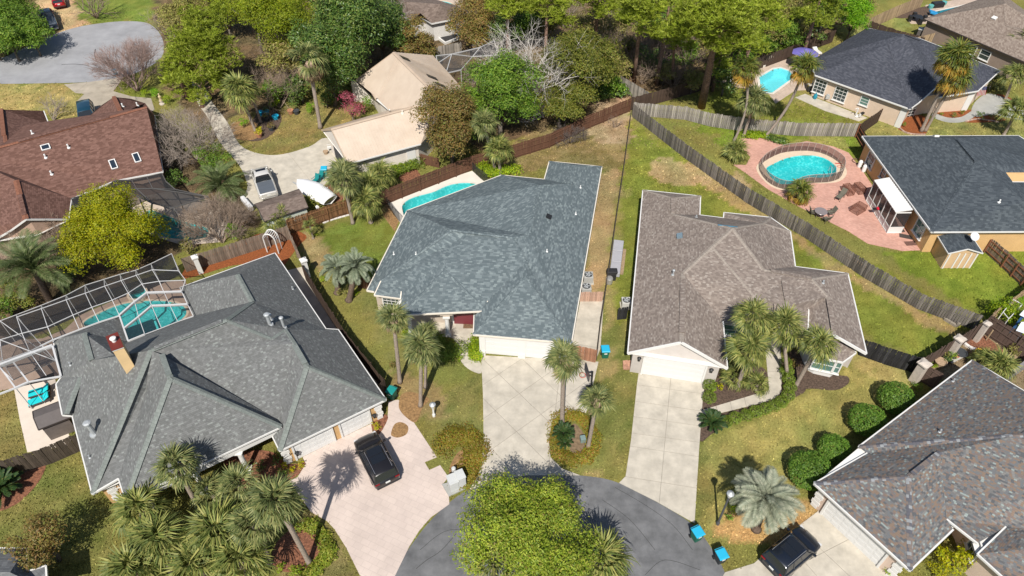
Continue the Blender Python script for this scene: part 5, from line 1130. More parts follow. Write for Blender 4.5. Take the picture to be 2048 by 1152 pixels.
# wire fence with timber posts between the two middle houses
wf = empty('wire_fence', P(1232, 430, 0), 'thin wire fence with dark posts between the blue-grey and taupe houses', 'fence'); pts = pxs(ZM, [(1260, 240), (1248, 330), (1233, 430), (1220, 520), (1208, 600), (1200, 650), (1192, 720)])
M_wire = screenmat('rusty_wire_mesh', (.06, .045, .035), .3); M_postd = plain('dark_post', (.05, .04, .032), .8)
for i in range(len(pts) - 1):
 a, b = pts[i], pts[i + 1]; k = max(1, int((b - a).length / 2.2))
 for j in range(k): mb = MB(); p = a.lerp(b, j / k); mb.box(p + Vector((0, 0, .6)), (.09, .09, 1.2)); mb.build('post', M_postd, wf)
 mb = MB(); mb.add([a + Vector((0, 0, .03)), b + Vector((0, 0, .03)), b + Vector((0, 0, 1.1)), a + Vector((0, 0, 1.1))], [(0, 1, 2, 3)]); mb.build('wire_mesh', M_wire, wf)
 mb = MB(); mb.bar(a + Vector((0, 0, 1.12)), b + Vector((0, 0, 1.12)), .06, .06); mb.bar(a + Vector((0, 0, .05)), b + Vector((0, 0, .05)), .12, .1); mb.build('rail', M_postd, wf)
# stone pillars
M_pil = noisy('pale_stone_pillar', (.50, .44, .38), .15, 4., .9, .3, 40.)
def pillar(px, py, h, w_, label, m=None, zt=True):
 p = P(px, py, h); r = empty('fence_pillar', (p.x, p.y, 0), label, 'pillar', 'fence pillars'); mb = MB(); mb.box((p.x, p.y, h / 2 - .1), (w_, w_, h - .2), R(30)); mb.build('shaft', m or M_pil, r, bevel=.015)
 mb = MB(); q = w_ * .72; mb.box((p.x, p.y, h - .14), (w_ * 1.35, w_ * 1.35, .12), R(30)); mb.lathe((p.x, p.y, h - .08), [(w_ * .9, 0), (w_ * .5, .12), (.05, .16)], 4); mb.build('cap', m or M_pil, r)
pillar(1851, 725, 2.35, .62, 'pale stone pillar at the end of the charcoal fence, lowest of three'); pillar(1922, 675, 2.35, .55, 'pale stone pillar in the middle of the brown board wall'); pillar(1977, 645, 2.3, .4, 'slim pale pillar at the corner of the brown wall by the grey fence end')
pillar(388, 512, 2.1, .42, 'white pillar in front of the old fence near the screen enclosure', M_white); pillar(606, 518, 2.2, .45, 'white pillar where the side passage of the lower left house begins', M_white)
pillar(634, 412, 2.0, .22, 'slim white post in the cane fence', M_white)
# ------------------------------------------------------------------ pool fences
def mesh_fence(name, label, pts, h, alpha, col, postc, every=1.0, closed=False):
 pts = [Vector((p[0], p[1], 0)) for p in pts]; c = sum(pts, Vector()) / len(pts); r = empty(name, c, label, 'pool fence'); ms = screenmat(name + '_mesh', col, alpha); pm = plain(name + '_post', postc, .5)
 seg = list(zip(pts, pts[1:] + ([pts[0]] if closed else []))) ; last = None
 acc = [];
 for a, b in seg:
  k = max(1, int(round((b - a).length / every)))
  for j in range(k): acc.append(a.lerp(b, j / k))
 acc.append(pts[0] if closed else pts[-1])
 for i in range(len(acc) - 1):
  a, b = acc[i], acc[i + 1]; mb = MB(); mb.bar(a, a + Vector((0, 0, h)), .035, .035, up=(1, 0, 0)); mb.build('post', pm, r)
  mb = MB(); mb.add([a + Vector((0, 0, .04)), b + Vector((0, 0, .04)), b + Vector((0, 0, h - .03)), a + Vector((0, 0, h - .03))], [(0, 1, 2, 3)]); mb.build('mesh_panel', ms, r)
  mb = MB(); mb.bar(a + Vector((0, 0, h)), b + Vector((0, 0, h)), .03, .03); mb.build('top_edge', pm, r)
 return r
mesh_fence('pool_mesh_fence', 'brown mesh safety fence round the kidney-shaped pool', spline(pxs(Z6, [(455, 480), (480, 395), (560, 335), (700, 270), (850, 248), (1000, 243), (1150, 265), (1290, 325), (1395, 410), (1405, 500), (1370, 565), (1240, 605), (1080, 612), (920, 640), (800, 690), (660, 665), (540, 595)]), 2), 1.15, .62, (.07, .04, .035), (.42, .34, .30), .9, True)
mesh_fence('pool_rail_fence', 'black metal pool fence at the left end of the white deck', pxs(ZB, [(152, 285), (185, 330), (222, 372)]), 1.2, .55, (.02, .022, .022), (.02, .02, .02), 1.0)
mesh_fence('pool_rail_fence', 'black metal pool fence at the far end of the white deck', pxs(ZB, [(618, 90), (660, 130), (700, 160)]), 1.2, .6, (.02, .025, .022), (.02, .02, .02), 1.0)
# ------------------------------------------------------------------ screen enclosures
def enclosure(name, label, nodes, beams, panels, frame, scr, w_=.045, thick=()):
 c = sum(nodes.values(), Vector()) / len(nodes); r = empty(name, (c.x, c.y, 0), label, 'enclosure')
 for q in beams:
  a, b = q[:2]; k = q[2] if len(q) > 2 else w_
  mb = MB(); mb.bar(nodes[a], nodes[b], k, k * 1.3); mb.build('beam', frame, r)
 for q in panels: mb = MB(); mb.add([nodes[k] for k in q], [tuple(range(len(q)))]); mb.build('screen_panel', scr, r)
 return r
M_scrA = screenmat('fine_dark_screen', (.04, .04, .045), .27); M_scrAw = screenmat('dense_dark_screen', (.02, .02, .024), .78)
nd = {}; bm, pn = [], []
# roof grid of the white enclosure: back row (far edge), upper row, middle, house edge
back = [(-130, 590), (0, 545), (128, 497), (318, 425), (510, 347), (655, 270), (800, 225), (922, 187), (1045, 155), (1160, 105), (1318, 28)]
far = [(-130, 608), (0, 562), (128, 515), (318, 450), (508, 383), (655, 332), (803, 278), (930, 235), (1045, 195), (1170, 152), (1370, 160)]
mid = [(-200, 720), (0, 690), (170, 640), (365, 590), (560, 500), (705, 440), (862, 385), (985, 330), (1090, 262), (1222, 240), (1425, 232)]
hse = [(-250, 900), (20, 855), (228, 780), (408, 690), (610, 612), (762, 555), (918, 505), (1035, 400), (1130, 330), (1260, 325), (1395, 320)]
n_ = len(back)
for i in range(n_):
 for k_, row_, z_ in (('b', back, 2.6), ('f', far, 3.3), ('m', mid, 3.4), ('h', hse, 2.95)): nd[k_ + str(i)] = ZL(*row_[i], z_)
 g = nd['b%d' % i].copy(); g.z = .03; nd['g%d' % i] = g
for i in range(n_):
 bm += [('b%d' % i, 'f%d' % i), ('f%d' % i, 'm%d' % i), ('m%d' % i, 'h%d' % i), ('b%d' % i, 'g%d' % i)]
 if i < n_ - 1:
  for r_ in 'bfmh': bm.append((r_ + str(i), r_ + str(i + 1), .08 if r_ == 'h' else .045))
  for p_, q_ in ('bf', 'fm', 'mh'): pn.append((p_ + str(i), p_ + str(i + 1), q_ + str(i + 1), q_ + str(i)))
# the part over the deep end by the chimney
ex = {'x0': (918, 505), 'x1': (958, 600), 'x2': (985, 700), 'y1': (1065, 515), 'y2': (1112, 648), 'z1': (1165, 430), 'z2': (1240, 600), 'w1': (1305, 425), 'w2': (1365, 550), 'v1': (1440, 418), 'v2': (1485, 510)}
for k, (x, y) in ex.items(): nd[k] = ZL(x, y, 3.0)
bm += [('x0', 'x2', .12), ('x2', 'y2', .1), ('y2', 'z2'), ('z2', 'w2'), ('w2', 'v2'), ('h7', 'y1'), ('y1', 'y2'), ('h8', 'z1'), ('z1', 'z2'), ('h9', 'w1'), ('w1', 'w2'), ('h10', 'v1'), ('v1', 'v2'), ('x1', 'y1', .14), ('y1', 'z1', .14), ('z1', 'w1', .14), ('w1', 'v1', .14), ('h6', 'h7', .16), ('h7', 'h8', .16), ('h8', 'h9', .15), ('h9', 'h10', .14)]
pn += [('x0', 'h7', 'y1', 'x1'), ('x1', 'y1', 'y2', 'x2'), ('h7', 'h8', 'z1', 'y1'), ('y1', 'z1', 'z2', 'y2'), ('h8', 'h9', 'w1', 'z1'), ('z1', 'w1', 'w2', 'z2'), ('h9', 'h10', 'v1', 'w1'), ('w1', 'v1', 'v2', 'w2')]
# near left bay with its door
for k, (x, y) in {'p0': (0, 885), 'p1': (405, 735), 'p2': (470, 970), 'p3': (-40, 1120), 'd0': (5, 905), 'd1': (105, 865), 'd2': (220, 1015), 'd3': (120, 1060), 'e1': (240, 800), 'e2': (355, 965), 'f1': (425, 850), 'f0': (100, 1000)}.items(): nd[k] = ZL(x, y, {'p0': 2.9, 'p1': 2.9, 'e1': 2.9}.get(k, 2.7))
bm += [('p0', 'p1', .2), ('p1', 'p2', .14), ('p2', 'd2', .1), ('d2', 'd3', .13), ('d3', 'p3', .1), ('d1', 'd2', .11), ('d0', 'd3', .11), ('e1', 'e2'), ('f0', 'f1'), ('d0', 'd1')]
pn += [('p0', 'p1', 'p2', 'd3', 'd0')]
for k in ('p1', 'p2', 'd2', 'd3'):
 q = nd[k].copy(); q.z = .03; nd[k + '_'] = q
bm += [('d2', 'd2_'), ('d3', 'd3_'), ('p2', 'p2_')]
enclosure('screen_enclosure', 'white-framed screen enclosure over the long pool of the lower left house', nd, bm, pn, plain('pale_grey_beam', (.52, .52, .52), .5), M_scrA)
# dark wall screens at the far side: separate dense panels
encA = bpy.data.objects['screen_enclosure']
for i in range(n_ - 1):
 mb = MB(); mb.add([nd['g%d' % i], nd['g%d' % (i + 1)], nd['b%d' % (i + 1)], nd['b%d' % i]], [(0, 1, 2, 3)]); mb.build('wall_screen', M_scrAw, encA)
# white privacy posts seen through the screen
# dark bronze enclosure of the red-brown house
nd2 = {}
for k, (x, y, z) in dict(a=(515, 780, 2.8), b=(630, 750, 2.8), c=(732, 722, 2.8), d=(830, 650, 2.8), e=(950, 650, 2.8), f=(1058, 625, 2.8), g=(1165, 600, 2.8), h=(855, 715, 3.6), i=(985, 712, 3.6), j=(1100, 710, 3.5), k=(1195, 660, 3.3), l=(1262, 717, 2.8), m=(1500, 768, 2.7), n=(1245, 850, 2.8), o=(1095, 815, 3.3), p=(1000, 770, 3.4), q=(640, 830, 3.0), r=(530, 840, 2.8), s=(1080, 960, 2.8), t=(1290, 905, 2.6)).items(): nd2[k] = ZH(x, y, z)
bm2 = [('a', 'b'), ('b', 'c'), ('c', 'd'), ('d', 'e'), ('e', 'f'), ('f', 'g'), ('d', 'h'), ('e', 'i'), ('f', 'j'), ('g', 'k'), ('h', 'i'), ('i', 'j'), ('j', 'l'), ('k', 'l'), ('l', 'm'), ('h', 'p'), ('i', 'o'), ('p', 'o'), ('o', 'n'), ('j', 'm'), ('n', 'm'), ('b', 'q'), ('c', 'q'), ('a', 'r'), ('o', 's', .12), ('n', 't'), ('q', 'r'), ('h', 'q'), ('p', 's', .12), ('n', 's')]
pn2 = [('d', 'e', 'i', 'h'), ('e', 'f', 'j', 'i'), ('f', 'g', 'k', 'l', 'j'), ('h', 'i', 'o', 'p'), ('i', 'j', 'm', 'n', 'o'), ('a', 'b', 'q', 'r'), ('b', 'c', 'q'), ('c', 'd', 'h', 'q'), ('j', 'l', 'm')]
e2 = enclosure('screen_enclosure', 'dark bronze screen enclosure against the red-brown roof', nd2, bm2, pn2, plain('bronze_beam', (.10, .095, .09), .5), screenmat('black_screen', (.02, .02, .022), .72), .08)
for k in 'lmntsr':
 q = nd2[k].copy(); q.z = 0; mb = MB(); mb.bar(nd2[k], q, .08, .08, up=(1, 0, 0)); mb.build('post', bpy.data.materials['bronze_beam'], e2)
# screen enclosure glimpsed behind the metal-roofed house
nd3 = {}
for k, (x, y, z) in dict(a=(1080, 335, 3.0), b=(1175, 325, 3.4), c=(1345, 285, 3.4), d=(1300, 340, 2.6), e=(1140, 440, 2.6), f=(1090, 380, 2.8), g=(1430, 245, 3.2), h=(1230, 420, 2.5), i=(1450, 330, 2.6)).items(): nd3[k] = Z2(x, y, z)
e3 = enclosure('screen_enclosure', 'grey screen enclosure behind the ribbed metal roof, half hidden by trees', nd3, [('a', 'b'), ('b', 'c'), ('c', 'g'), ('b', 'd'), ('c', 'd'), ('b', 'e'), ('a', 'f'), ('b', 'f'), ('e', 'h'), ('d', 'h'), ('d', 'i'), ('g', 'i')], [('a', 'b', 'f'), ('b', 'd', 'h', 'e'), ('b', 'c', 'd'), ('c', 'g', 'i', 'd'), ('b', 'e', 'f')], plain('grey_beam', (.4, .4, .4), .5), screenmat('grey_screen', (.06, .06, .065), .5), .09)
for k in 'ehif':
 q = nd3[k].copy(); q.z = 0; mb = MB(); mb.bar(nd3[k], q, .08, .08, up=(1, 0, 0)); mb.build('post', bpy.data.materials['grey_beam'], e3)
# ------------------------------------------------------------------ plants: palms
def frond_fan(k, ln, droop, width=.9, seg=18):
 # costapalmate fan leaf: petiole then blades radiating, tips drooping
 r = random.Random(k); mb = MB(); pet = ln * .45
 pts = [Vector((0, 0, 0)), Vector((pet * .5, 0, pet * .08)), Vector((pet, 0, pet * .06))]
 mb.tube(pts, [.03, .022, .015], 4, cap=False)
 for i in range(seg):
  a = (i / (seg - 1) - .5) * 2 * R(100) * width + r.uniform(-.05, .05); L_ = ln * .68 * (1 - .30 * abs(a) / R(118)) * r.uniform(.75, 1.12)
  d = Vector((math.cos(a), math.sin(a), 0)); w_ = .026 * ln; side = Vector((-d.y, d.x, 0)) * w_; v_ = abs(math.sin(a)) * .35 * L_; dr = droop * r.uniform(.7, 1.35)
  o = Vector((pet, 0, pet * .06)); p1 = o + d * L_ * .45 + Vector((0, 0, .09 * L_ + v_ * .5)); p2 = o + d * L_ * .8 + Vector((0, 0, -.02 * L_ - dr * L_ * .2 + v_ * .7)); p3 = o + d * L_ * (1.0 - .14 * dr) + Vector((0, 0, -dr * L_ * .55 + v_ * .6))
  f = Vector((0, 0, .5 * w_))
  mb.add([o - side * .3, o + side * .3, p1 - side + f, p1 + side - f, p2 - side * .5, p2 + side * .5, p3], [(0, 2, 3, 1), (2, 4, 5, 3), (4, 6, 5)])
 return mb
def frond_feather(k, ln, arch, leaf=.45, n=26, vee=.5):
 r = random.Random(k); mb = MB(); pts = [];
 for i in range(9):
  t = i / 8; pts.append(Vector((ln * (t - .22 * arch * t * t), 0, ln * (.38 * t - arch * .62 * t * t))))
 mb.tube(pts, [.035 * (1 - .8 * i / 8) for i in range(9)], 4, cap=False)
 for i in range(n):
  t = .12 + .88 * (i + .5) / n; f = t * 8; j = min(7, int(f)); p = pts[j].lerp(pts[j + 1], f - j); tan = (pts[j + 1] - pts[j]).normalized()
  for s in (-1, 1):
   L_ = leaf * ln * .5 * math.sin(math.pi * min(1, .18 + .82 * t)) ** .6 * r.uniform(.85, 1.1) + .08
   d = (tan * .75 + Vector((0, s * .85, 0)) + Vector((0, 0, vee * .5))).normalized(); w_ = tan * .03 + Vector((0, 0, .0)); tip = p + d * L_ + Vector((0, 0, -.35 * L_ * arch)); md = p + d * L_ * .5
   mb.add([p - w_ * .5, p + w_ * .5, md + w_, md - w_, tip], [(0, 1, 2, 3), (3, 2, 4)])
 return mb
LM_sabal = leafmat('sabal_leaf', [(0, (.095, .13, .04)), (.55, (.17, .20, .065)), (.9, (.30, .30, .11)), (1, (.42, .36, .17))], .3)
LM_sabal_y = leafmat('yellow_green_palmetto_leaf', [(0, (.10, .14, .03)), (.5, (.19, .225, .055)), (.88, (.33, .33, .09)), (1, (.44, .36, .14))], .3)  # yellower leaf tone than the plain sabal
LM_wash = leafmat('fan_palm_leaf', [(0, (.08, .13, .02)), (.6, (.16, .20, .035)), (1, (.30, .26, .05))], .35)
LM_wash_o = leafmat('yellowing_fan_leaf', [(0, (.30, .24, .04)), (.6, (.42, .27, .04)), (1, (.46, .22, .03))], .3)
LM_pindo = leafmat('silver_feather_leaf', [(0, (.143, .180, .113)), (.6, (.204, .238, .151)), (1, (.287, .312, .211))], .25)
LM_silver = leafmat('silver_palm_leaf', [(0, (.20, .23, .16)), (.6, (.29, .31, .22)), (1, (.40, .40, .29))], .25)
LM_feather = leafmat('feather_palm_leaf', [(0, (.07, .11, .03)), (.6, (.13, .17, .06)), (1, (.24, .26, .12))], .3)
LM_sago = leafmat('sago_leaf', [(0, (.02, .05, .012)), (.7, (.04, .085, .02)), (1, (.16, .15, .03))], .2)
LM_dead = leafmat('dead_frond', [(0, (.20, .13, .075)), (.6, (.29, .20, .12)), (1, (.38, .28, .18))], .15)
BK_sabal = noisy('sabal_bark', (.30, .245, .20), .3, 8., .95, .8, 20.); BK_dk = noisy('dark_palm_bark', (.14, .10, .075), .4, 9., .95, 1., 20.); BK_boot = noisy('palm_boots', (.33, .21, .13), .5, 12., .95, 1., 20., col2=(.40, .30, .22))
FANS = [frond_fan(i, 1.6, .55 + .25 * (i % 3), .95) for i in range(4)]; FANS_D = [frond_fan(10 + i, 1.6, 1.25, .8) for i in range(2)]
FEA = [frond_feather(i, 2.6, .75 + .1 * i) for i in range(3)]; FEA_P = [frond_feather(20 + i, 2.3, .95 + .1 * i, .42, 34, .9) for i in range(3)]; SAG = [frond_feather(30 + i, 1.1, .55 + .12 * i, .28, 24, .2) for i in range(3)]
_fm = {}
def frond_mesh(kind, m):
 key = (kind, m.name)
 if key not in _fm:
  res = []
  for b in {'fan': FANS, 'fand': FANS_D, 'fea': FEA, 'pin': FEA_P, 'sag': SAG}[kind]:
   o = b.build('frond', m); res.append(o.data); bpy.data.objects.remove(o)
  _fm[key] = res
 return _fm[key]
def crown(root, c, kind, m, n, scale, lo, hi, rnd, name='frond', tilt=.2, roll=.25):
 ms = frond_mesh(kind, m)
 for i in range(n):
  az = i * 2.39996 + rnd.uniform(-.25, .25); t = (i + .5) / n; el = lo + (hi - lo) * t ** .9 + rnd.uniform(-tilt, tilt)
  o = bpy.data.objects.new(name, rnd.choice(ms)); C.objects.link(o); o.parent = root; o.location = c - basis(root) + Vector((math.cos(az), math.sin(az), 0)) * .08
  q = Quaternion((0, 0, 1), az) @ Quaternion((0, 1, 0), -el) @ Quaternion((1, 0, 0), rnd.uniform(-roll, roll)); o.rotation_mode = 'QUATERNION'; o.rotation_quaternion = q
  s = scale * rnd.uniform(.85, 1.12) * (1 - .25 * max(0, t - .8) * 5 * .6); o.scale = (s, s, s)
def stem_to(base, cr):                        # height that puts the crown straight above the base
 G = P(*base, 0); best = None
 for i in range(8, 220):
  h = i * .06; p = P(*cr, h); d = (p.xy - G.xy).length
  if best is None or d < best[0]: best = (d, h, p)
 return G, best[2], best[1]
def palm(name, label, base, cr, kind='sabal', scale=1., n=26, tr=.16, seed=0, skirt=0, h=None, group='palms', bend=0.):
 rnd = random.Random(seed + int(cr[0] * 7 + cr[1] * 13))
 if h is None: G, top, h = stem_to(base, cr)
 else: top = P(*cr, h); G = P(*base, 0) if base else Vector((top.x, top.y, 0))
 r = empty(name, G, label, 'palm', group)
 mid = [G.lerp(top, t) + Vector((bend * math.sin(math.pi * t), 0, 0)) for t in (0, .25, .5, .75, 1)]
 mid = [Vector((p.x, p.y, h * t)) for p, t in zip(mid, (0, .25, .5, .75, 1))]
 mb = MB(); pts = spline(mid, 4, False); k = len(pts)
 mb.tube(pts, [tr * (1.5 if i == 0 else 1.12 if i == 1 else 1.0) * (1 - .12 * i / k) * (1 + .05 * (i % 2)) for i in range(k)], 9); mb.build('trunk', BK_dk if kind in ('pindo', 'silver', 'sago', 'feather') else BK_sabal, r, smooth=True)
 c = top
 if kind == 'sabal' or kind == 'sabal_y':
  m = LM_sabal if kind == 'sabal' else LM_sabal_y
  crown(r, c, 'fan', m, n, scale, R(-38), R(82), rnd);
  if skirt: crown(r, c - Vector((0, 0, .2)), 'fand', LM_dead, skirt, scale * .8, R(-75), R(-30), rnd, 'dead_frond')
  if skirt > 4:
   mb = MB(); mb.lathe(c - Vector((0, 0, .95)), [(tr, 0), (tr * 1.9, .3), (tr * 2.1, .7), (tr * 1.3, 1.0)], 9); mb.build('boots', BK_boot, r)
 elif kind == 'wash':
  crown(r, c, 'fan', LM_wash, n, scale, R(-10), R(82), rnd); crown(r, c - Vector((0, 0, .1)), 'fand', LM_wash_o, max(6, n // 2), scale * .95, R(-55), R(-12), rnd, 'yellow_frond'); crown(r, c - Vector((0, 0, .25)), 'fand', LM_dead, 8, scale * .7, R(-82), R(-60), rnd, 'dead_frond')
 elif kind in ('pindo', 'silver'): crown(r, c, 'pin', LM_pindo if kind == 'pindo' else LM_silver, n, scale, R(-25), R(75), rnd)
 elif kind == 'feather': crown(r, c, 'fea', LM_feather, n, scale, R(-20), R(78), rnd)
 elif kind == 'sago': crown(r, c, 'sag', LM_sago, n, scale, R(0), R(60), rnd, tilt=.12);
 return r
tB, t22 = tile(1, 1), tile(1, 2)
palm('sabal_palm', 'slim palm with a pale skirt in front of the arched porch, left of a pair', (800, 765), (787, 638), 'sabal', .8, 28, .16, 1, 12)
palm('sabal_palm', 'palm with drooping brown fronds beside the front hedge of the blue-grey house', (841, 812), (842, 698), 'sabal', .98, 30, .15, 2, 8)
palm('sabal_palm', 'thinner palm close behind the drooping one by the front hedge', (851, 775), (852, 672), 'sabal', .7, 18, .13, 3, 5)
palm('sabal_palm', 'tall palm with brown boots standing in front of the right garage door', (1124, 848), (1127, 722), 'sabal', .95, 28, .17, 4, 12)
palm('sabal_palm', 'leaning palm with a stripped top on the round planting island', (1176, 895), (1194, 800), 'sabal', .8, 20, .15, 5, 10)
palm('sabal_palm', 'upper left palm of the group at the taupe house entry', (1502, 742), (1504, 635), 'sabal_y', 1.05, 30, .15, 6, 3, group='entry palms')
palm('sabal_palm', 'upper right palm of the group at the taupe house entry', (1575, 755), (1566, 655), 'sabal_y', 1.1, 32, .15, 7, 3, group='entry palms')
palm('sabal_palm', 'palm beside the white double garage, lowest of the entry group', (1474, 778), (1497, 702), 'sabal_y', 1.1, 32, .16, 8, 3, group='entry palms')
palm('sabal_palm', 'palm standing before the bay window of the taupe house', (1592, 770), (1636, 692), 'sabal_y', 1.0, 30, .16, 9, 3, group='entry palms')
palm('palmetto', 'low palmetto under the palms at the taupe house garage corner', None, (1470, 755), 'sabal_y', .8, 18, .12, 10, 0, h=.6)
palm('palmetto', 'low palmetto beside the garden path of the taupe house', None, (1515, 770), 'sabal_y', .7, 16, .12, 11, 0, h=.6)
# big palms in front of the lower left house
palm('sabal_palm', 'tall palm overlapping the front eave of the green-grey house', (399, 1018), (354, 935), 'sabal', 1.02, 22, .17, 12, 3, group='front palms')
palm('sabal_palm', 'palm with a long bare trunk on the mulch island, rightmost of the front palms', (619, 1126), (553, 1004), 'sabal', 1.10, 24, .17, 13, 3, group='front palms')
palm('sabal_palm', 'palm left of the mulch island with a short leaning trunk', (540, 1126), (508, 1050), 'sabal', 1.07, 19, .17, 14, 3, group='front palms')
palm('sabal_palm', 'palm above the porch shrubs near the front columns', (500, 1040), (478, 970), 'sabal', 0.89, 22, .16, 15, 3, group='front palms')
palm('sabal_palm', 'large palmetto crown seen from above, lower left of the front palms', (345, 1150), (322, 1083), 'sabal_y', 1.27, 27, .2, 16, 0, group='front palms')
palm('sabal_palm', 'large palmetto crown seen from above in the middle of the front palms', (455, 1130), (441, 1068), 'sabal_y', 1.44, 29, .2, 17, 0, group='front palms')
palm('sabal_palm', 'yellowish palmetto crown against the left corner of the house front', (295, 1070), (283, 1022), 'sabal_y', 1.21, 24, .2, 18, 0, group='front palms')
palm('sabal_palm', 'palmetto crown cut by the bottom edge, left of the mulch island', (420, 1185), (400, 1135), 'sabal_y', 1.25, 22, .2, 19, 0, group='front palms')
palm('sabal_palm', 'palmetto crown at the bottom edge below the lower left front palms', (295, 1200), (270, 1140), 'sabal_y', 1.25, 27, .2, 20, 0, group='front palms')
palm('sabal_palm', 'pale palm near the roof edge left of the porch columns', (440, 1010), (420, 985), 'sabal', 0.87, 18, .16, 21, 0, group='front palms')
palm('sabal_palm', 'palmetto crown at the bottom between mulch island and front palms', (490, 1180), (483, 1120), 'sabal_y', 1.21, 21, .2, 22, 0, group='front palms')
palm('palmetto', 'palmetto shoots rising at the lower right of the round street tree', None, (1202, 1120), 'sabal_y', 1.32, 25, .18, 23, 0, h=2.6)
palm('palmetto', 'palmetto half hidden under the lower left of the round street tree', None, (985, 1130), 'sabal_y', 0.99, 16, .18, 24, 0, h=3.4)
palm('palmetto', 'palmetto at the bottom edge under the round street tree', None, (1080, 1160), 'sabal_y', 1.12, 19, .18, 25, 0, h=2.6)
# feather and pindo palms
palm('pindo_palm', 'silvery weeping pindo palm on the pine straw beside the dark parked car', (1512, 1058), (1530, 1000), 'silver', 1.12, 50, .26, 30)
palm('pindo_palm', 'left one of two grey-green pindo palms beside the tall dark fence', (675, 586), (676, 537), 'pindo', .82, 28, .26, 31)
palm('pindo_palm', 'right one of two grey-green pindo palms, with a stout rough trunk', (698, 601), (712, 534), 'pindo', .84, 28, .27, 32)
palm('date_palm', 'big feather palm with arching fronds beside the white screen enclosure', (102, 606), (70, 541), 'feather', 1.55, 36, .32, 33)
palm('date_palm', 'low feather palm below the dark bronze screen enclosure', None, (440, 372), 'feather', 1.3, 24, .25, 34, h=1.2)
palm('sago_palm', 'dark sago palm in the mulch bed at the left edge', None, (4, 975), 'sago', 1.5, 34, .2, 35, h=.6)
palm('sago_palm', 'dark green sago beside the round shrubs and the garden path', None, (1425, 846), 'sago', 1.05, 34, .15, 36, h=.45)
palm('sago_palm', 'sago on the planting island between the two drives', None, (1127, 866), 'sago', .85, 30, .15, 37, h=.7)
palm('sago_palm', 'smaller sago just below on the planting island', None, (1130, 886), 'sago', .6, 20, .12, 38, h=.35)
# behind the middle house
palm('sabal_palm', 'tall palm whose trunk crosses the cane fence', (706, 447), (688, 362), 'sabal', 1.15, 28, .17, 40, 6)
palm('palmetto', 'yellow-green palm clump at the left end of the white deck', (742, 445), (733, 405), 'sabal_y', 1.15, 30, .2, 41, 4)
palm('palmetto', 'bright palm clump directly above the yellow-green one', (748, 405), (742, 372), 'sabal_y', 1.15, 28, .2, 42, 3)
palm('palmetto', 'olive palmetto beside the blue bin and boat', None, (690, 350), 'sabal', 1.2, 30, .2, 43, h=2.6)
palm('palmetto', 'palmetto behind the red-brown fence', None, (762, 350), 'sabal_y', 1.05, 26, .2, 44, h=2.4)
palm('sabal_palm', 'small dark-topped palm before the metal-roofed house wall', (727, 350), (724, 318), 'sabal', .85, 22, .15, 45, 4)
palm('sabal_palm', 'grey-green palm behind the red-brown fence, beside the dark oak', (992, 345), (968, 250), 'sabal', 1.05, 24, .16, 46, 4)
palm('palmetto', 'yellow palm behind the blue-grey roof', (1000, 348), (998, 300), 'sabal_y', 1.1, 28, .18, 47, 2)
palm('palmetto', 'yellow-green young palm in the lawn corner by the cane fence', None, (620, 452), 'sabal_y', .55, 14, .1, 48, h=1.6)
palm('palmetto', 'palmetto tuft below the brown shed', None, (548, 445), 'sabal_y', .8, 22, .15, 49, h=1.2)
palm('palmetto', 'palmetto tuft right of the brown shed corner', None, (566, 432), 'sabal_y', .7, 18, .15, 50, h=1.5)
# upper left
palm('sabal_palm', 'palm beside the potted garden left of the round lawn', (511, 262), (480, 185), 'sabal_y', 1.5, 30, .17, 51, 3)
palm('sabal_palm', 'second palm just right of the potted garden palm', (522, 245), (500, 180), 'sabal', .95, 22, .15, 52, 3)
palm('dying_palm', 'very tall palm with hanging straw-coloured fronds over the round lawn', (641, 256), (618, 122), 'sabal', 1.7, 12, .22, 53, 34)
palm('palmetto', 'low palmetto at the porch of the metal-roofed house', None, (703, 178), 'sabal_y', .8, 20, .15, 54, h=.9)
palm('palmetto', 'palmetto behind the ridge of the metal roof', None, (862, 116), 'sabal_y', .9, 22, .15, 55, h=1.4)
# upper right
palm('fan_palm', 'tall curved fan palm left of the pale pool', (1467, 284), (1493, 143), 'wash', 1.2, 22, .14, 60, bend=.7)
palm('fan_palm', 'tall curved fan palm standing over the pale pool corner', (1530, 274), (1607, 138), 'wash', 1.2, 24, .16, 61, bend=.6)
palm('sabal_palm', 'shaggy palm between the two tall fan palms', (1487, 273), (1508, 205), 'sabal', 1.3, 34, .17, 62, 8)
palm('fan_palm', 'biggest fan palm, in front of the charcoal roof', (1842, 263), (1908, 120), 'wash', 1.45, 30, .19, 63)
palm('fan_palm', 'fan palm crown just below the biggest one', (1850, 262), (1910, 158), 'wash', 1.35, 26, .18, 64)
palm('fan_palm', 'fan palm at the top right edge beside the mushroom wall', (2034, 134), (2040, 88), 'wash', 1.3, 24, .16, 65)
palm('sabal_palm', 'palm at the right edge beside the grey drive', (2010, 200), (2028, 153), 'sabal_y', 1.2, 26, .16, 66)
palm('sabal_palm', 'leaning palm at the right edge above the slate roof', (2007, 270), (2032, 225), 'sabal_y', 1.25, 28, .17, 67)
palm('palmetto', 'yellow-green palmetto beside the patio table and the mesh fence', None, (1600, 385), 'wash', .95, 22, .15, 68, h=1.1)
palm('palmetto', 'shaggy palmetto beside the upper end of the brick patio', None, (1473, 303), 'sabal_y', 1.0, 24, .15, 69, h=1.0)
palm('palmetto', 'palmetto cluster behind the mottled roof by the yellow tub', None, (1995, 735), 'sabal_y', 1.0, 26, .15, 70, h=1.2)
palm('palmetto', 'small palmetto right of the yellow tub', None, (1968, 722), 'sabal_y', .7, 18, .12, 71, h=.9)
palm('palmetto', 'palmetto bush at the top right drive edge', None, (1985, 163), 'sabal', .9, 20, .14, 72, h=.9)
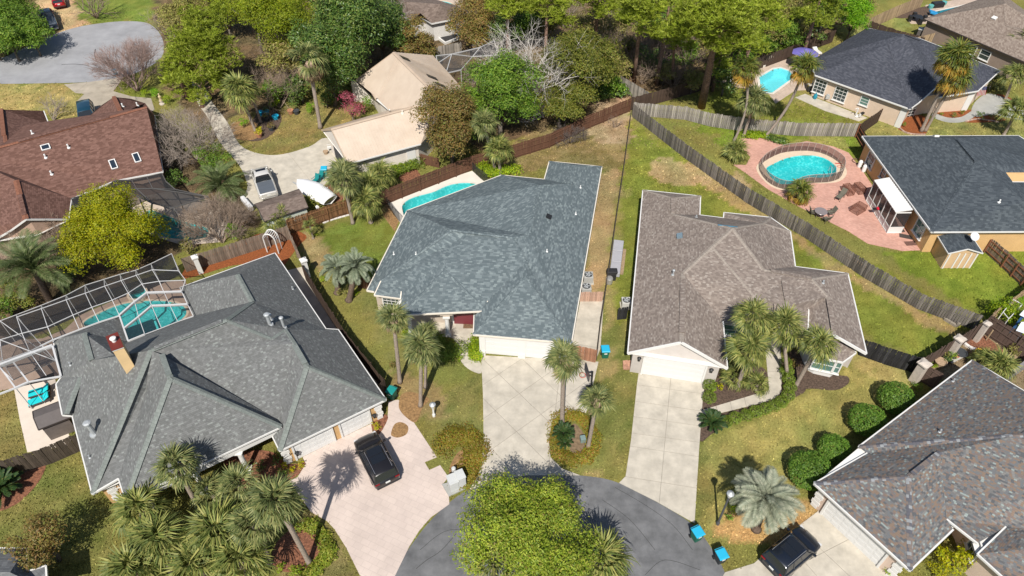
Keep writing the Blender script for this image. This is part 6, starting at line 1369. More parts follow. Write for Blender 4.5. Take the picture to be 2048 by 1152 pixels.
# ------------------------------------------------------------------ trees and shrubs
def quads(c, n, u, v):                        # numpy leaf quads centred at c with half-axes u, v
 vs = np.stack([c - u - v * .2, c + v * -1.0, c + u + v * .2, c + v], 1).reshape(-1, 3); return vs
def leaf_mesh(name, vs, m, parent, kind=None, k=4):
 off = basis(parent); vs = vs - np.array(off); n = len(vs) // k
 me = bpy.data.meshes.new(name); me.vertices.add(len(vs)); me.vertices.foreach_set('co', vs.astype(np.float32).ravel()); me.loops.add(n * k); me.polygons.add(n)
 me.loops.foreach_set('vertex_index', np.arange(n * k, dtype=np.int32)); me.polygons.foreach_set('loop_start', np.arange(0, n * k, k, dtype=np.int32)); me.polygons.foreach_set('loop_total', np.full(n, k, np.int32)); me.update()
 me.materials.append(m); o = bpy.data.objects.new(name, me); C.objects.link(o); o.parent = parent
 if kind: o['kind'] = kind
 return o
def unit(n):
 v = rng.normal(size=(n, 3)); return v / np.linalg.norm(v, axis=1, keepdims=True)
def blob_leaves(blobs, dens, size, shell=.45, up=.8, asp=.45, hole=.0, amp=1.0):
 # blobs: (centre, rx, ry, rz). Leaves fill the outer part of each lump, broken up by noise into sprays
 out = []
 for c, rx, ry, rz in blobs:
  A_ = 4 * math.pi * ((rx * ry) ** 1.6 / 3 + 2 * (max(rx, ry) * rz) ** 1.6 / 3) ** (1 / 1.6); n = int(A_ * dens)
  d = unit(n); d[:, 2] = np.where(d[:, 2] < -.45, -d[:, 2] * .5, d[:, 2])
  ns = fbm(d[:, 0] * 2.2 + c[0] * 3.1 + 50 + d[:, 2] * 1.7, d[:, 1] * 2.2 + c[1] * 2.7 + 50 - d[:, 2] * 1.3, 3)
  n5 = fbm(d[:, 0] * 6 + c[0] * 1.3 + 80, d[:, 1] * 6 + d[:, 2] * 4 + c[1] + 80, 2)
  rad = (1 - shell * rng.random(n) ** 1.7) * (1 + amp * (1.15 * (ns - .45) + .5 * (n5 - .5)))
  keep = ns + rng.random(n) * .25 > .34 + hole; d, rad = d[keep], rad[keep]; n = len(d)
  p = np.array(c) + d * rad[:, None] * np.array([rx, ry, rz])
  nor = d + unit(n) * .9; nor[:, 2] += up; nor /= np.linalg.norm(nor, axis=1, keepdims=True)
  t = np.cross(nor, unit(n)); t /= np.linalg.norm(t, axis=1, keepdims=True); b_ = np.cross(nor, t); s = size * rng.uniform(.6, 1.25, (n, 1))
  out.append(quads(p, n, t * s, b_ * s * asp))
 return np.concatenate(out)
def lumps(c, rx, ry, rz, k, seed, f=.48):
 r = random.Random(seed); bl = [(c, rx * .55, ry * .55, rz * .62)]
 for i in range(k):
  a = i * 2.39996 + r.uniform(-.4, .4); e = r.uniform(-.15, 1.0); q = math.cos(e * 1.35)
  d = Vector((math.cos(a) * q * rx, math.sin(a) * q * ry, math.sin(e * 1.35) * rz)) * r.uniform(.5, .95); s = r.uniform(f * .5, f * 1.05)
  bl.append((Vector(c) + d, rx * s, ry * s, rz * s * .9))
 return bl
BK_oak = noisy('grey_bark', (.15, .125, .10), .35, 6., .95, 1., 20.); BK_pine = noisy('pine_bark', (.20, .12, .085), .45, 5., .95, 1., 14., col2=(.25, .16, .12)); BK_bare = noisy('pale_twig_bark', (.29, .24, .20), .25, 5., .9); BK_bare2 = noisy('reddish_twig_bark', (.27, .19, .165), .25, 5., .9); BK_ghost = noisy('dead_grey_wood', (.52, .48, .44), .2, 5., .9); BK_bare3 = noisy('brown_twig_bark', (.24, .18, .135), .3, 5., .9)
LM = dict(
 lime=leafmat('lime_leaf', [(0, (.205, .265, .006)), (.5, (.368, .385, .006)), (.85, (.524, .490, .006)), (1, (.310, .225, .018))], .4),
 street=leafmat('yellow_green_leaf', [(0, (0.110, 0.181, 0.014)), (.5, (0.234, 0.308, 0.024)), (.85, (0.389, 0.434, 0.054)), (1, (0.207, 0.153, 0.040))], .36),
 oak=leafmat('oak_leaf', [(0, (.072, .159, .014)), (.6, (.140, .248, .020)), (1, (.258, .340, .048))], .3),
 dark=leafmat('magnolia_leaf', [(0, (.049, .106, .022)), (.6, (.099, .177, .028)), (1, (.223, .262, .061))], .22, .4),
 yellow=leafmat('yellowing_oak_leaf', [(0, (.085, .12, .014)), (.5, (.165, .19, .024)), (.85, (.26, .25, .045)), (1, (.33, .28, .06))], .35),
 spring=leafmat('spring_leaf', [(0, (.114, .180, .006)), (.5, (.221, .280, .006)), (1, (.351, .365, .034))], .4),
 bright=leafmat('bright_green_leaf', [(0, (.099, .254, .006)), (.5, (.158, .364, .006)), (1, (.295, .501, .020))], .4),
 bronze=leafmat('bronze_leaf', [(0, (.137, .103, .029)), (.45, (.199, .169, .037)), (.8, (.295, .153, .052)), (1, (.158, .231, .037))], .28),
 pine=leafmat('pine_needles', [(0, (.170, .231, .014)), (.6, (.267, .333, .024)), (1, (.417, .455, .066))], .3),
 scrub=leafmat('scrub_leaf', [(0, (.149, .159, .032)), (.4, (.253, .260, .053)), (.8, (.331, .270, .096)), (1, (.241, .169, .074))], .3),
 hedge=leafmat('clipped_hedge_leaf', [(0, (.062, .150, .015)), (.6, (.119, .237, .022)), (1, (.225, .338, .050))], .28),
 box=leafmat('boxwood_leaf', [(0, (.087, .146, .011)), (.6, (.150, .224, .018)), (1, (.250, .286, .047))], .28),
 gold=leafmat('golden_shrub_leaf', [(0, (.307, .324, .006)), (.6, (.525, .491, .006)), (1, (.600, .579, .006))], .4),
 groundcover=leafmat('red_green_groundcover_leaf', [(0, (.181, .191, .018)), (.5, (.291, .244, .028)), (.8, (.334, .151, .031)), (1, (.176, .273, .014))], .3),
 pink=leafmat('pink_blossom', [(0, (.347, .055, .107)), (.6, (.504, .092, .161)), (1, (.307, .169, .135))], .3),
 fresh=leafmat('fresh_leaf', [(0, (.146, .267, .009)), (.6, (.269, .389, .011)), (1, (.456, .508, .026))], .4),
 grassy=leafmat('grassy_leaf', [(0, (.134, .202, .013)), (.6, (.241, .293, .027)), (1, (.428, .393, .067))], .35))
def limb_set(top, base, rx, rz, k, seed, r0):
 r = random.Random(seed); mb = MB(); base = Vector(base); top = Vector(top); fork = base.lerp(top, .45); n = 8
 pts = [base, base.lerp(fork, .5) + Vector((r.uniform(-.15, .15), r.uniform(-.15, .15), 0)), fork]; mb.tube(pts, [r0 * 1.25, r0, r0 * .8], n)
 for i in range(k):
  a = i * 2.4 + r.uniform(-.3, .3); e = top + Vector((math.cos(a) * rx * .6, math.sin(a) * rx * .6, r.uniform(-.2, .5) * rz)); m_ = fork.lerp(e, .5) + Vector((0, 0, .12 * rz)); mb.tube([fork, m_, e], [r0 * .55, r0 * .35, r0 * .1], 6)
 return mb
def tree(name, label, c, rad, h, leaf='oak', squash=.8, k=9, dens=28, size=.16, group=None, base=None, trunk=None, bark=None, ry=None, shell=.45, hole=0., f=.48, up=.8, z_c=None, limbs=6, cat='tree', amp=1.0):
 # c: survey point of the crown's middle, rad in metres, h: crown centre height
 q_ = .72 if rad > 1.6 else .85; size *= q_; dens /= q_ ** 1.7
 top = P(*c, h); G = P(*base, 0) if base else Vector((top.x, top.y, 0)); r = empty(name, G, label, cat, group)
 seed = int(c[0] * 3 + c[1] * 5); rz = rad * squash
 vs = blob_leaves(lumps(top, rad, ry or rad, rz, k, seed, f), dens, size, shell, up, hole=hole, amp=amp)
 leaf_mesh('crown', vs, LM[leaf], r)
 if h > .8: limb_set(top, G, rad, rz, limbs, seed, trunk or max(.08, rad * .055)).build('trunk', bark or BK_oak, r, smooth=True)
 return r
def shrub(label, c, rad, leaf='box', h=None, squash=.85, dens=60, size=.085, group=None, name='shrub', k=4, ry=None):
 tight = name in ('ball_hedge', 'boxwood')
 if tight:
  top = P(*c, h); r = empty(name, (top.x, top.y, 0), label, 'shrub', group)
  leaf_mesh('foliage', blob_leaves([(top, rad, rad, rad * squash)], dens * 1.5, size, .14, 1.0, hole=-.6, amp=.16), LM[leaf], r); return r
 return tree(name, label, c, rad, h if h is not None else rad * .7, leaf, squash, k, dens, size, group, shell=.3, f=.4, ry=ry, cat='shrub', hole=-.2)
tree('street_tree', 'round yellow-green tree in the turning circle, bottom middle', (1052, 1072), 4.25, 3.9, 'street', .78, 26, 66, .125, f=.36, hole=.09, shell=.6, amp=1.25)
tree('golden_tree', 'dense golden-green tree beside the white screen enclosure, left', (226, 472), 4.5, 3.6, 'lime', .85, 22, 60, .125, f=.38)
tree('oak_tree', 'large dark green oak behind the red-brown fence, middle top', (1000, 203), 4.6, 4.6, 'oak', 1.0, 20, 32, .18, f=.42)
tree('oak_tree', 'big yellow-green oak by the lot corner at the top', (1158, 135), 4.6, 5.2, 'yellow', 1.0, 20, 30, .18, f=.42)
tree('oak_tree', 'lower yellow-green oak crown beside the pale old fence', (1120, 205), 3.4, 3.6, 'yellow', .9, 9, 42, .16)
tree('bronze_tree', 'bronze-leaved tree in front of the metal-roofed house', (900, 262), 3.9, 4.2, 'bronze', 1.15, 12, 36, .17)
tree('bronze_tree', 'bronze-leaved tree beside the white boarded house at the top', (948, 52), 3.3, 3.6, 'bronze', 1.15, 11, 36, .18)
tree('bronze_tree', 'bronze-leaved tree just left of the metal ridge at the top', (824, 90), 2.9, 3.2, 'bronze', 1.0, 10, 36, .18)
tree('magnolia_tree', 'dark magnolia behind the round lawn at the top', (690, 80), 6.0, 6.5, 'dark', 1.1, 15, 26, .2)
tree('magnolia_tree', 'dark broadleaf tree left of the metal-roofed house', (660, 155), 4.2, 3.8, 'dark', .9, 10, 28, .19)
tree('magnolia_tree', 'dark tree at the top beside the bare grey branches', (760, 60), 4.4, 5.0, 'dark', 1.0, 11, 34, .19)
tree('spring_tree', 'fresh yellow-green tree at the top left of the dying palm', (560, 60), 5.0, 6.0, 'spring', 1.15, 18, 34, .15, hole=.14, f=.4)
tree('spring_tree', 'second fresh yellow-green tree cut by the top edge', (505, 18), 4.6, 6.0, 'spring', 1.0, 16, 32, .15, hole=.14, f=.4)
tree('oak_tree', 'dark green tree on the top left beside the turning circle end', (370, 40), 3.6, 4.0, 'scrub', .9, 9, 30, .19)
def conifer_leaves(bl, n_per, size):
 out = []
 for c, rx, ry, rz in bl:
  m = int(n_per * rx * ry); d = unit(m); p = np.array(c) + d * np.array([rx, ry, rz]) * (rng.random((m, 1)) ** .5)
  for j in range(7):
   t = unit(m); t[:, 2] = np.abs(t[:, 2]) * .8 + .1; t /= np.linalg.norm(t, axis=1, keepdims=True); s = np.cross(t, unit(m)); s /= np.linalg.norm(s, axis=1, keepdims=True)
   L_ = size * rng.uniform(.7, 1.2, (m, 1)); out.append(np.stack([p - s * size * .09, p + s * size * .09, p + t * L_ + s * size * .03, p + t * L_ - s * size * .03], 1).reshape(-1, 3))
 return np.concatenate(out)
def pine(label, c, rad, h, base=None, group='pines of the wood', trunk=.28, k=15, flat=.30, spread=.8, leaf='pine', n_per=34, ht=None):
 top = P(*c, h); G = P(*base, 0) if base else Vector((top.x, top.y, 0)); r = empty('pine_tree', G, label, 'tree', group); rn = random.Random(int(c[0] * 3 + c[1])); bl = []; mb = MB(); ht = ht or rad * 1.5
 axis = lambda t: Vector((G.x, G.y, 0)).lerp(Vector((top.x, top.y, h + ht * .45)), t)
 pts = [axis(t) for t in (0, .3, .6, .85, 1)]; mb.tube(pts, [trunk * 1.2, trunk, trunk * .75, trunk * .4, .05], 9)
 for i in range(k):
  a = i * 2.39996 + rn.uniform(-.4, .4); t = i / (k - 1); z = h - ht * .5 + ht * t + rn.uniform(-.4, .4); q = rad * (1 - .75 * t ** 1.6) * rn.uniform(.45, 1.0) * spread; s = axis(z / (h + ht * .45)); e = Vector((s.x + math.cos(a) * q, s.y + math.sin(a) * q, z + .15 * q))
  if i < k - 1: mb.tube([s - Vector((0, 0, .3)), s.lerp(e, .5), e], [trunk * .32, trunk * .22, .03], 5)
  w_ = rad * rn.uniform(.26, .44); bl.append((e, w_, w_, w_ * .62));
  for _ in range(2):
   o = Vector((rn.uniform(-1, 1), rn.uniform(-1, 1), rn.uniform(-.3, .4))) * w_ * .9; bl.append((e + o, w_ * .55, w_ * .55, w_ * .4))
 leaf_mesh('crown', conifer_leaves(bl, n_per, .42), LM[leaf], r); mb.build('trunk', BK_pine, r, smooth=True); return r
pine('great dark pine over the drive left of the round lawn', (420, 100), 5.4, 6.0, (405, 215), trunk=.25, k=26, ht=8, group=None, n_per=28)
pine('dark conifer lower on the left of the great pine', (358, 150), 3.0, 3.2, None, k=14, group=None, n_per=28)
pine('tall pine with a thick bare trunk behind the pale pool', (1436, 45), 6.0, 14.0, (1403, 215), trunk=.42, k=22, ht=7)
pine('pine with a slender trunk in front of the wood', (1280, 30), 3.8, 11.0, (1268, 165), trunk=.24, k=15, ht=5)
pine('pine leaning over the fence corner, left of the thick trunk', (1345, 75), 3.0, 9.0, (1345, 165), trunk=.2, k=13, ht=4)
pine('pine at the top edge above the yellow oak', (1195, -5), 4.0, 10.0, (1190, 110), trunk=.24, k=15, ht=5)
pine('pine at the top edge between the two trunks', (1340, 0), 4.2, 11.0, None, trunk=.25, k=16, ht=5)
pine('broad pine at the top edge right of the thick trunk', (1520, 8), 4.6, 10.0, None, trunk=.25, k=17, ht=5)
pine('pine at the top edge over the wood, middle', (1095, -5), 4.0, 9.5, None, trunk=.24, k=14, ht=5)
pine('young pine beside the shaggy trunk behind the pale pool', (1440, 125), 2.2, 4.6, (1424, 182), trunk=.2, k=12, ht=4)
pine('green pine beside the dark fence of the pale pool', (1490, 60), 2.8, 6.0, None, trunk=.22, k=13, ht=4)
pine('pine at the top edge near the tan fence', (1640, 0), 3.8, 8.0, None, trunk=.24, k=14, ht=5)
pine('far pine at the top of the wood, left', (1015, -5), 3.8, 8.5, None, trunk=.24, k=14, ht=5)
# understorey and scrub
und = [(1190, 110, 2.4, 'scrub'), (1235, 140, 2.0, 'scrub'), (1300, 125, 2.2, 'dark'), (1330, 150, 1.6, 'scrub'), (1375, 110, 2.2, 'oak'), (1385, 165, 1.8, 'scrub'), (1450, 160, 2.4, 'dark'), (1490, 105, 2.8, 'oak'), (1515, 60, 3.2, 'scrub'), (1560, 75, 2.8, 'oak'), (1580, 45, 3.4, 'scrub'), (1620, 55, 2.6, 'dark'), (1545, 25, 3.6, 'yellow'), (1600, 15, 3.4, 'scrub'), (1650, 30, 3.0, 'oak'), (1470, 20, 3.6, 'scrub'), (1400, 60, 2.4, 'scrub'), (1310, 60, 2.6, 'oak'), (1240, 60, 2.2, 'scrub'), (1060, 30, 3.8, 'yellow'), (1040, 60, 3.0, 'oak'), (990, 70, 3.0, 'dark'), (1090, 55, 2.8, 'scrub'), (1210, 150, 1.9, 'yellow'), (1225, 175, 1.6, 'oak'), (1260, 100, 1.8, 'yellow'), (1350, 40, 2.4, 'oak'), (1700, 5, 3.2, 'scrub'), (1660, -5, 3.6, 'scrub'), (1180, 50, 3.2, 'scrub'), (1420, 100, 2.4, 'scrub'), (1530, 90, 2.0, 'oak'), (620, 100, 3.2, 'scrub'), (560, 130, 2.8, 'scrub'), (600, 180, 2.0, 'dark'), (545, 190, 1.8, 'oak'), (660, 30, 3.8, 'scrub'), (590, 20, 4.0, 'spring'), (730, 20, 4.0, 'scrub'), (765, 8, 3.2, 'dark'), (450, 30, 4.0, 'spring'), (400, 15, 4.2, 'scrub')]
kinds = dict(scrub='olive-brown understorey tree of the wood', dark='dark evergreen understorey tree of the wood', oak='mid-green understorey tree of the wood', yellow='yellow-green understorey tree of the wood', spring='fresh lime understorey tree at the top')
ORD = 'leftmost|second from the left|third from the left|fourth from the left|fifth from the left|sixth from the left|seventh from the left|eighth from the left|ninth from the left|tenth from the left|tenth from the right|ninth from the right|eighth from the right|seventh from the right|sixth from the right|fifth from the right|fourth from the right|third from the right|second from the right|rightmost'.split('|')
def place(i, n): return ORD[i] if i < (n + 1) // 2 else ORD[20 - n + i]
und.sort()
for x, y, r_, l_ in und: tree('understorey_tree', kinds[l_] + ', ' + place(*(lambda q: (q.index((x, y, r_, l_)), len(q)))([u for u in und if u[3] == l_])), (x, y), r_, r_ * .9, l_, .95, 7, 18, .21, group='%s understorey trees' % l_, hole=.06 if l_ == 'scrub' else 0, limbs=4)
OAKS = [(15, 45, 3.6), (55, 55, 3.2), (20, 85, 3.0), (65, 80, 2.6), (-30, 20, 4.0), (30, 15, 3.6), (-20, 80, 3.2)]
for x, y, r_ in OAKS: tree('oak_tree', 'dark spreading oak of the top left corner, ' + place(sorted(OAKS).index((x, y, r_)), 7), (x, y), r_, r_ * .9, 'oak', .8, 8, 28, .19, group='top left oaks', limbs=4)
tree('bright_tree', 'bright green round tree behind the charcoal roof', (1708, 38), 2.9, 3.2, 'bright', .95, 9, 40, .16)
# shrubs by name
for (x, y, r_, h_, l_, lab) in [(1620, 940, 1.5, 1.15, 'hedge', 'lowest and largest ball hedge beside the mottled roof'), (1668, 897, 1.15, 1.0, 'hedge', 'ball hedge second from the bottom beside the mottled roof'), (1734, 840, 1.35, 1.1, 'hedge', 'ball hedge third from the bottom beside the mottled roof'), (1792, 796, 1.35, 1.1, 'hedge', 'topmost ball hedge beside the mottled roof')]:
 shrub(lab, (x, y), r_, l_, h_, .85, 120, .085, 'ball hedges', 'ball_hedge', 6)
row = [(1452, 843), (1470, 836), (1493, 830), (1512, 823), (1530, 817), (1549, 811), (1563, 803), (1577, 790), (1580, 775), (1577, 758), (1575, 742), (1572, 727)]
for i, (x, y) in enumerate(row): shrub('round boxwood along the garden path, %s from the sago palm' % 'nearest second third fourth fifth sixth seventh eighth ninth tenth eleventh furthest'.split()[i], (x, y), .52, 'box', .42, .9, 120, .06, 'path boxwoods', 'boxwood')
for x, y, lab in ((1419, 771, 'round boxwood beside the garage end of the dark mulch bed'), (1419, 794, 'lower round boxwood at the drive edge of the dark mulch bed')): shrub(lab, (x, y), .55, 'box', .42, .9, 120, .06, None, 'boxwood')
shrub('lime green small shrub between the boxwoods and the palms', (1441, 774), .4, 'gold', .3, group=None)
# long clipped hedges
def hedge(label, t, pts, wd, h, leaf, dens=70, size=.085, name='hedge', group=None):
 ps = [t(x, y, 0) for x, y in pts]; c = sum(ps, Vector()) / len(ps); r = empty(name, c, label, 'hedge', group); bl = []
 for i in range(len(ps) - 1):
  ln = (ps[i + 1] - ps[i]).length; k = max(2, int(ln / (wd * .45)))
  for j in range(k + 1): p = ps[i].lerp(ps[i + 1], j / k); bl.append((Vector((p.x, p.y, h * .5)), wd * .6, wd * .6, h * .6))
 leaf_mesh('foliage', blob_leaves(bl, dens, size, .35, .6, hole=-.3), LM[leaf], r); return r
hedge('clipped hedge in front of the arched porch', tB, [(1080, 905), (1130, 985), (1210, 960)], 1.5, .9, 'box'); hedge('dark part of the porch hedge under the palm', tB, [(960, 900), (1090, 900)], 1.2, .8, 'box')
hedge('narrow green hedge between the garage and the front path', tB, [(1318, 905), (1316, 960), (1322, 1000)], .95, .7, 'fresh')
hedge('red-green ground cover horseshoe beside the pink drive', t30, [(1120, 380), (1180, 320), (1260, 310), (1320, 360), (1320, 440), (1280, 520), (1245, 580)], 1.6, .35, 'groundcover', 60, .08)
hedge('red-green ground cover ring on the island between the drives', t31, [(270, 205), (330, 185), (400, 200), (450, 240), (485, 320), (480, 400), (440, 450), (350, 460), (280, 430), (255, 340), (262, 250)], 1.0, .35, 'groundcover', 70, .08)
hedge('grassy border round the red mulch island', t30, [(280, 850), (350, 850), (410, 920), (440, 990), (420, 1050), (360, 1110), (300, 1140)], .9, .35, 'grassy', 60, .1)
hedge('clipped hedge along the metal-roofed house', ZS, [(1480, 290), (1620, 240), (1790, 175)], 1.5, .9, 'fresh', 60, .1); hedge('upper half of the hedge beside the white wall', ZS, [(1640, 250), (1850, 170)], 1.6, 1.0, 'box', 60, .1)
hedge('square hedge behind the pale pool', Z5, [(660, 300), (760, 270), (860, 220)], 1.4, 1.4, 'box', 50, .11); hedge('creeper along the top of the brown garden wall', ZR, [(690, 380), (800, 400), (930, 490), (1050, 590), (1100, 640)], .7, 2.2, 'fresh', 60, .09)
hedge('low hedge beside the fence corner at the back of the blue-grey house', ZM, [(1195, 195), (1240, 190)], 2.2, 1.4, 'dark', 40, .14); hedge('shrub row behind the far pool fence of the white deck', ZB, [(670, 70), (720, 110), (850, 95)], 1.5, .9, 'fresh', 50, .1)
hedge('flower border behind the upper end of the brick patio', Z6, [(300, 60), (400, 70), (520, 70)], 1.3, .5, 'fresh', 50, .1); hedge('dark shrub border by the bent palm of the brick patio', Z6, [(560, 90), (640, 130), (720, 150)], 1.2, .5, 'dark', 50, .1)
small = [(t30, 722, 250, .42, 'gold', 'golden round shrub at the right garage pier'), (t30, 172, 490, .36, 'gold', 'golden shrub left of the garage bed'), (t30, 213, 517, .34, 'gold', 'golden shrub in the middle of the garage bed'), (t30, 268, 487, .36, 'gold', 'golden shrub at the tip of the garage bed'), (t30, 120, 455, .5, 'dark', 'dark shrub under the porch eave in the garage bed'), (t30, 150, 540, .5, 'oak', 'green shrub below the golden ones in the garage bed'), (t30, 20, 500, .55, 'dark', 'dark shrub beside the porch column'), (t30, 10, 590, .45, 'gold', 'yellow shrub beside the front palms'),
 (t30, 147, 1100, .42, 'fresh', 'grassy tuft left in the mulch island foreground'), (t30, 225, 1125, .5, 'fresh', 'grassy tuft at the bottom of the mulch island'), (tB, 340, 255, .4, 'fresh', 'yellow-green plant at the lawn edge by the cane fence'), (tB, 320, 190, .45, 'gold', 'yellow plant against the cane fence'), (tB, 400, 520, .5, 'fresh', 'bright shrub at the foot of the pindo palms'), (tB, 600, 600, .4, 'fresh', 'small green shrub beside the rough pindo trunk'), (tB, 500, 600, .5, 'scrub', 'olive shrub under the pindo palms'), (tB, 820, 1040, .5, 'bronze', 'rust-coloured shrub beside the slim palm'), (tB, 900, 850, .6, 'fresh', 'green shrub under the porch corner'),
 (tB, 1225, 1000, .4, 'fresh', 'small shrub at the front path bend'), (ZW, 1140, 720, .3, 'oak', 'little plant beside the right garage pier'), (ZF, 985, 990, .4, 'oak', 'plant in the mulch before the beige house corner'), (ZF, 1365, 830, .7, 'lime', 'yellow shrub before the beige garage wall'), (ZF, 1380, 915, .45, 'dark', 'dark mound in the orange mulch bed'), (ZF, 1280, 905, .3, 'oak', 'little plant in the orange mulch bed'), (ZF, 1450, 895, .4, 'oak', 'green mound in the orange mulch bed'), (ZF, 1590, 915, .75, 'dark', 'dark round bush beside the grey drive'), (ZF, 1705, 925, .75, 'dark', 'dark bush by the leaning palm at the right edge'), (ZF, 1215, 945, .35, 'oak', 'little plant beside the garden path'),
 (ZE, 780, 1080, 1.3, 'lime', 'yellow-green bush before the lower right house'), (ZE, 850, 1010, .8, 'lime', 'upper lobe of foliage by the dark glazed door'), (ZE, 700, 1120, .8, 'lime', 'small bush at the bottom edge before the lower right house'), (ZE, 735, 985, .5, 'scrub', 'straggly shrub against the lower right wall'), (ZE, 440, 1120, .4, 'fresh', 'little plant at the drive corner of the lower right house'), (ZE, 600, 190, .5, 'oak', 'shrub beside the topmost ball hedge'),
 (tile(2, 0), 560, 480 + 80, .8, 'dark', 'dark shrub in the lot corner'), (ZS, 740, 530, 1.0, 'yellow', 'yellow-green bush between the shed and the boat'), (ZS, 1010, 240 + 80, 1.1, 'oak', 'round bush beside the boat and bin'), (tile(0, 0), 1265, 970, 2.2, 'oak', 'glossy dark green tree below the bare bush'), (tile(0, 0), 1040, 1070, 1.5, 'dark', 'dark bush beside the dark screen enclosure'), (tile(0, 0), 870, 560, .8, 'fresh', 'green shrub beside the cracked drive'), (tile(0, 0), 930, 560, .9, 'bright', 'leafy shrub beside the statue path'), (tile(0, 0), 1000, 600, .8, 'fresh', 'low plants by the garden statue'), (tile(0, 0), 1460, 740, .7, 'bright', 'bright plant under the potted garden palm'),
 (tile(1, 0), 640, 640, 1.4, 'oak', 'green shrub before the metal-roofed porch'), (tile(1, 0), 320, 650, .9, 'bright', 'bright shrub at the back of the round lawn'), (tile(1, 0), 100, 620, 1.0, 'fresh', 'bright shrubs at the left back of the round lawn'), (tile(1, 0), 230, 600, 1.3, 'dark', 'dark bush behind the round lawn'), (tile(1, 0), 420, 600, 1.4, 'dark', 'dark bush at the right of the round lawn'), (tile(1, 0), 20, 780, .6, 'gold', 'yellow potted plants at the left of the round lawn'), (tile(1, 0), 905, 960, .4, 'fresh', 'little palm plant before the white wall'), (tile(0, 1), 1400, 240, 1.2, 'oak', 'leafy shrub along the old fence'), (tile(0, 1), 1120, 330, 1.1, 'scrub', 'brownish shrub behind the old fence'), (tile(0, 1), 80, 640, 2.0, 'yellow', 'yellow-green bush below the big feather palm'), (tile(0, 1), 30, 690, 1.6, 'oak', 'green bush at the left edge beside the screen enclosure'), (tile(0, 1), 420, 480, 1.6, 'dark', 'dark shrub right of the big feather palm'),
 (ZR, 1040, 190, .7, 'bright', 'bright shrub at the right edge above the potted garden'), (ZR, 975, 740, .7, 'scrub', 'dark reddish shrub right of the mulch garden'), (ZR, 150, 900, .35, 'fresh', 'little yellow plant by the lowest pillar'), (ZC, 1000, 1010, .55, 'bronze', 'rust shrub beside the bay bed'), (ZC, 960, 1060, .6, 'box', 'green shrub left of the bay bed'), (ZC, 560, 1130, .55, 'fresh', 'shrub at the garage corner bed'), (t31, 1330, 750, .5, 'fresh', 'bright plant at the foot of the silver palm'), (t31, 1300, 800, .4, 'oak', 'green plant beside the lamp post'), (tile(0, 2), 100, 0, .1, 'oak', 'tuft')]
for t_, x, y, r_, l_, lab in small:
 if r_ > .2: shrub(lab, t_.px(x, y), r_, l_, r_ * .75, .85, 60 if r_ < 1 else 45, .085 if r_ < 1 else .12)
tree('reddish_tree', 'small rust-leaved tree with a long shadow at the lower left', (82, 1085), 2.3, 2.6, 'bronze', .85, 8, 40, .12, hole=.08)
tree('blossom_tree', 'small pink blossoming tree before the metal-roofed house', (702, 215), 1.9, 2.2, 'pink', .9, 7, 22, .10, hole=.12)
# ------------------------------------------------------------------ bare trees: twigs grown branch by branch
def bare(name, label, base, c, rad, h, bark, seed, stems=6, levels=4, kids=4, r0=.07, flare=1.0, spread=.75, group=None):
 rn = random.Random(seed); top = P(*c, h); G = P(*base, 0) if base else Vector((top.x, top.y, 0)); r = empty(name, G, label, 'tree', group); mb = MB(); R_ = rad
 tgt = Vector((top.x, top.y, h))
 def grow(p, d, ln, rr, lv):
  q1 = p + d * ln * .5 + Vector((rn.uniform(-1, 1), rn.uniform(-1, 1), rn.uniform(-.4, 1))) * ln * .08; q2 = p + d * ln + Vector((rn.uniform(-1, 1), rn.uniform(-1, 1), rn.uniform(-.2, .6))) * ln * .12
  mb.tube([p, q1, q2] if lv > 1 else [p, q2], ([rr, rr * .8, rr * .6] if lv > 1 else [rr, rr * (.6 if lv else .25)]), 3 if lv < 2 else 5, cap=False)
  if lv == 0: return
  for i in range(kids):
   nd_ = (d * (1.0 if i else 1.4) + Vector((rn.gauss(0, 1), rn.gauss(0, 1), rn.gauss(.12, .8))) * spread).normalized(); s = q2 if i < kids - 1 else q1
   grow(s, nd_, ln * rn.uniform(.58, .8), max(.009, rr * .55), lv - 1)
 axis = (tgt - G); A_ = axis.length
 for i in range(stems):
  a = i * 2.4; d = (axis.normalized() * 1.2 + Vector((math.cos(a), math.sin(a), .1)) * flare * rn.uniform(.35, 1.0) * R_ / max(A_, 1)).normalized(); grow(G + Vector((math.cos(a), math.sin(a), 0)) * .1, d, (A_ + R_) * .33, r0, levels)
 o = mb.build('branches', bark, r); return r
bare('crape_myrtle', 'bare reddish vase-shaped crape myrtle beside the upper left turning circle', (276, 182), (258, 122), 3.3, 3.4, BK_bare2, 1, 11, 4, 5, .07, 1.7, .42)
bare('bare_tree', 'bare pale twiggy tree at the right end of the red-brown roof', (395, 320), (370, 272), 3.6, 3.2, BK_bare, 2, 9, 4, 5, .08, 1.7, .7)
bare('bare_shrub', 'bare twiggy shrub over the pool of the red-brown house', (445, 485), (432, 430), 2.6, 2.2, BK_bare3, 3, 10, 4, 5, .05, 1.7, .6)
bare('bare_shrub', 'bare twiggy shrub right beside the old fence, behind the arbour', (462, 475), (480, 425), 1.9, 1.8, BK_bare3, 13, 7, 4, 3, .04, 1.5, .6)
bare('bare_shrub', 'tangle of bare twigs left of the golden tree', (62, 520), (60, 470), 3.0, 2.0, BK_bare3, 4, 10, 4, 5, .05, 1.9, .8)
bare('bare_shrub', 'second tangle of bare twigs under the golden tree', (130, 520), (125, 480), 2.4, 1.8, BK_bare3, 14, 8, 4, 4, .045, 1.9, .8)
bare('bare_tree', 'small bare tree on the dormant lawn before the red-brown roof', (108, 240), (105, 205), 1.5, 1.9, BK_bare, 5, 7, 4, 3, .05, 1.3, .5)
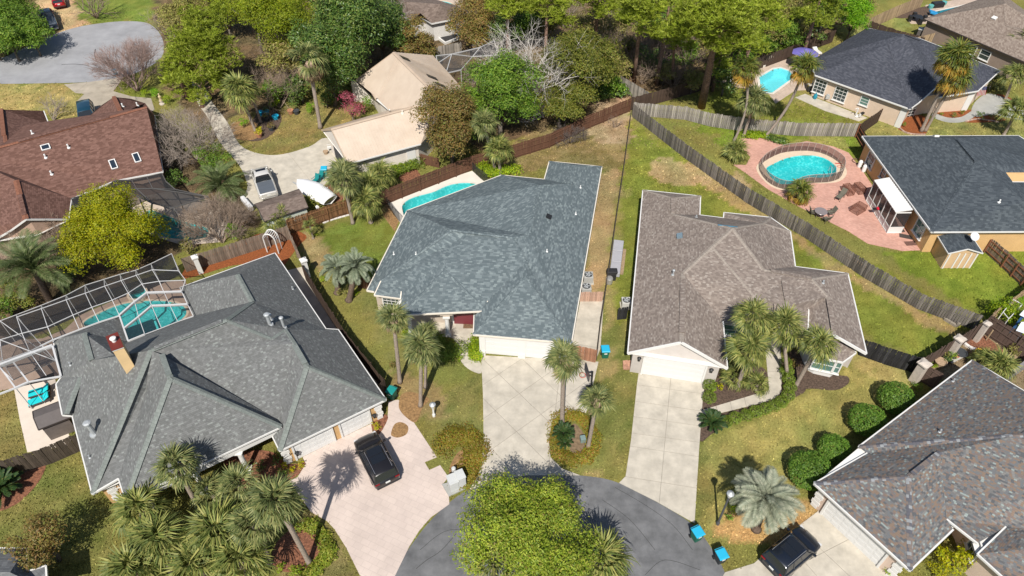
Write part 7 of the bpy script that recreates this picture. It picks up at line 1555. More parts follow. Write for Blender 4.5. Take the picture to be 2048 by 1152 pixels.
bare('bare_tree', 'bleached bare tree at the top beside the yellow oak', (1062, 222), (1050, 130), 4.4, 7.5, BK_ghost, 6, 7, 4, 4, .13, 1.5, .75)
bare('bare_tree', 'bare grey branches hanging over the oak near the fence', (1085, 235), (1075, 195), 2.6, 3.6, BK_ghost, 7, 5, 4, 3, .08, 1.3, .7)
bare('bare_tree', 'bare tree at the top left with a pale stump trunk', (193, 36), (185, 5), 2.8, 3.0, BK_bare3, 8, 7, 4, 3, .1, 1.3, .5)
bare('bare_tree', 'bare grey tree at the top among the dark magnolias', (770, 70), (765, 35), 2.8, 4.0, BK_ghost, 9, 6, 4, 4, .09, 1.4, .75)
bare('bare_tree', 'bare brown thicket left of the dying palm', (560, 215), (545, 160), 3.0, 2.8, BK_bare3, 10, 8, 4, 4, .06, 1.7, .8)
bare('bare_tree', 'pale bare tree behind the great dark pine', (345, 80), (340, 60), 2.6, 2.6, BK_bare, 11, 7, 4, 3, .06, 1.5, .7)
bare('bare_shrub', 'grey leafless bush on the back lawn of the blue-grey house', (1140, 285), (1136, 262), 1.7, 1.0, noisy('dark_twig_bark', (.12, .10, .09), .3, 5., .9), 12, 10, 4, 4, .03, 2.2, .9)
bare('bare_tree', 'bare brown thicket inside the wood', (1330, 110), (1325, 85), 3.0, 3.0, BK_bare3, 15, 8, 4, 4, .06, 1.6, .8, group='bare thickets of the wood')
bare('bare_tree', 'bare brown thicket near the pale old fence', (1250, 130), (1240, 95), 3.0, 3.4, BK_bare3, 16, 8, 4, 4, .06, 1.6, .8, group='bare thickets of the wood')
for i_, (x_, y_, r_, b_) in enumerate(sorted([(1290, 150, 2.2, BK_bare3), (1350, 160, 2.0, BK_bare3), (1380, 130, 2.4, BK_bare2), (1215, 90, 2.6, BK_bare), (1270, 110, 2.4, BK_bare3), (1310, 115, 2.6, BK_bare2), (1400, 95, 2.6, BK_bare3), (1560, 45, 2.6, BK_bare2), (1600, 70, 2.2, BK_bare3), (1470, 110, 2.2, BK_bare), (1230, 20, 3.0, BK_bare), (1380, 30, 3.0, BK_bare3), (1130, 30, 2.8, BK_bare), (640, 60, 2.8, BK_bare), (590, 130, 2.6, BK_bare3), (520, 130, 2.2, BK_bare3), (720, 40, 2.8, BK_bare), (990, 110, 2.4, BK_ghost), (1440, 5, 3.0, BK_ghost), (1580, 5, 3.0, BK_bare)], key=lambda q: q[:2])):
 bare('bare_tree', 'tangled leafless thicket among the evergreens of the wood, ' + place(i_, 20), None, (x_, y_ - 18), r_, r_ * 1.15, b_, 40 + i_, 7, 4, 3, .05, 1.6, .8, group='leafless thickets of the wood')
bare('bare_tree', 'reddish bare thicket behind the pale pool fence', (1510, 90), (1512, 62), 2.2, 2.2, BK_bare2, 17, 8, 4, 3, .05, 1.6, .8, group='bare thickets of the wood')
bare('bare_tree', 'bare thicket beside the metal roof screen enclosure', (950, 165), (945, 145), 1.8, 2.4, BK_bare, 18, 7, 4, 3, .05, 1.4, .7)
bare('bare_shrub', 'bare climbing twigs in the bed of the blue-grey house corner', (1230, 255), (1232, 240), 1.0, .9, BK_bare3, 19, 7, 3, 3, .03, 1.6, .8)
# ------------------------------------------------------------------ vehicles
M_tyre = plain('tyre_rubber', (.018, .018, .019), .85); M_rim = plain('alloy_rim', (.32, .32, .33), .35, metal=.7); M_carglass = plain('car_glass', (.018, .022, .026), .06, spec=.9); M_ltail = plain('red_lamp', (.20, .008, .01), .25); M_lhead = plain('clear_lamp', (.55, .55, .56), .15); M_chrome = plain('bright_trim', (.6, .6, .62), .25, metal=.9); M_plate = plain('number_plate', (.65, .66, .64), .5); M_panel = plain('dark_glass_roof', (.012, .014, .018), .08, spec=.8); M_plast = plain('black_plastic', (.022, .022, .024), .6)
def vehicle(name, label, cat, front, rear, body, kind='suv', Wd=1.94, z=.55, length=None):
 a, b = P(*front, z), P(*rear, z); a.z = b.z = 0; d = a - b; ln = length or d.length; c = (a + b) / 2; r = empty(name, (c.x, c.y, .035), label, cat, None, math.atan2(d.y, d.x)); X = ln / 2; w = Wd / 2
 S = lambda x: x * ln / 4.9
 hz, bz = (.98, 1.05)                      # bonnet and belt heights
 st = [(-X, .80, .45, .80), (-X + .10, .93, .32, .98), (-X + .35, .98, .28, bz), (-S(1.0), 1.0, .27, bz), (0, 1.0, .27, bz), (S(.95), 1.0, .27, hz + .03), (X - .75, .98, .27, hz), (X - .28, .93, .28, hz - .10), (X - .07, .84, .32, .74), (X, .70, .40, .62)]
 if kind == 'pickup': st[1] = (-X + .05, .97, .42, 1.04); st[0] = (-X, .95, .46, 1.0)
 if kind == 'van': st[-4:] = [(X - .7, .97, .27, 1.02), (X - .35, .92, .28, .92), (X - .1, .82, .32, .74), (X, .66, .4, .6)]
 mb = MB(); ring = []
 for x, f, z0, z1 in st:
  q = w * f; ring.append([(x, -q * .9, z0), (x, -q, z0 + .16), (x, -q, z1 - .16), (x, -q * .955, z1 - .04), (x, -q * .80, z1), (x, 0, z1 + .025), (x, q * .80, z1), (x, q * .955, z1 - .04), (x, q, z1 - .16), (x, q, z0 + .16), (x, q * .9, z0)])
 n = 11; vs = [p for g in ring for p in g]; fs = []
 for i in range(len(ring) - 1):
  for j in range(n): fs.append((i * n + j, (i + 1) * n + j, (i + 1) * n + (j + 1) % n, i * n + (j + 1) % n))
 fs += [tuple(range(n)), tuple((len(ring) - 1) * n + j for j in range(n - 1, -1, -1))]
 mb.add(vs, fs); bd = mb.build('body', body, r, world=False, smooth=True); bd.data.polygons.foreach_set('use_smooth', [True] * len(bd.data.polygons))
 # cabin
 if kind == 'pickup': xr0, xr1, xf1, xf0 = -S(.45), -S(.22), S(.75), S(1.30)
 elif kind == 'van': xr0, xr1, xf1, xf0 = -X + .12, -X + .35, S(.75), S(1.65)
 else: xr0, xr1, xf1, xf0 = -X + .10, -X + .42, S(.45), S(1.12)
 zt = {'suv': 1.70, 'pickup': 1.82, 'van': 1.72, 'car': 1.45}[kind]; wb, wt = w * .90, w * .70; zb = 1.02
 B_ = [(xr0, -wb, zb), (xf0, -wb, zb), (xf0, wb, zb), (xr0, wb, zb)]; T_ = [(xr1, -wt, zt - .06), (xf1, -wt, zt - .06), (xf1, wt, zt - .06), (xr1, wt, zt - .06)]
 mb = MB(); mb.add(B_ + T_, [(0, 1, 5, 4), (1, 2, 6, 5), (2, 3, 7, 6), (3, 0, 4, 7)]); mb.build('cabin_glass', M_carglass, r, world=False)
 # roof skin, rounded, then pillars
 mb = MB(); xs = [xr1 - .10, xr1, (xr1 * 2 + xf1) / 3, (xr1 + 2 * xf1) / 3, xf1, xf1 + .06]; zz = [zt - .09, zt - .03, zt, zt, zt - .03, zt - .09]; vs = []
 for x, z_ in zip(xs, zz): vs += [(x, -wt * 1.04, z_ - .06), (x, -wt * .86, z_), (x, 0, z_ + .02), (x, wt * .86, z_), (x, wt * 1.04, z_ - .06)]
 mb.add(vs, [(i * 5 + j, (i + 1) * 5 + j, (i + 1) * 5 + j + 1, i * 5 + j + 1) for i in range(5) for j in range(4)]); mb.build('roof', body, r, world=False, smooth=True)
 mb = MB(); lp = lambda p, q, t: Vector(p).lerp(Vector(q), t)
 for i in range(4): mb.bar(B_[i], T_[i], .09, .06)
 for sgn, (i0, i1) in ((1, (0, 1)), (-1, (3, 2))):
  for t in ((.42,) if kind in ('pickup', 'car') else (.33, .64)): mb.bar(lp(B_[i0], B_[i1], t), lp(T_[i0], T_[i1], t), .08, .05)
  mb.bar(B_[i0], B_[i1], .04, .04)
 mb.build('pillars', body, r, world=False)
 for s in (-1, 1):
  mb = MB(); mb.lathe((0, 0, 0), [(.04, 0), (.13, .0), (.12, .16), (.03, .18)], 8);
  mr = MB(); mr.box((S(.95), s * (w + .10), 1.08), (.14, .22, .16)); mr.build('mirror', body, r, world=False, bevel=.03)
  for x in (X - .92, -X + .95):
   tb = MB(); tb.lathe((0, 0, -.12), [(.20, 0), (.33, 0), (.36, .04), (.36, .20), (.33, .24), (.20, .24)], 20); t_ = tb.build('wheel', M_tyre, r, world=False); t_.location = (x, s * (w - .13), .36); t_.rotation_euler = (R(90), 0, 0)
   rb = MB(); rb.lathe((0, 0, -.115), [(.05, -.01), (.22, 0), (.22, .23), (.05, .24)], 10); ri = rb.build('rim', M_rim, t_, world=False)
  hb = MB(); hb.box((X - .17, s * w * .70, .74), (.16, .34, .13), s * -.35); hb.build('headlight', M_lhead, r, world=False, bevel=.02)
  tb = MB(); tb.box((-X + .05, s * w * .76, .92 if kind != 'pickup' else .85), (.08, .34, .09 if kind == 'suv' else .30)); tb.build('tail_light', M_ltail, r, world=False, bevel=.015)
  if kind == 'suv': rb = MB(); rb.tube([(xr1 + .1, s * wt * .93, zt - .02), (xr1 + .3, s * wt * .93, zt + .05), (xf1 - .4, s * wt * .93, zt + .05), (xf1 - .15, s * wt * .93, zt - .02)], .022, 6); rb.build('roof_rail', M_chrome, r, world=False)
  db = MB(); db.bar((-S(1.2), s * (w * 1.003), .86), (S(.9), s * (w * 1.003), .86), .012, .02); db.bar((-S(.25), s * w * 1.002, .40), (-S(.25), s * w * 1.002, .95), .01, .012, up=(1, 0, 0)); db.build('door_line', M_plast, r, world=False)
 mb = MB(); mb.box((-X - .01, 0, .82), (.03, .34, .16)); mb.build('number_plate', M_plate, r, world=False)
 mb = MB(); mb.box((-X + .03, 0, .46), (.12, Wd * .86, .16)); mb.box((X - .06, 0, .42), (.12, Wd * .7, .16)); mb.build('bumper', M_plast if kind != 'pickup' else M_chrome, r, world=False, bevel=.03)
 mb = MB(); mb.box((X - .02, 0, .62), (.05, Wd * .45, .12)); mb.build('grille', M_plast, r, world=False)
 if kind in ('suv', 'car', 'pickup'):
  x1, x0 = xf1 - .12, xf1 - .12 - (S(1.5) if kind == 'suv' else .42)
  mb = MB(); k = 2 if kind == 'suv' else 1
  for i in range(k): q0, q1 = x0 + (x1 - x0) * i / k + .02, x0 + (x1 - x0) * (i + 1) / k - .02; mb = MB(); mb.box(((q0 + q1) / 2, 0, zt + .022), (q1 - q0, wt * 1.45, .012)); mb.build('sunroof', M_panel, r, world=False)
 if kind == 'pickup':
  for i in range(3):
   x0, x1 = -X + .12 + i * (xr0 + X - .16) / 3, -X + .12 + (i + 1) * (xr0 + X - .16) / 3 - .03; mb = MB(); mb.box(((x0 + x1) / 2, 0, 1.09), (x1 - x0, Wd * .80, .05)); mb.build('bed_cover', body if name.startswith('x') else plain('bed_cover_grey', (.10, .115, .135), .35), r, world=False, bevel=.01)
  mb = MB(); mb.box((-X - .005, 0, .82), (.03, Wd * .72, .36)); mb.build('tailgate', body, r, world=False, bevel=.02)
 return r
def carpaint(name, c): return plain(name, c, .28, metal=.25, spec=.5, coat=.8)
vehicle('parked_car', 'black estate car with roof rails parked on the pink stamped drive', 'car', (729, 874), (777, 968), carpaint('black_paint', (.016, .014, .015)), 'suv', 1.97)
vehicle('parked_car', 'dark blue-black car with a glass roof on the drive at the lower right', 'car', (1622, 1072), (1540, 1140), carpaint('midnight_paint', (.010, .014, .024)), 'suv', 1.95)
vehicle('parked_pickup', 'white pickup with a grey folding bed cover on the concrete yard', 'pickup', (518, 336), (538, 392), carpaint('white_paint', (.66, .64, .60)), 'pickup', 1.98, .7)
vehicle('parked_pickup', 'dark blue pickup on the sandy drive at the upper left', 'pickup', (89, 20), (103, 56), carpaint('navy_paint', (.02, .03, .045)), 'pickup', 1.98, .7)
vehicle('parked_car', 'red car cut by the top edge at the upper left', 'car', (112, -24), (119, 12), carpaint('red_paint', (.40, .012, .02)), 'car', 1.8, .6)
vehicle('parked_van', 'dark teal people carrier in front of the red-brown roof', 'van', (176, 246), (171, 212), carpaint('teal_paint', (.01, .05, .085)), 'van', 1.95, .8, 4.7)
# ------------------------------------------------------------------ wheeled bins
M_binb = plain('blue_bin_lid', (.02, .36, .56), .45); M_bing = plain('green_bin', (.012, .12, .075), .5); M_bind = plain('dark_grey_bin', (.03, .035, .04), .5); M_bint = plain('teal_bin', (.01, .22, .20), .5)
def bin_(label, px, py, ang, lid=M_binb, body=M_bing, k=1.0, lidh=.06):
 p = P(px, py, .012); r = empty('wheeled_bin', p, label, 'bin', 'wheeled bins', R(ang)); mb = MB(); a, b = .25 * k, .31 * k
 vs = [(-a, -a, .10), (a, -a, .10), (a, a, .10), (-a, a, .10), (-b, -b, .98 * k), (b, -b, .98 * k), (b, b + .04, .98 * k), (-b, b + .04, .98 * k)]
 mb.add(vs, [(3, 2, 1, 0), (4, 5, 6, 7), (0, 1, 5, 4), (1, 2, 6, 5), (2, 3, 7, 6), (3, 0, 4, 7)]); mb.build('body', body, r, world=False, bevel=.02)
 mb = MB(); c = b + .05; mb.add([(-c, -c, 1.0 * k), (c, -c, 1.0 * k), (c, c, 1.06 * k), (-c, c, 1.06 * k), (-c * .85, -c * .8, 1.07 * k), (c * .85, -c * .8, 1.07 * k), (c * .85, c * .85, 1.13 * k), (-c * .85, c * .85, 1.13 * k)], [(3, 2, 1, 0), (4, 5, 6, 7), (0, 1, 5, 4), (1, 2, 6, 5), (2, 3, 7, 6), (3, 0, 4, 7)]); mb.build('lid', lid, r, world=False, bevel=.015)
 mb = MB(); mb.tube([(-b, b + .12, 1.0 * k), (b, b + .12, 1.0 * k)], .02, 6); mb.build('handle', lid, r, world=False)
 for s in (-1, 1): mb = MB(); mb.lathe((0, 0, -.03), [(.02, 0), (.11, 0), (.12, .03), (.11, .06), (.02, .06)], 12); w_ = mb.build('wheel', M_tyre, r, world=False); w_.location = (s * (a + .03), a + .03, .12); w_.rotation_euler = (0, R(90), 0)
 mb = MB(); mb.box((0, -b * .93 - .01, .74 * k), (.24, .02, .12)); mb.build('sticker', M_plate, r, world=False)
 return r
bin_('blue-lidded green bin at the foot of the long pale drive', 1391, 1078, 25); bin_('blue-lidded dark bin at the kerb nearest the dark car', 1438, 1122, 20, M_binb, M_bind); bin_('blue-lidded green bin on the grass strip beside the rust gate', 1209, 714, 3); bin_('blue-lidded bin by the covered boat', 651, 352, 5, M_binb, M_bint); bin_('all-green bin at the corner of the garage, below the dark fence', 785, 796, -28, M_bint, M_bing); bin_('blue bin lying by the upper left turning circle', 233, 152, 40, M_binb, M_binb, .9)
# ------------------------------------------------------------------ lamps and posts
def lamp_post(label, px, py, h, mcol, head):
 p = P(px, py, 0); r = empty('lamp_post', p, label, 'lamp post'); mb = MB(); mb.lathe((0, 0, 0), [(.13, 0), (.13, .25), (.08, .35), (.065, h - .5), (.05, h - .45)], 12); mb.build('post', mcol, r, world=False)
 mb = MB(); mb.lathe((0, 0, h - .45), [(.05, 0), (.12, .04), (.14, .1), (.2, .38), (.20, .4), (.05, .42)], 12); mb.build('lantern', head, r, world=False); mb = MB(); mb.lathe((0, 0, h - .04), [(.25, 0), (.24, .05), (.12, .14), (.03, .2)], 12); mb.build('lamp_cap', M_steel, r, world=False); return r
lamp_post('grey lamp post with a round cap on the dry lawn beside the silver palm', 1435, 1048, 4.1, plain('dark_grey_post', (.07, .075, .085), .5), plain('frosted_lamp_glass', (.5, .5, .5), .3))
lamp_post('small white lantern post on the lawn beside the pink drive', 868, 832, 1.5, M_white, M_white)
# basketball hoop
p = ZW(1450, 1110, .03); r = empty('basketball_hoop', p, 'black basketball stand with a red ring at the edge of the diamond drive', 'basketball hoop'); q = ZW(1470, 890, 2.9)
mb = MB(); mb.tube([p, q + Vector((0, 0, .1))], .06, 8); mb.build('pole', M_black, r); bb = ZW(1410, 890, 3.0); ns = Vector((-1, -.15, 0)).normalized()
mb = MB(); mb.box(bb, (.06, 1.25, .85), math.atan2(ns.y, ns.x)); mb.build('backboard', plain('dark_backboard', (.03, .03, .035), .3), r)
mb = MB(); mb.bar(q, bb, .08, .08); mb.bar(q - Vector((0, 0, .5)), bb - Vector((0, 0, .2)), .06, .06); mb.build('arm', M_black, r)
mb = MB(); c = bb + ns * .35 + Vector((0, 0, -.3)); mb.tube([c + Vector((.24 * math.cos(t * math.pi / 10), .24 * math.sin(t * math.pi / 10), 0)) for t in range(21)], .022, 6, cap=False); mb.build('ring', plain('red_ring', (.5, .05, .03), .4), r)
mb = MB(); mb.box(p + Vector((.1, 0, .12)), (.75, 1.0, .24), .2); mb.build('base', M_black, r, bevel=.05)
# air conditioners
M_ac = plain('grey_unit_casing', (.38, .38, .36), .55)
def ac(label, px, py, s=.86, h=.85, rz=0., body=M_ac):
 p = P(px, py, h); r = empty('air_conditioner', (p.x, p.y, .0), label, 'air conditioner', 'air conditioners', rz); mb = MB(); mb.box((0, 0, .05), (s * 1.2, s * 1.2, .1)); mb.build('pad', M_conc, r, world=False); mb = MB(); mb.box((0, 0, h / 2 + .05), (s, s, h - .1)); mb.build('casing', body, r, world=False, bevel=.03)
 mb = MB(); mb.lathe((0, 0, h - .01), [(s * .43, 0), (s * .43, .03), (s * .36, .035)], 20); mb.build('fan_well', M_black, r, world=False)
 mb = MB();
 for i in range(5): a = i * 1.2566; mb.bar((.05 * math.cos(a), .05 * math.sin(a), h + .035), (s * .34 * math.cos(a), s * .34 * math.sin(a), h + .03), .12, .015)
 mb.build('fan', M_steel, r, world=False)
 mb = MB();
 for rr_ in (.14, .25, .36): mb.tube([(s * rr_ * math.cos(t * .5236), s * rr_ * math.sin(t * .5236), h + .05) for t in range(13)], .008, 4, cap=False)
 mb.build('grille', M_steel, r, world=False)
ac('upper of two grey air conditioners beside the blue-grey house', 1177, 549); ac('lower of two grey air conditioners beside the blue-grey house', 1173, 572); ac('lone pale air conditioner beside the taupe house', 1253, 600, .8, .8, 0, plain('pale_casing', (.5, .49, .46), .5))
# utility cabinets on the pad
pad = pxs(t30, [(1115, 605), (1235, 575), (1262, 628), (1158, 678)]); ur = empty('utility_cabinet', sum(pad, Vector()) / 4, 'pair of pale utility cabinets on a concrete pad beside the pink drive', 'utility cabinet'); M_cab = noisy('pale_cabinet', (.52, .53, .52), .06, 2., .5)
sheet('pad', pad, .12, M_conc_g, thick=.12, parent=ur)
for (x, y, w_, l_, h_) in ((1182, 598, .62, .75, 1.0), (1228, 575, .55, .7, 1.15)):
 c = t30(x, y, h_ / 2); mb = MB(); mb.box((c.x, c.y, .12 + h_ / 2), (w_, l_, h_), R(25)); cb = mb.build('cabinet', M_cab, ur, bevel=.02); mb = MB(); mb.box((c.x, c.y, .12 + h_ + .03), (w_ * 1.12, l_ * 1.12, .06), R(25)); mb.build('cabinet_lid', M_cab, cb, bevel=.01)
mb = MB(); c = t30(1187, 520, .4); mb.lathe((c.x, c.y, 0), [(.16, 0), (.16, .75), (.1, .82)], 10); tag(mb.build('pedestal', M_cab), 'grey pedestal post behind the pale utility cabinets', 'utility post')
mb = MB(); c = t31(425, 328, .3); mb.box((c.x, c.y, .25), (.4, .4, .5), .2); tag(mb.build('utility_box', plain('grey_green_box', (.18, .25, .24), .5), bevel=.03), 'small grey-green box on the planting island', 'utility box')
mb = MB(); c = ZW(1320, 640, 0);
# loungers
def lounger(label, t, head, foot, m, frame, wd=.75, name='sun_lounger', grp='teal loungers', raise_=.55):
 a, b = t(*head, .35), t(*foot, .35); a.z = b.z = .0; d = b - a; r = empty(name, (a + b) / 2, label, 'lounger', grp, math.atan2(d.y, d.x)); ln = d.length; X = ln / 2
 mb = MB(); mb.box((0, 0, .28), (ln, wd, .12)); mb.build('frame', frame, r, world=False, bevel=.02)
 for sx in (-1, 1):
  for sy in (-1, 1): mb = MB(); mb.box((sx * (X - .12), sy * (wd / 2 - .06), .11), (.07, .07, .22)); mb.build('leg', frame, r, world=False)
 mb = MB(); mb.box((X * .35, 0, .38), (ln * .64, wd * .86, .1)); mb.build('cushion', m, r, world=False, bevel=.03)
 mb = MB(); Mx = Matrix.Rotation(raise_, 3, 'Y'); mb.box((-X * .66 , 0, .34 + .18 * raise_ * 1.6), (ln * .36, wd * .86, .1), M=Mx); mb.build('backrest', m, r, world=False, bevel=.03); return r
M_teal = plain('teal_cushion', (.01, .52, .56), .7)
lounger('upper of two teal sun loungers on the terrace', tile(0, 2), (300, 25), (170, 62), M_teal, plain('dark_wicker', (.05, .045, .045), .7)); lounger('lower of two teal sun loungers, nearest the grey shed', tile(0, 2), (300, 70), (168, 118), M_teal, plain('dark_wicker', (.05, .045, .045), .7))
# white arbour
ar = empty('garden_arbour', ZS(350, 1070, 0), 'white arched garden arbour on the red mulch', 'arbour'); f0, f1 = ZS(288, 1070, 0), ZS(408, 1085, 0); e = (f1 - f0).normalized(); nn = Vector((-e.y, e.x, 0)); W_ = (f1 - f0).length
arc = lambda off: [f0 + nn * off + Vector((0, 0, z)) for z in (0, .8, 1.5)] + [f0.lerp(f1, .5) + nn * off + e * (-W_ / 2 * math.cos(t)) + Vector((0, 0, 1.6 + .75 * math.sin(t))) for t in [math.pi * i / 10 for i in range(11)]] + [f1 + nn * off + Vector((0, 0, z)) for z in (1.5, .8, 0)]
for off in (0, .7): mb = MB(); mb.tube(arc(off), .06, 6); mb.build('arch', M_white, ar)
A0, A1 = arc(0), arc(.7)
for i in range(3, 14): mb = MB(); mb.bar(A0[i], A1[i], .05, .05); mb.build('slat', M_white, ar)
# grey bench with lids, grill, barrel
br = empty('storage_bench', ZM(1236, 510), 'long pale grey storage bench of three lids beside the wire fence', 'bench'); q = [tile(2, 1)(x, y, .6) for x, y in ((612, 283), (672, 290), (648, 490), (586, 485))]
for i in range(3):
 a, b = i / 3 + .006, (i + 1) / 3 - .006; mb = MB(); mb.prism([(q[0].lerp(q[3], a)).xy, (q[1].lerp(q[2], a)).xy, (q[1].lerp(q[2], b)).xy, (q[0].lerp(q[3], b)).xy], .1, .6); mb.build('lid', noisy('pale_grey_resin', (.36, .36, .385), .06, 2., .5), br, bevel=.04)
mb = MB(); s0, s1 = tile(2, 1)(676, 345, .15), tile(2, 1)(658, 492, .15); mb.bar(s0, s1, .3, .15); mb.build('timber_step', W_tan, br)
gr = empty('grill', tile(2, 1)(600, 480, 0), 'black covered barbecue below the pale grey bench', 'barbecue'); c = tile(2, 1)(600, 478, .9); mb = MB(); mb.box((c.x, c.y, .45), (.8, .6, .9)); mb.build('cabinet', M_plast, gr, bevel=.03); mb = MB(); mb.box((c.x, c.y, 1.0), (1.0, .65, .2)); mb.build('hood', M_plast, gr, bevel=.08)
mb = MB(); c = tile(2, 1)(585, 522, .5); mb.lathe((c.x, c.y, 0), [(.3, 0), (.33, .1), (.33, .6), (.28, .68), (.05, .7)], 14); tag(mb.build('steel_drum', plain('dull_steel', (.45, .44, .42), .35, metal=.5)), 'silver drum below the black barbecue', 'drum')
# ------------------------------------------------------------------ brick patio furniture
M_fr = plain('bronze_patio_frame', (.12, .09, .07), .5); M_sl = noisy('olive_sling', (.14, .13, .10), .1, 3.)
pt = empty('patio_table', Z6(1165, 960, 0), 'round glass patio table beside the grey fence', 'table'); c = Z6(1165, 935, .72); mb = MB(); mb.lathe((c.x, c.y, .70), [(.62, 0), (.64, .02), (.62, .04)], 24); mb.build('tabletop', plain('patterned_glass', (.22, .19, .19), .2), pt)
for i in range(4): a = i * 1.57 + .4; mb = MB(); mb.bar((c.x + .5 * math.cos(a), c.y + .5 * math.sin(a), 0), (c.x + .35 * math.cos(a), c.y + .35 * math.sin(a), .7), .04, .04); mb.build('leg', M_fr, pt)
def chair(label, t, x, y, ang, m=M_sl, name='patio_chair', grp='patio chairs', fr=M_fr, long=0.):
 c = t(x, y, .4); r = empty(name, (c.x, c.y, .03), label, 'chair', grp, R(ang)); mb = MB(); mb.box((.0 + long / 2, 0, .42), (.55 + long, .55, .05)); mb.build('seat', m, r, world=False, bevel=.01); mb = MB(); mb.box((-.36, 0, .72), (.06, .55, .62), M=Matrix.Rotation(R(-22), 3, 'Y')); mb.build('backrest', m, r, world=False, bevel=.01)
 for sx in (-.25, .25 + long):
  for sy in (-.27, .27): mb = MB(); mb.bar((sx, sy, 0), (sx, sy, .42), .035, .035, up=(1, 0, 0)); mb.build('leg', fr, r, world=False)
 for sy in (-.3, .3): mb = MB(); mb.bar((-.3, sy, .62), (.28, sy, .62), .05, .03); mb.build('arm', fr, r, world=False)
 return r
chair('patio chair left of the round glass table, against the fence', Z6, 1075, 945, 0); chair('patio chair right of the round glass table', Z6, 1275, 950, 190); chair('patio chair below the round glass table', Z6, 1225, 1025, 110); chair('reclining patio chair standing alone above the table', Z6, 1400, 750, 225, long=.5, name='patio_recliner')
M_cage = screenmat('rusty_wire', (.20, .08, .05), .45); M_cagef = plain('rust_frame', (.20, .085, .055), .7)
def cage(label, t, x, y, L_, W2, h, ang):
 c = t(x, y, h / 2); r = empty('wire_cage', (c.x, c.y, .03), label, 'cage', 'wire cages', R(ang)); X, Y = L_ / 2, W2 / 2; V_ = [Vector((a, b, z)) for z in (0, h) for a, b in ((-X, -Y), (X, -Y), (X, Y), (-X, Y))]
 mb = MB()
 for i, j in ((0, 1), (1, 2), (2, 3), (3, 0), (4, 5), (5, 6), (6, 7), (7, 4), (0, 4), (1, 5), (2, 6), (3, 7)): mb.bar(V_[i], V_[j], .035, .035)
 for k in range(1, 6): mb.bar(V_[4].lerp(V_[5], k / 6), V_[7].lerp(V_[6], k / 6), .012, .012); mb.bar(V_[0].lerp(V_[1], k / 6), V_[4].lerp(V_[5], k / 6), .012, .012, up=(0, 1, 0))
 mb.build('frame', M_cagef, r, world=False); mb = MB(); mb.add(V_, [(4, 5, 6, 7), (0, 1, 5, 4), (1, 2, 6, 5), (2, 3, 7, 6), (3, 0, 4, 7)]); mb.build('wire_mesh', M_cage, r, world=False)
cage('rusty wire cage left of two beside the sun room', Z6, 1480, 690, 1.2, .75, .75, 105); cage('rusty wire cage right of two beside the sun room', Z6, 1605, 675, 1.2, .7, .75, 105); cage('largest rusty wire cage, alone in the middle of the brick patio', Z6, 1595, 905, 1.35, .95, .7, 35)
bq = empty('kettle_barbecue', ZD(270, 650, .03), 'small red-lidded barbecue before the sun room', 'barbecue'); c = ZD(284, 634, .9); mb = MB(); mb.lathe((c.x, c.y, .82), [(.1, -.22), (.26, -.05), (.28, 0)], 14); mb.build('bowl', M_black, bq); mb = MB(); mb.lathe((c.x, c.y, .83), [(.29, 0), (.25, .12), (.12, .2), (.03, .22)], 14); mb.build('lid', plain('red_enamel', (.55, .02, .04), .3), bq); mb = MB(); mb.box((c.x - .4, c.y, .8), (.5, .4, .03)); mb.build('side_shelf', M_black, bq)
for a in (0, 2.1, 4.2): mb = MB(); mb.bar((c.x + .3 * math.cos(a), c.y + .3 * math.sin(a), .03), (c.x + .1 * math.cos(a), c.y + .1 * math.sin(a), .7), .03, .03); mb.build('leg', M_black, bq)
for i, (x, y, a, lab) in enumerate(((420, 793, 5, 'dark doormat at the sun room corner'), (472, 838, -20, 'dark doormat under the rust wall window'), (510, 888, 5, 'brown doormat nearest the lawn'))): mb = MB(); c = ZD(x, y, .04); mb.box(c, (1.15, .62, .02), R(a)); tag(mb.build('doormat', noisy('dark_rubber_mat', (.06, .05, .045), .3, 8.) if i < 2 else noisy('brown_mat', (.14, .075, .06), .3, 8.)), lab, 'doormat')
for i, (x, y, lab) in enumerate(((147, 312, 'upper white tank beside the rust wall'), (178, 344, 'lower white tank beside the rust wall'))): mb = MB(); c = ZD(x, y, .5); mb.lathe((c.x, c.y, .03), [(.2, 0), (.22, .1), (.22, .7), (.15, .82)], 12); tag(mb.build('water_tank', M_pvc), lab, 'tank')
mb = MB(); c = ZD(118, 296, .06); mb.tube([c + Vector((.45 * math.cos(t * .524), .45 * math.sin(t * .524), .03 * (t % 2))) for t in range(13)], .05, 6, cap=False); tag(mb.build('garden_hose', plain('brown_hose', (.14, .08, .06), .6)), 'coiled hose on the brick patio beside the rust wall', 'hose')
# pool ladder marks: red sign on the coping
mb = MB(); c = Z6(1365, 385, .055); mb.box(c, (.75, .18, .01), -.1); c = Z6(1385, 420, .055)
mb.tube([c + Vector((.32 * math.cos(t * .62), .22 * math.sin(t * .62), 0)) for t in range(9)], .03, 5); tag(mb.build('pool_marking', plain('red_marking', (.5, .06, .05), .6)), 'red marking painted on the pool coping', 'marking')
mb = MB()
for s in (0, .5):
 c = Z6(1265, 505, 0) + Vector((s, 0, 0)); mb.tube([c + Vector((0, .5, .05)), c + Vector((0, .5, .75)), c + Vector((0, .1, .85)), c + Vector((0, -.3, .3)), c + Vector((0, -.35, -.6))], .03, 6)
tag(mb.build('pool_ladder', M_steel), 'steel ladder at the right end of the kidney-shaped pool', 'ladder')
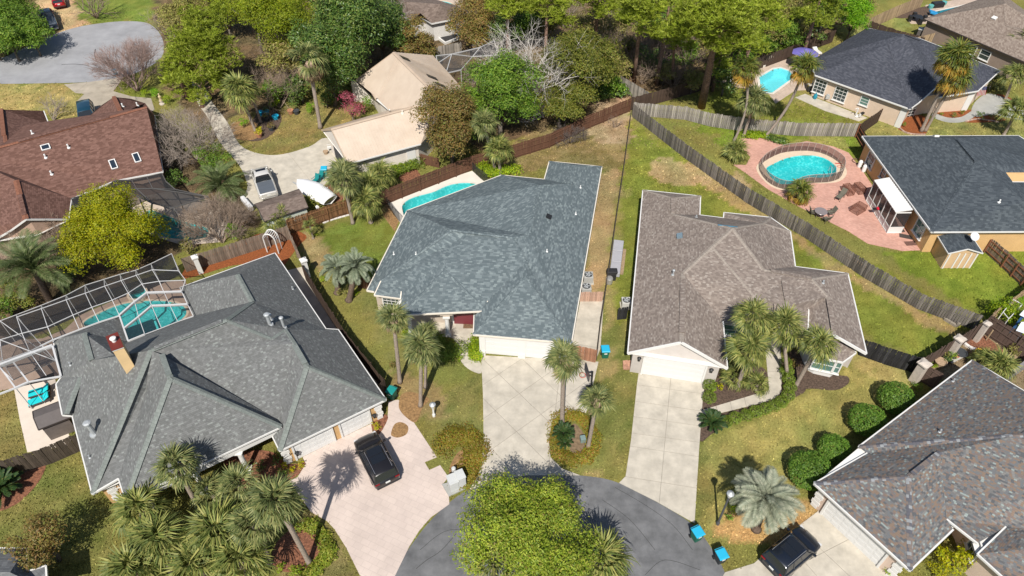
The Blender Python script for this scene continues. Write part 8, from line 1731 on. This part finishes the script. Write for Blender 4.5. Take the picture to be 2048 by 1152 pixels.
# raised garden frames on the lawn
def frame_bed(label, t, corners, m, w_=.2, h=.22):
 q = [t(x, y, 0) for x, y in corners]; r = empty('garden_bed', sum(q, Vector()) / 4, label, 'garden bed')
 for i in range(4):
  a, b = q[i], q[(i + 1) % 4]; k = max(2, int((b - a).length / .42))
  for j in range(k): mb = MB(); p0, p1 = a.lerp(b, j / k + .01), a.lerp(b, (j + 1) / k - .01); mb.bar(p0 + Vector((0, 0, h / 2)), p1 + Vector((0, 0, h / 2)), w_, h); mb.build('block', m, r)
 sheet('soil', q, .05, M_soil, parent=r)
M_blk = noisy('grey_kerb_block', (.24, .21, .17), .25, 6., .9, objvar=.3)
frame_bed('large sunken bed frame of blocks on the lawn beside the diagonal fence', tile(3, 1), [(400, 375), (450, 355), (625, 465), (575, 490)], M_soil if False else M_blk, .16, .1); frame_bed('small bed frame of grey blocks at the lower end of the lawn', ZR, [(248, 415), (285, 385), (412, 462), (372, 492)], M_blk, .2, .25)
# ------------------------------------------------------------------ pale pool side
um = empty('parasol', Z5(985, 300, 0), 'big blue-violet parasol beside the pale pool', 'parasol'); tp = Z5(1000, 215, 2.9); base = Vector((tp.x, tp.y, 0)); M_par = noisy('violet_canvas', (.15, .13, .42), .1, 2., .8)
mb = MB(); mb.tube([base, tp], .03, 8); mb.build('pole', M_steel, um); rim = [tp + Vector((1.75 * math.cos(i * math.pi / 4), 1.75 * math.sin(i * math.pi / 4), -.65)) for i in range(8)]
for i in range(8): mb = MB(); a, b = rim[i], rim[(i + 1) % 8]; s = (a + b) / 2 + Vector((0, 0, .06)); mb.add([tp, a, s, b], [(0, 1, 2), (0, 2, 3)]); mb.build('canopy_panel', M_par, um); mb = MB(); mb.bar(tp - Vector((0, 0, .05)), a - Vector((0, 0, .03)), .02, .02); mb.build('rib', M_steel, um)
mb = MB(); mb.lathe(base, [(.35, 0), (.35, .08), (.05, .12)], 12); mb.build('base', M_black, um)
lounger('white lounger beyond the violet parasol', Z5, (1080, 215), (1150, 270), M_white, M_white, .8, 'sun_lounger', None); lounger('white lounger under the left fan palm beside the pale pool', Z5, (70, 520), (170, 600), M_white, M_white, .8, 'sun_lounger', None)
mb = MB(); q = pxs(Z5, [(390, 395), (590, 320), (650, 360), (500, 440)]); mb.prism([p.xy for p in q], .03, .35); tag(mb.build('deck_platform', noisy('pale_platform', (.62, .58, .52), .06, 2.), bevel=.03), 'pale raised platform at the corner of the pale pool', 'platform')
mb = MB(); c = Z5(1100, 760, .4); mb.lathe((c.x, c.y, .03), [(.2, 0), (.26, .3), (.2, .55), (.08, .62), (.08, .8)], 12); tag(mb.build('water_jug', plain('blue_teal_plastic', (.02, .22, .30), .4)), 'teal jug by the beige stucco wall', 'jug')
hr = empty('hose_reel', Z5(1240, 785, 0), 'grey hose reel on the beige stucco wall', 'hose reel'); c = Z5(1240, 770, .6); mb = MB(); mb.box(c, (.5, .35, .5)); mb.build('box', M_ac, hr, bevel=.05); mb = MB(); mb.lathe((c.x, c.y, c.z + .25), [(.18, 0), (.18, .1), (.05, .12)], 12); mb.build('drum', M_steel, hr)
bx = empty('exercise_bike', Z5(1610, 970, 0), 'white exercise machine against the beige stucco wall', 'exercise machine')
for (x, y, sx, sy, sz, z, nm) in ((1600, 985, 1.3, .35, .12, .1, 'base'), (1580, 940, .14, .14, .9, .6, 'mast'), (1640, 960, .5, .3, .25, .55, 'seat'), (1575, 905, .55, .1, .08, 1.1, 'handlebar'), (1620, 980, .4, .2, .4, .35, 'flywheel')): c = Z5(x, y, z); mb = MB(); mb.box((c.x, c.y, z), (sx, sy, sz), .6); mb.build(nm, M_white if nm != 'seat' else M_black, bx, bevel=.03)
for x, y, lab in ((1045, 640, 'grey white-topped grill at the beige wall corner'),): gx = empty('grill', Z5(x, y + 40, 0), lab, 'barbecue'); c = Z5(x, y, .8); mb = MB(); mb.box((c.x, c.y, .45), (.6, .5, .8)); mb.build('cabinet', M_plast, gx, bevel=.03); mb = MB(); mb.box((c.x, c.y, .95), (.75, .55, .2)); mb.build('hood', M_white, gx, bevel=.06)
# flag on the drive of the beige house
fl = empty('flag', ZF(1590, 860, 0), 'striped national flag on a slanted pole before the beige garage', 'flag'); a = ZF(1590, 720, 2.2); b = ZF(1620, 745, 1.5); mb = MB(); mb.tube([a + Vector((-.25, .45, -.1)), a + Vector((.35, -.3, .75))], .02, 6); mb.build('pole', M_white, fl)
top0 = a + Vector((.35, -.3, .75)); u = Vector((.35, .1, -.93)).normalized(); v = Vector((-.6, .45, -.35)).normalized()
for i in range(13): mb = MB(); p0 = top0 + v * (.07 * i); mb.add([p0, p0 + u * 1.35, p0 + u * 1.35 + v * .068, p0 + v * .068], [(0, 1, 2, 3)]); mb.build('stripe', plain('flag_red', (.45, .03, .05), .7) if i % 2 == 0 else M_white, fl)
mb = MB(); k_ = u.cross(v).normalized() * .006
for s in (-1, 1): p0 = top0 + k_ * s; mb.add([p0, p0 + u * .55, p0 + u * .55 + v * .48, p0 + v * .48], [(0, 1, 2, 3)])
ca = mb.build('canton', plain('flag_blue', (.02, .03, .14), .7), fl); mb = MB()
for i in range(5):
 for j in range(4):
  for s in (-1, 1): p0 = top0 + k_ * 1.6 * s + u * (.06 + .1 * i) + v * (.06 + .11 * j); mb.add([p0, p0 + u * .04, p0 + u * .04 + v * .04, p0 + v * .04], [(0, 1, 2, 3)])
mb.build('stars', M_white, ca)['kind'] = 'stuff'
# edging blocks
def edging(label, t, pts, m, step=.3, w_=.16, h=.13, closed=False):
 q = spline(pxs(t, pts), 4, closed); r = empty('bed_edging', q[len(q) // 2], label, 'edging'); acc = 0
 L_ = [0]
 for i in range(len(q) - 1): L_.append(L_[-1] + (q[i + 1] - q[i]).length)
 n = int(L_[-1] / step);
 def at(s):
  for i in range(len(q) - 1):
   if L_[i + 1] >= s: return q[i].lerp(q[i + 1], (s - L_[i]) / max(1e-6, L_[i + 1] - L_[i]))
  return q[-1]
 for k in range(min(n, 290)): mb = MB(); mb.bar(at(k * step) + Vector((0, 0, h / 2)), at((k + .93) * step) + Vector((0, 0, h / 2)), w_, h); mb.build('block', m, r)
M_edge = noisy('pinkish_edging', (.42, .30, .24), .15, 5., .9, objvar=.25); M_edgew = noisy('white_edging', (.66, .63, .6), .1, 5., .9, objvar=.12)
edging('white block edging round the red mulch garden', ZR, [(445, 655), (500, 705), (590, 745), (680, 780), (780, 812), (865, 828)], M_edgew, .32, .25, .2); edging('pink block edging of the orange bed at the beige house corner', ZF, [(940, 1010), (985, 1050), (1060, 1070), (1160, 1072)], M_edge); edging('pink block edging of the orange bed by the grey drive', ZF, [(1470, 970), (1560, 950), (1660, 960), (1745, 975)], M_edge); edging('grey block edging under the cane fence', ZS, [(870, 770), (960, 735), (1150, 680)], M_edgew, .4, .15, .1)
# ------------------------------------------------------------------ potted garden at the right
M_clay = plain('terracotta', (.42, .20, .11), .8); M_barrel = noisy('barrel_wood', (.36, .26, .17), .3, 6.); M_dkpot = plain('dark_pot', (.05, .055, .06), .6)
def pot(label, t, x, y, rad, h, m, plant=None, grp='plant pots'):
 c = t(x, y, h); r = empty('plant_pot', (c.x, c.y, 0), label, 'plant pot', grp); mb = MB(); mb.lathe((c.x, c.y, 0), [(rad * .7, 0), (rad, h * .9), (rad * 1.08, h * .9), (rad * 1.08, h), (rad * .9, h), (rad * .85, h * .86)], 14); mb.build('pot', m, r)
 if plant: leaf_mesh('foliage', blob_leaves([(Vector((c.x, c.y, h + rad * .5)), rad * 1.2, rad * 1.2, rad)], 70, .08, .5), LM[plant], r)
pot('half barrel lying at the left of the potted garden', ZR, 225, 850, .45, .6, M_barrel); pot('grey pot with a dark plant beside the barrel', ZR, 290, 830, .3, .5, M_dkpot, 'dark'); pot('dark pot under the middle pillar', ZR, 320, 770, .32, .5, M_dkpot, 'oak'); pot('dark pot with foliage at the foot of the wall', ZR, 270, 790, .28, .45, M_dkpot, 'scrub'); pot('terracotta pot beside the pale board', ZR, 385, 790, .22, .4, M_clay); pot('round black trough in the potted garden', ZR, 430, 755, .5, .45, M_dkpot); pot('grey pot with green leaves next to the terracotta pot', ZR, 345, 800, .26, .4, M_dkpot, 'fresh')
mb = MB(); mb.bar(ZR(320, 860, .3), ZR(435, 800, .3), .3, .06); tag(mb.build('plank', noisy('pale_plank', (.42, .40, .36), .1, 3.)), 'pale board leaning in the potted garden', 'board')
tb = spline([ZR(x, y, 0) for x, y in ((560, 770), (590, 750), (640, 770), (685, 810), (660, 830), (600, 820), (570, 810))], 4)
mb = MB(); ring = inset(tb, .14); n = len(tb)
mb.add([(p.x, p.y, .03) for p in tb] + [(p[0], p[1], .42) for p in inset(tb, -.04)] + [(p[0], p[1], .42) for p in ring] + [(p[0], p[1], .1) for p in inset(tb, .2)], [(k * n + i, k * n + (i + 1) % n, (k + 1) * n + (i + 1) % n, (k + 1) * n + i) for k in range(3) for i in range(n)] + [tuple(3 * n + i for i in range(n))])
tag(mb.build('yellow_tub', plain('yellow_plastic', (.75, .50, .02), .4)), 'yellow plastic tub at the lower edge of the red mulch garden', 'tub')
for i, (x0, y0, x1, y1, lab) in enumerate(((655, 570, 695, 515, 'left stake of the wooden stakes in the red mulch'), (690, 630, 765, 525, 'longest wooden stake leaning in the red mulch'), (660, 560, 680, 540, 'shortest stake near the slim pillar'))): mb = MB(); mb.tube([ZR(x0, y0, 0), ZR(x1, y1, 1.3 if i else 1.0)], .06, 6); tag(mb.build('stake', W_tan), lab, 'stake', 'wooden stakes')
tr = empty('plant_trellis', ZR(900, 330, 0), 'white tubular garden frame behind the brown wall', 'garden frame'); V_ = dict(a=ZR(820, 405, .9), b=ZR(870, 335, 1.6), c=ZR(930, 405, 1.6), d=ZR(980, 205, 1.7), e=ZR(1070, 255, 1.7), f=ZR(890, 440, .5), g=ZR(970, 275, .7))
for a, b in ('ab', 'bc', 'bd', 'ce', 'de', 'cf', 'ge'): mb = MB(); mb.tube([V_[a], V_[b]], .035, 6); mb.build('tube', M_white, tr)
for k in 'abce': q = V_[k].copy(); q.z = 0; mb = MB(); mb.tube([V_[k], q], .03, 6); mb.build('tube', M_white, tr)
aw = House('lean_to', 'white corrugated lean-to roof at the right edge behind the brown wall', ZR, dict(a=(1005, 530, 2.2), b=(1090, 560, 2.2), c=(1180, 430, 2.6), d=(1060, 440, 2.6)), dict(), 2.2, 'lean-to')
aw.roof([('a', 'b', 'c', 'd')], plain('white_sheet_roof', (.6, .64, .68), .4)); ribs(aw, ('a', 'b', 'c', 'd'), .16, M_white); aw.wall(['a', 'b', 'c', 'd'], plain('blue_tarp_wall', (.04, .12, .28), .6), .15, soffit=False)
a2 = House('lean_to', 'upper white sheet roof at the right edge behind the brown wall', ZR, dict(a=(1040, 365, 2.2), b=(1100, 395, 2.2), c=(1200, 300, 2.5), d=(1100, 300, 2.5)), dict(), 2.2, 'lean-to'); a2.roof([('a', 'b', 'c', 'd')], bpy.data.materials['white_sheet_roof']); a2.wall(['a', 'b', 'c', 'd'], bpy.data.materials['blue_tarp_wall'], .15, soffit=False)
lw = empty('garden_wall', ZR(960, 1000, 0), 'grey low wall at the right edge beside the mottled roof', 'wall'); mb = MB(); mb.bar(ZR(880, 1040, .6), ZR(1150, 850, .6), .25, 1.2); mb.build('wall', noisy('grey_block_wall', (.22, .21, .21), .15, 3.), lw)
# chairs: white adirondacks etc. around the boat
bt = empty('covered_boat', ZS(760, 440, 0), 'boat under a white cover on a trailer beside the brown shed', 'boat'); bow, st_ = ZS(600, 320, 1.0), ZS(945, 510, 1.0); bow.z = st_.z = 0; d = st_ - bow; e = d.normalized(); nn = Vector((-e.y, e.x, 0)); ln = d.length; mb = MB(); rings = []; mesh_v = []
prof = [(0, .05, 1.15), (.06, .45, 1.3), (.2, .85, 1.45), (.42, 1.05, 1.65), (.6, 1.08, 1.75), (.8, 1.02, 1.5), (.95, .95, 1.3), (1, .9, 1.1)]
for t_, w_, z_ in prof:
 c = bow + e * ln * t_
 for a_ in range(9): th = math.pi * a_ / 8; mesh_v.append(c + nn * (-w_ * math.cos(th)) + Vector((0, 0, .75 + (z_ - .75) * math.sin(th) ** .8 if 0 < a_ < 8 else .75)))
mb.add(mesh_v, [(i * 9 + j, (i + 1) * 9 + j, (i + 1) * 9 + j + 1, i * 9 + j + 1) for i in range(7) for j in range(8)] + [tuple(range(63, 72)), tuple(range(8, -1, -1))]); mb.build('cover', noisy('white_boat_cover', (.72, .72, .73), .07, 3., .7, .6, 4.), bt, smooth=True)
mb = MB(); hv = []
for t_, w_, z_ in prof: c = bow + e * ln * t_; hv += [c - nn * w_ + Vector((0, 0, .76)), c + Vector((0, 0, .35)), c + nn * w_ + Vector((0, 0, .76))]
mb.add(hv, [(i * 3 + j, i * 3 + j + 1, (i + 1) * 3 + j + 1, (i + 1) * 3 + j) for i in range(7) for j in range(2)]); mb.build('hull', M_white, bt)
for s in (-1, 1): tb = MB(); tb.lathe((0, 0, -.1), [(.1, 0), (.3, 0), (.3, .2), (.1, .2)], 14); w_ = tb.build('trailer_wheel', M_tyre, bt, world=False); q = bow + e * ln * .65 + nn * s * .95; w_.location = q - bt.location + Vector((0, 0, .3)); w_.rotation_euler = (R(90), 0, math.atan2(e.y, e.x))
mb = MB(); mb.bar(bow - e * .9 + Vector((0, 0, .4)), bow + e * ln * .8 + Vector((0, 0, .35)), .1, .1); mb.build('trailer_beam', M_steel, bt)
M_teal2 = plain('teal_chair_plastic', (.01, .20, .20), .5)
chair('upper teal garden chair between the bin and the boat', ZS, 835, 285, 240, M_teal2, 'garden_chair', 'teal garden chairs', M_teal2); chair('lower teal garden chair nearest the boat bow', ZS, 790, 320, 240, M_teal2, 'garden_chair', 'teal garden chairs', M_teal2)
chair('white garden chair before the open garage of the metal-roofed house', ZI, 215, 775, 200, M_white, 'garden_chair', None, M_white); pot('brown pot beside the white garden chair', ZI, 183, 800, .28, .4, M_barrel, None, None)
mb = MB(); c = ZS(1025, 170, .5); mb.box((c.x, c.y, .5), (1.2, .6, .9), .1); tag(mb.build('cart', M_plast, bevel=.05), 'dark box beside the open garage corner', 'box')
mb = MB(); c = ZS(75, 600, .6); mb.prism([ZS(x, y, 0).xy for x, y in ((15, 545), (60, 530), (155, 640), (110, 665))], .1, .75); tag(mb.build('covered_stack', noisy('white_tarpaulin', (.6, .6, .6), .15, 3., .7, .8, 5.), bevel=.12), 'white covered stack beside the brown shed', 'stack')
gt = empty('bench_trellis', ZI(620, 920, 0), 'white low trellis rail against the white stucco wall', 'trellis'); a, b = ZI(545, 925, .5), ZI(690, 890, .5); mb = MB(); mb.bar(a + Vector((0, 0, .25)), b + Vector((0, 0, .25)), .08, .08); mb.bar(a - Vector((0, 0, .3)), b - Vector((0, 0, .3)), .08, .08); mb.build('rail', M_white, gt)
for i in range(9): mb = MB(); p = a.lerp(b, i / 8); mb.bar(p - Vector((0, 0, .45)), p + Vector((0, 0, .25)), .06, .06, up=(1, 0, 0)); mb.build('baluster', M_white, gt)
mb = MB(); c = ZS(918, 450, .4); mb.tube([ZS(918, 450, 0), ZS(915, 390, 1.2)], .04, 6); tag(mb.build('marker_post', M_white), 'thin white post in the mulch beside the boat', 'post')
# potted plants of the upper garden
for i, (x, y, m, pl, lab) in enumerate(((20, 670, M_binb, None, 'blue pot furthest left by the round lawn'), (60, 665, M_binb, 'dark', 'blue pot with a plant by the round lawn'), (115, 693, M_binb, None, 'round blue pot at the lawn edge'), (15, 800, M_clay, 'gold', 'terracotta pot with yellow leaves'), (60, 700, M_dkpot, 'scrub', 'dark pot among the blue ones'), (90, 760, M_dkpot, 'bronze', 'dark pot with rusty leaves'), (240, 662, M_dkpot, None, 'black bucket behind the round lawn'), (205, 660, M_clay, None, 'small terracotta pot behind the round lawn'))): pot(lab, tile(1, 0), x, y, .38, .5, m, pl, 'garden pots')
stt = empty('garden_statue', tile(0, 0)(975, 625, 0), 'pale statue at the end of the cracked drive', 'statue'); c = tile(0, 0)(975, 625, 0); mb = MB(); mb.lathe(c, [(.35, 0), (.35, .15), (.22, .2), (.2, .45), (.28, .5)], 10); mb.build('plinth', M_pil, stt); mb = MB(); mb.lathe(c + Vector((0, 0, .5)), [(.2, 0), (.16, .3), (.2, .55), (.1, .7), (.06, .74), (.1, .82), (.1, .92), (.03, 1.0)], 10); mb.build('figure', noisy('sand_stone', (.50, .40, .24), .1, 4.), stt)
# far top right pool things
tt = empty('patio_table', ZF(1098, 150, 0), 'black table set beyond the charcoal roof', 'table'); c = ZF(1098, 130, .75); mb = MB(); mb.lathe((c.x, c.y, .72), [(.75, 0), (.75, .05)], 16); mb.build('tabletop', M_black, tt)
for i in range(4): a = i * 1.57; mb = MB(); mb.box((c.x + 1.1 * math.cos(a), c.y + 1.1 * math.sin(a), .45), (.5, .5, .9), a); mb.build('tucked_chair', M_black, tt, bevel=.05)
mb = MB(); p0, p1 = ZF(1190, 90, .6), ZF(1250, 110, .3); mb.bar(p0, p1, 1.0, .3); tag(mb.build('pool_slide', plain('blue_plastic', (.02, .24, .5), .4), bevel=.08), 'blue float at the end of the lap pool', 'float')
for i, (x, y, lab) in enumerate(((1200, 50, 'left teal stool by the far pool'), (1305, 22, 'right teal stool by the far pool'))): mb = MB(); c = ZF(x, y, .3); mb.lathe((c.x, c.y, .03), [(.35, 0), (.4, .4), (.38, .5)], 12); tag(mb.build('pool_stool', plain('sea_green', (.10, .35, .33), .6)), lab, 'stool')
mb = MB(); c = ZF(1255, 30, .5); mb.box((c.x, c.y, .4), (1.8, 1.0, .75), .2); tag(mb.build('outdoor_sofa', M_black, bevel=.1), 'black outdoor sofa by the far pool', 'sofa')
hp = empty('bin_store', ZF(1140, 270, 0), 'dark utility box by the mushroom wall', 'box'); c = ZF(1140, 262, .6); mb = MB(); mb.box((c.x, c.y, .55), (1.6, .9, 1.1), -.5); mb.build('box', noisy('dark_grey_box', (.10, .09, .09), .1, 3.), hp, bevel=.04); mb = MB(); mb.box((c.x, c.y, 1.13), (1.7, 1.0, .07), -.5); mb.build('lid', M_ac, hp)
# little cold frame at the white boarded house, red brick stack, round drain cover
mb = MB(); q = pxs(Z2, [(1095, 240), (1190, 200), (1225, 235), (1135, 270)]); mb.prism([p.xy for p in q], 0, .35); cfo = tag(mb.build('cold_frame', M_white), 'white-edged cold frame before the white boarded house', 'cold frame'); sheet('cover', inset([p.xy for p in q], .2), .36, M_black, parent=cfo)
bs = empty('brick_stack', ZW(1865, 820, 0), 'small stack of salmon paving bricks beside the white garage corner', 'bricks'); M_sal = noisy('salmon_brick', (.45, .25, .17), .12, 4., .9, objvar=.2)
for i in range(4):
 for j in range(4): c = ZW(1835 + i * 24, 775 + j * 24, .08); mb = MB(); mb.box((c.x, c.y, .10 + .05 * ((i + j) % 2)), (.22, .22, .16), .1); mb.build('brick', M_sal, bs)
# ------------------------------------------------------------------ grass tufts and fallen leaves over the open ground
def scatter(name, n, boxpx, size, hgt, tint, seed, reg=None):
 r = np.random.default_rng(seed); x = r.uniform(boxpx[0], boxpx[2], n); y = r.uniform(boxpx[1], boxpx[3], n)
 dx = (x - 1024) / FPX; dy = -(y - 576) / FPX; t = CAM_H / (SP - dy * CP); X, Y = dx * t, (CP + dy * SP) * t
 keep = np.ones(n, bool)
 for q in SHEETS: keep &= ~inside(X, Y, q)
 for q in POOLS: keep &= ~inside(X, Y, inset(q, -.4))
 if reg is not None: keep &= inside(x, y, reg)
 X, Y = X[keep], Y[keep]; n = len(X); xs, ys = GRID['xs'], GRID['ys']
 i = np.clip(np.searchsorted(ys, Y), 0, len(ys) - 1); j = np.clip(np.searchsorted(xs, X), 0, len(xs) - 1); c = GRID['col'][i, j] * r.uniform(.55, 1.6, (n, 1)) if tint is None else np.array(tint) * r.uniform(.5, 1.5, (n, 1))
 a = r.uniform(0, 6.283, n); u = np.stack([np.cos(a), np.sin(a), np.zeros(n)], 1); s = (size * r.uniform(.5, 1.4, n))[:, None]; lean = r.normal(0, .5, (n, 2)); up = np.concatenate([lean, np.ones((n, 1)) * hgt / size], 1) * s
 p = np.stack([X, Y, np.full(n, .004)], 1); vs = np.stack([p - u * s * .6, p + u * s * .6, p + u * s * .3 + up, p - u * s * .3 + up], 1).reshape(-1, 3)
 o = leaf_mesh(name, vs, M_tuft, None); me = o.data; at = me.color_attributes.new('soil', 'FLOAT_COLOR', 'POINT'); cc = np.concatenate([np.clip(c, 0, 1), np.ones((n, 1))], 1).repeat(4, 0); at.data.foreach_set('color', cc.astype(np.float32).ravel()); tag(o, kind='stuff'); return o
M_tuft, n, b = mat('grass_blades'); at = N(n, 'VertexColor', layer_name='soil'); L(n, at.outputs[0], b.inputs['Base Color']); b.inputs['Roughness'].default_value = .9; b.inputs['Specular IOR Level'].default_value = .1
scatter('grass', 165000, (-60, 330, 2110, 1200), .07, .06, None, 1); scatter('grass', 90000, (-60, 20, 2110, 400), .11, .07, None, 2)
scatter('fallen_leaves', 7000, (960, 190, 1270, 380), .06, .01, (.30, .22, .13), 3, [(1000, 330), (1090, 250), (1262, 200), (1255, 300), (1205, 335), (1100, 325)])
scatter('fallen_leaves', 5000, (580, 440, 960, 900), .045, .01, (.19, .13, .07), 4); scatter('fallen_leaves', 30000, (330, 0, 1700, 300), .10, .02, (.20, .14, .08), 5)
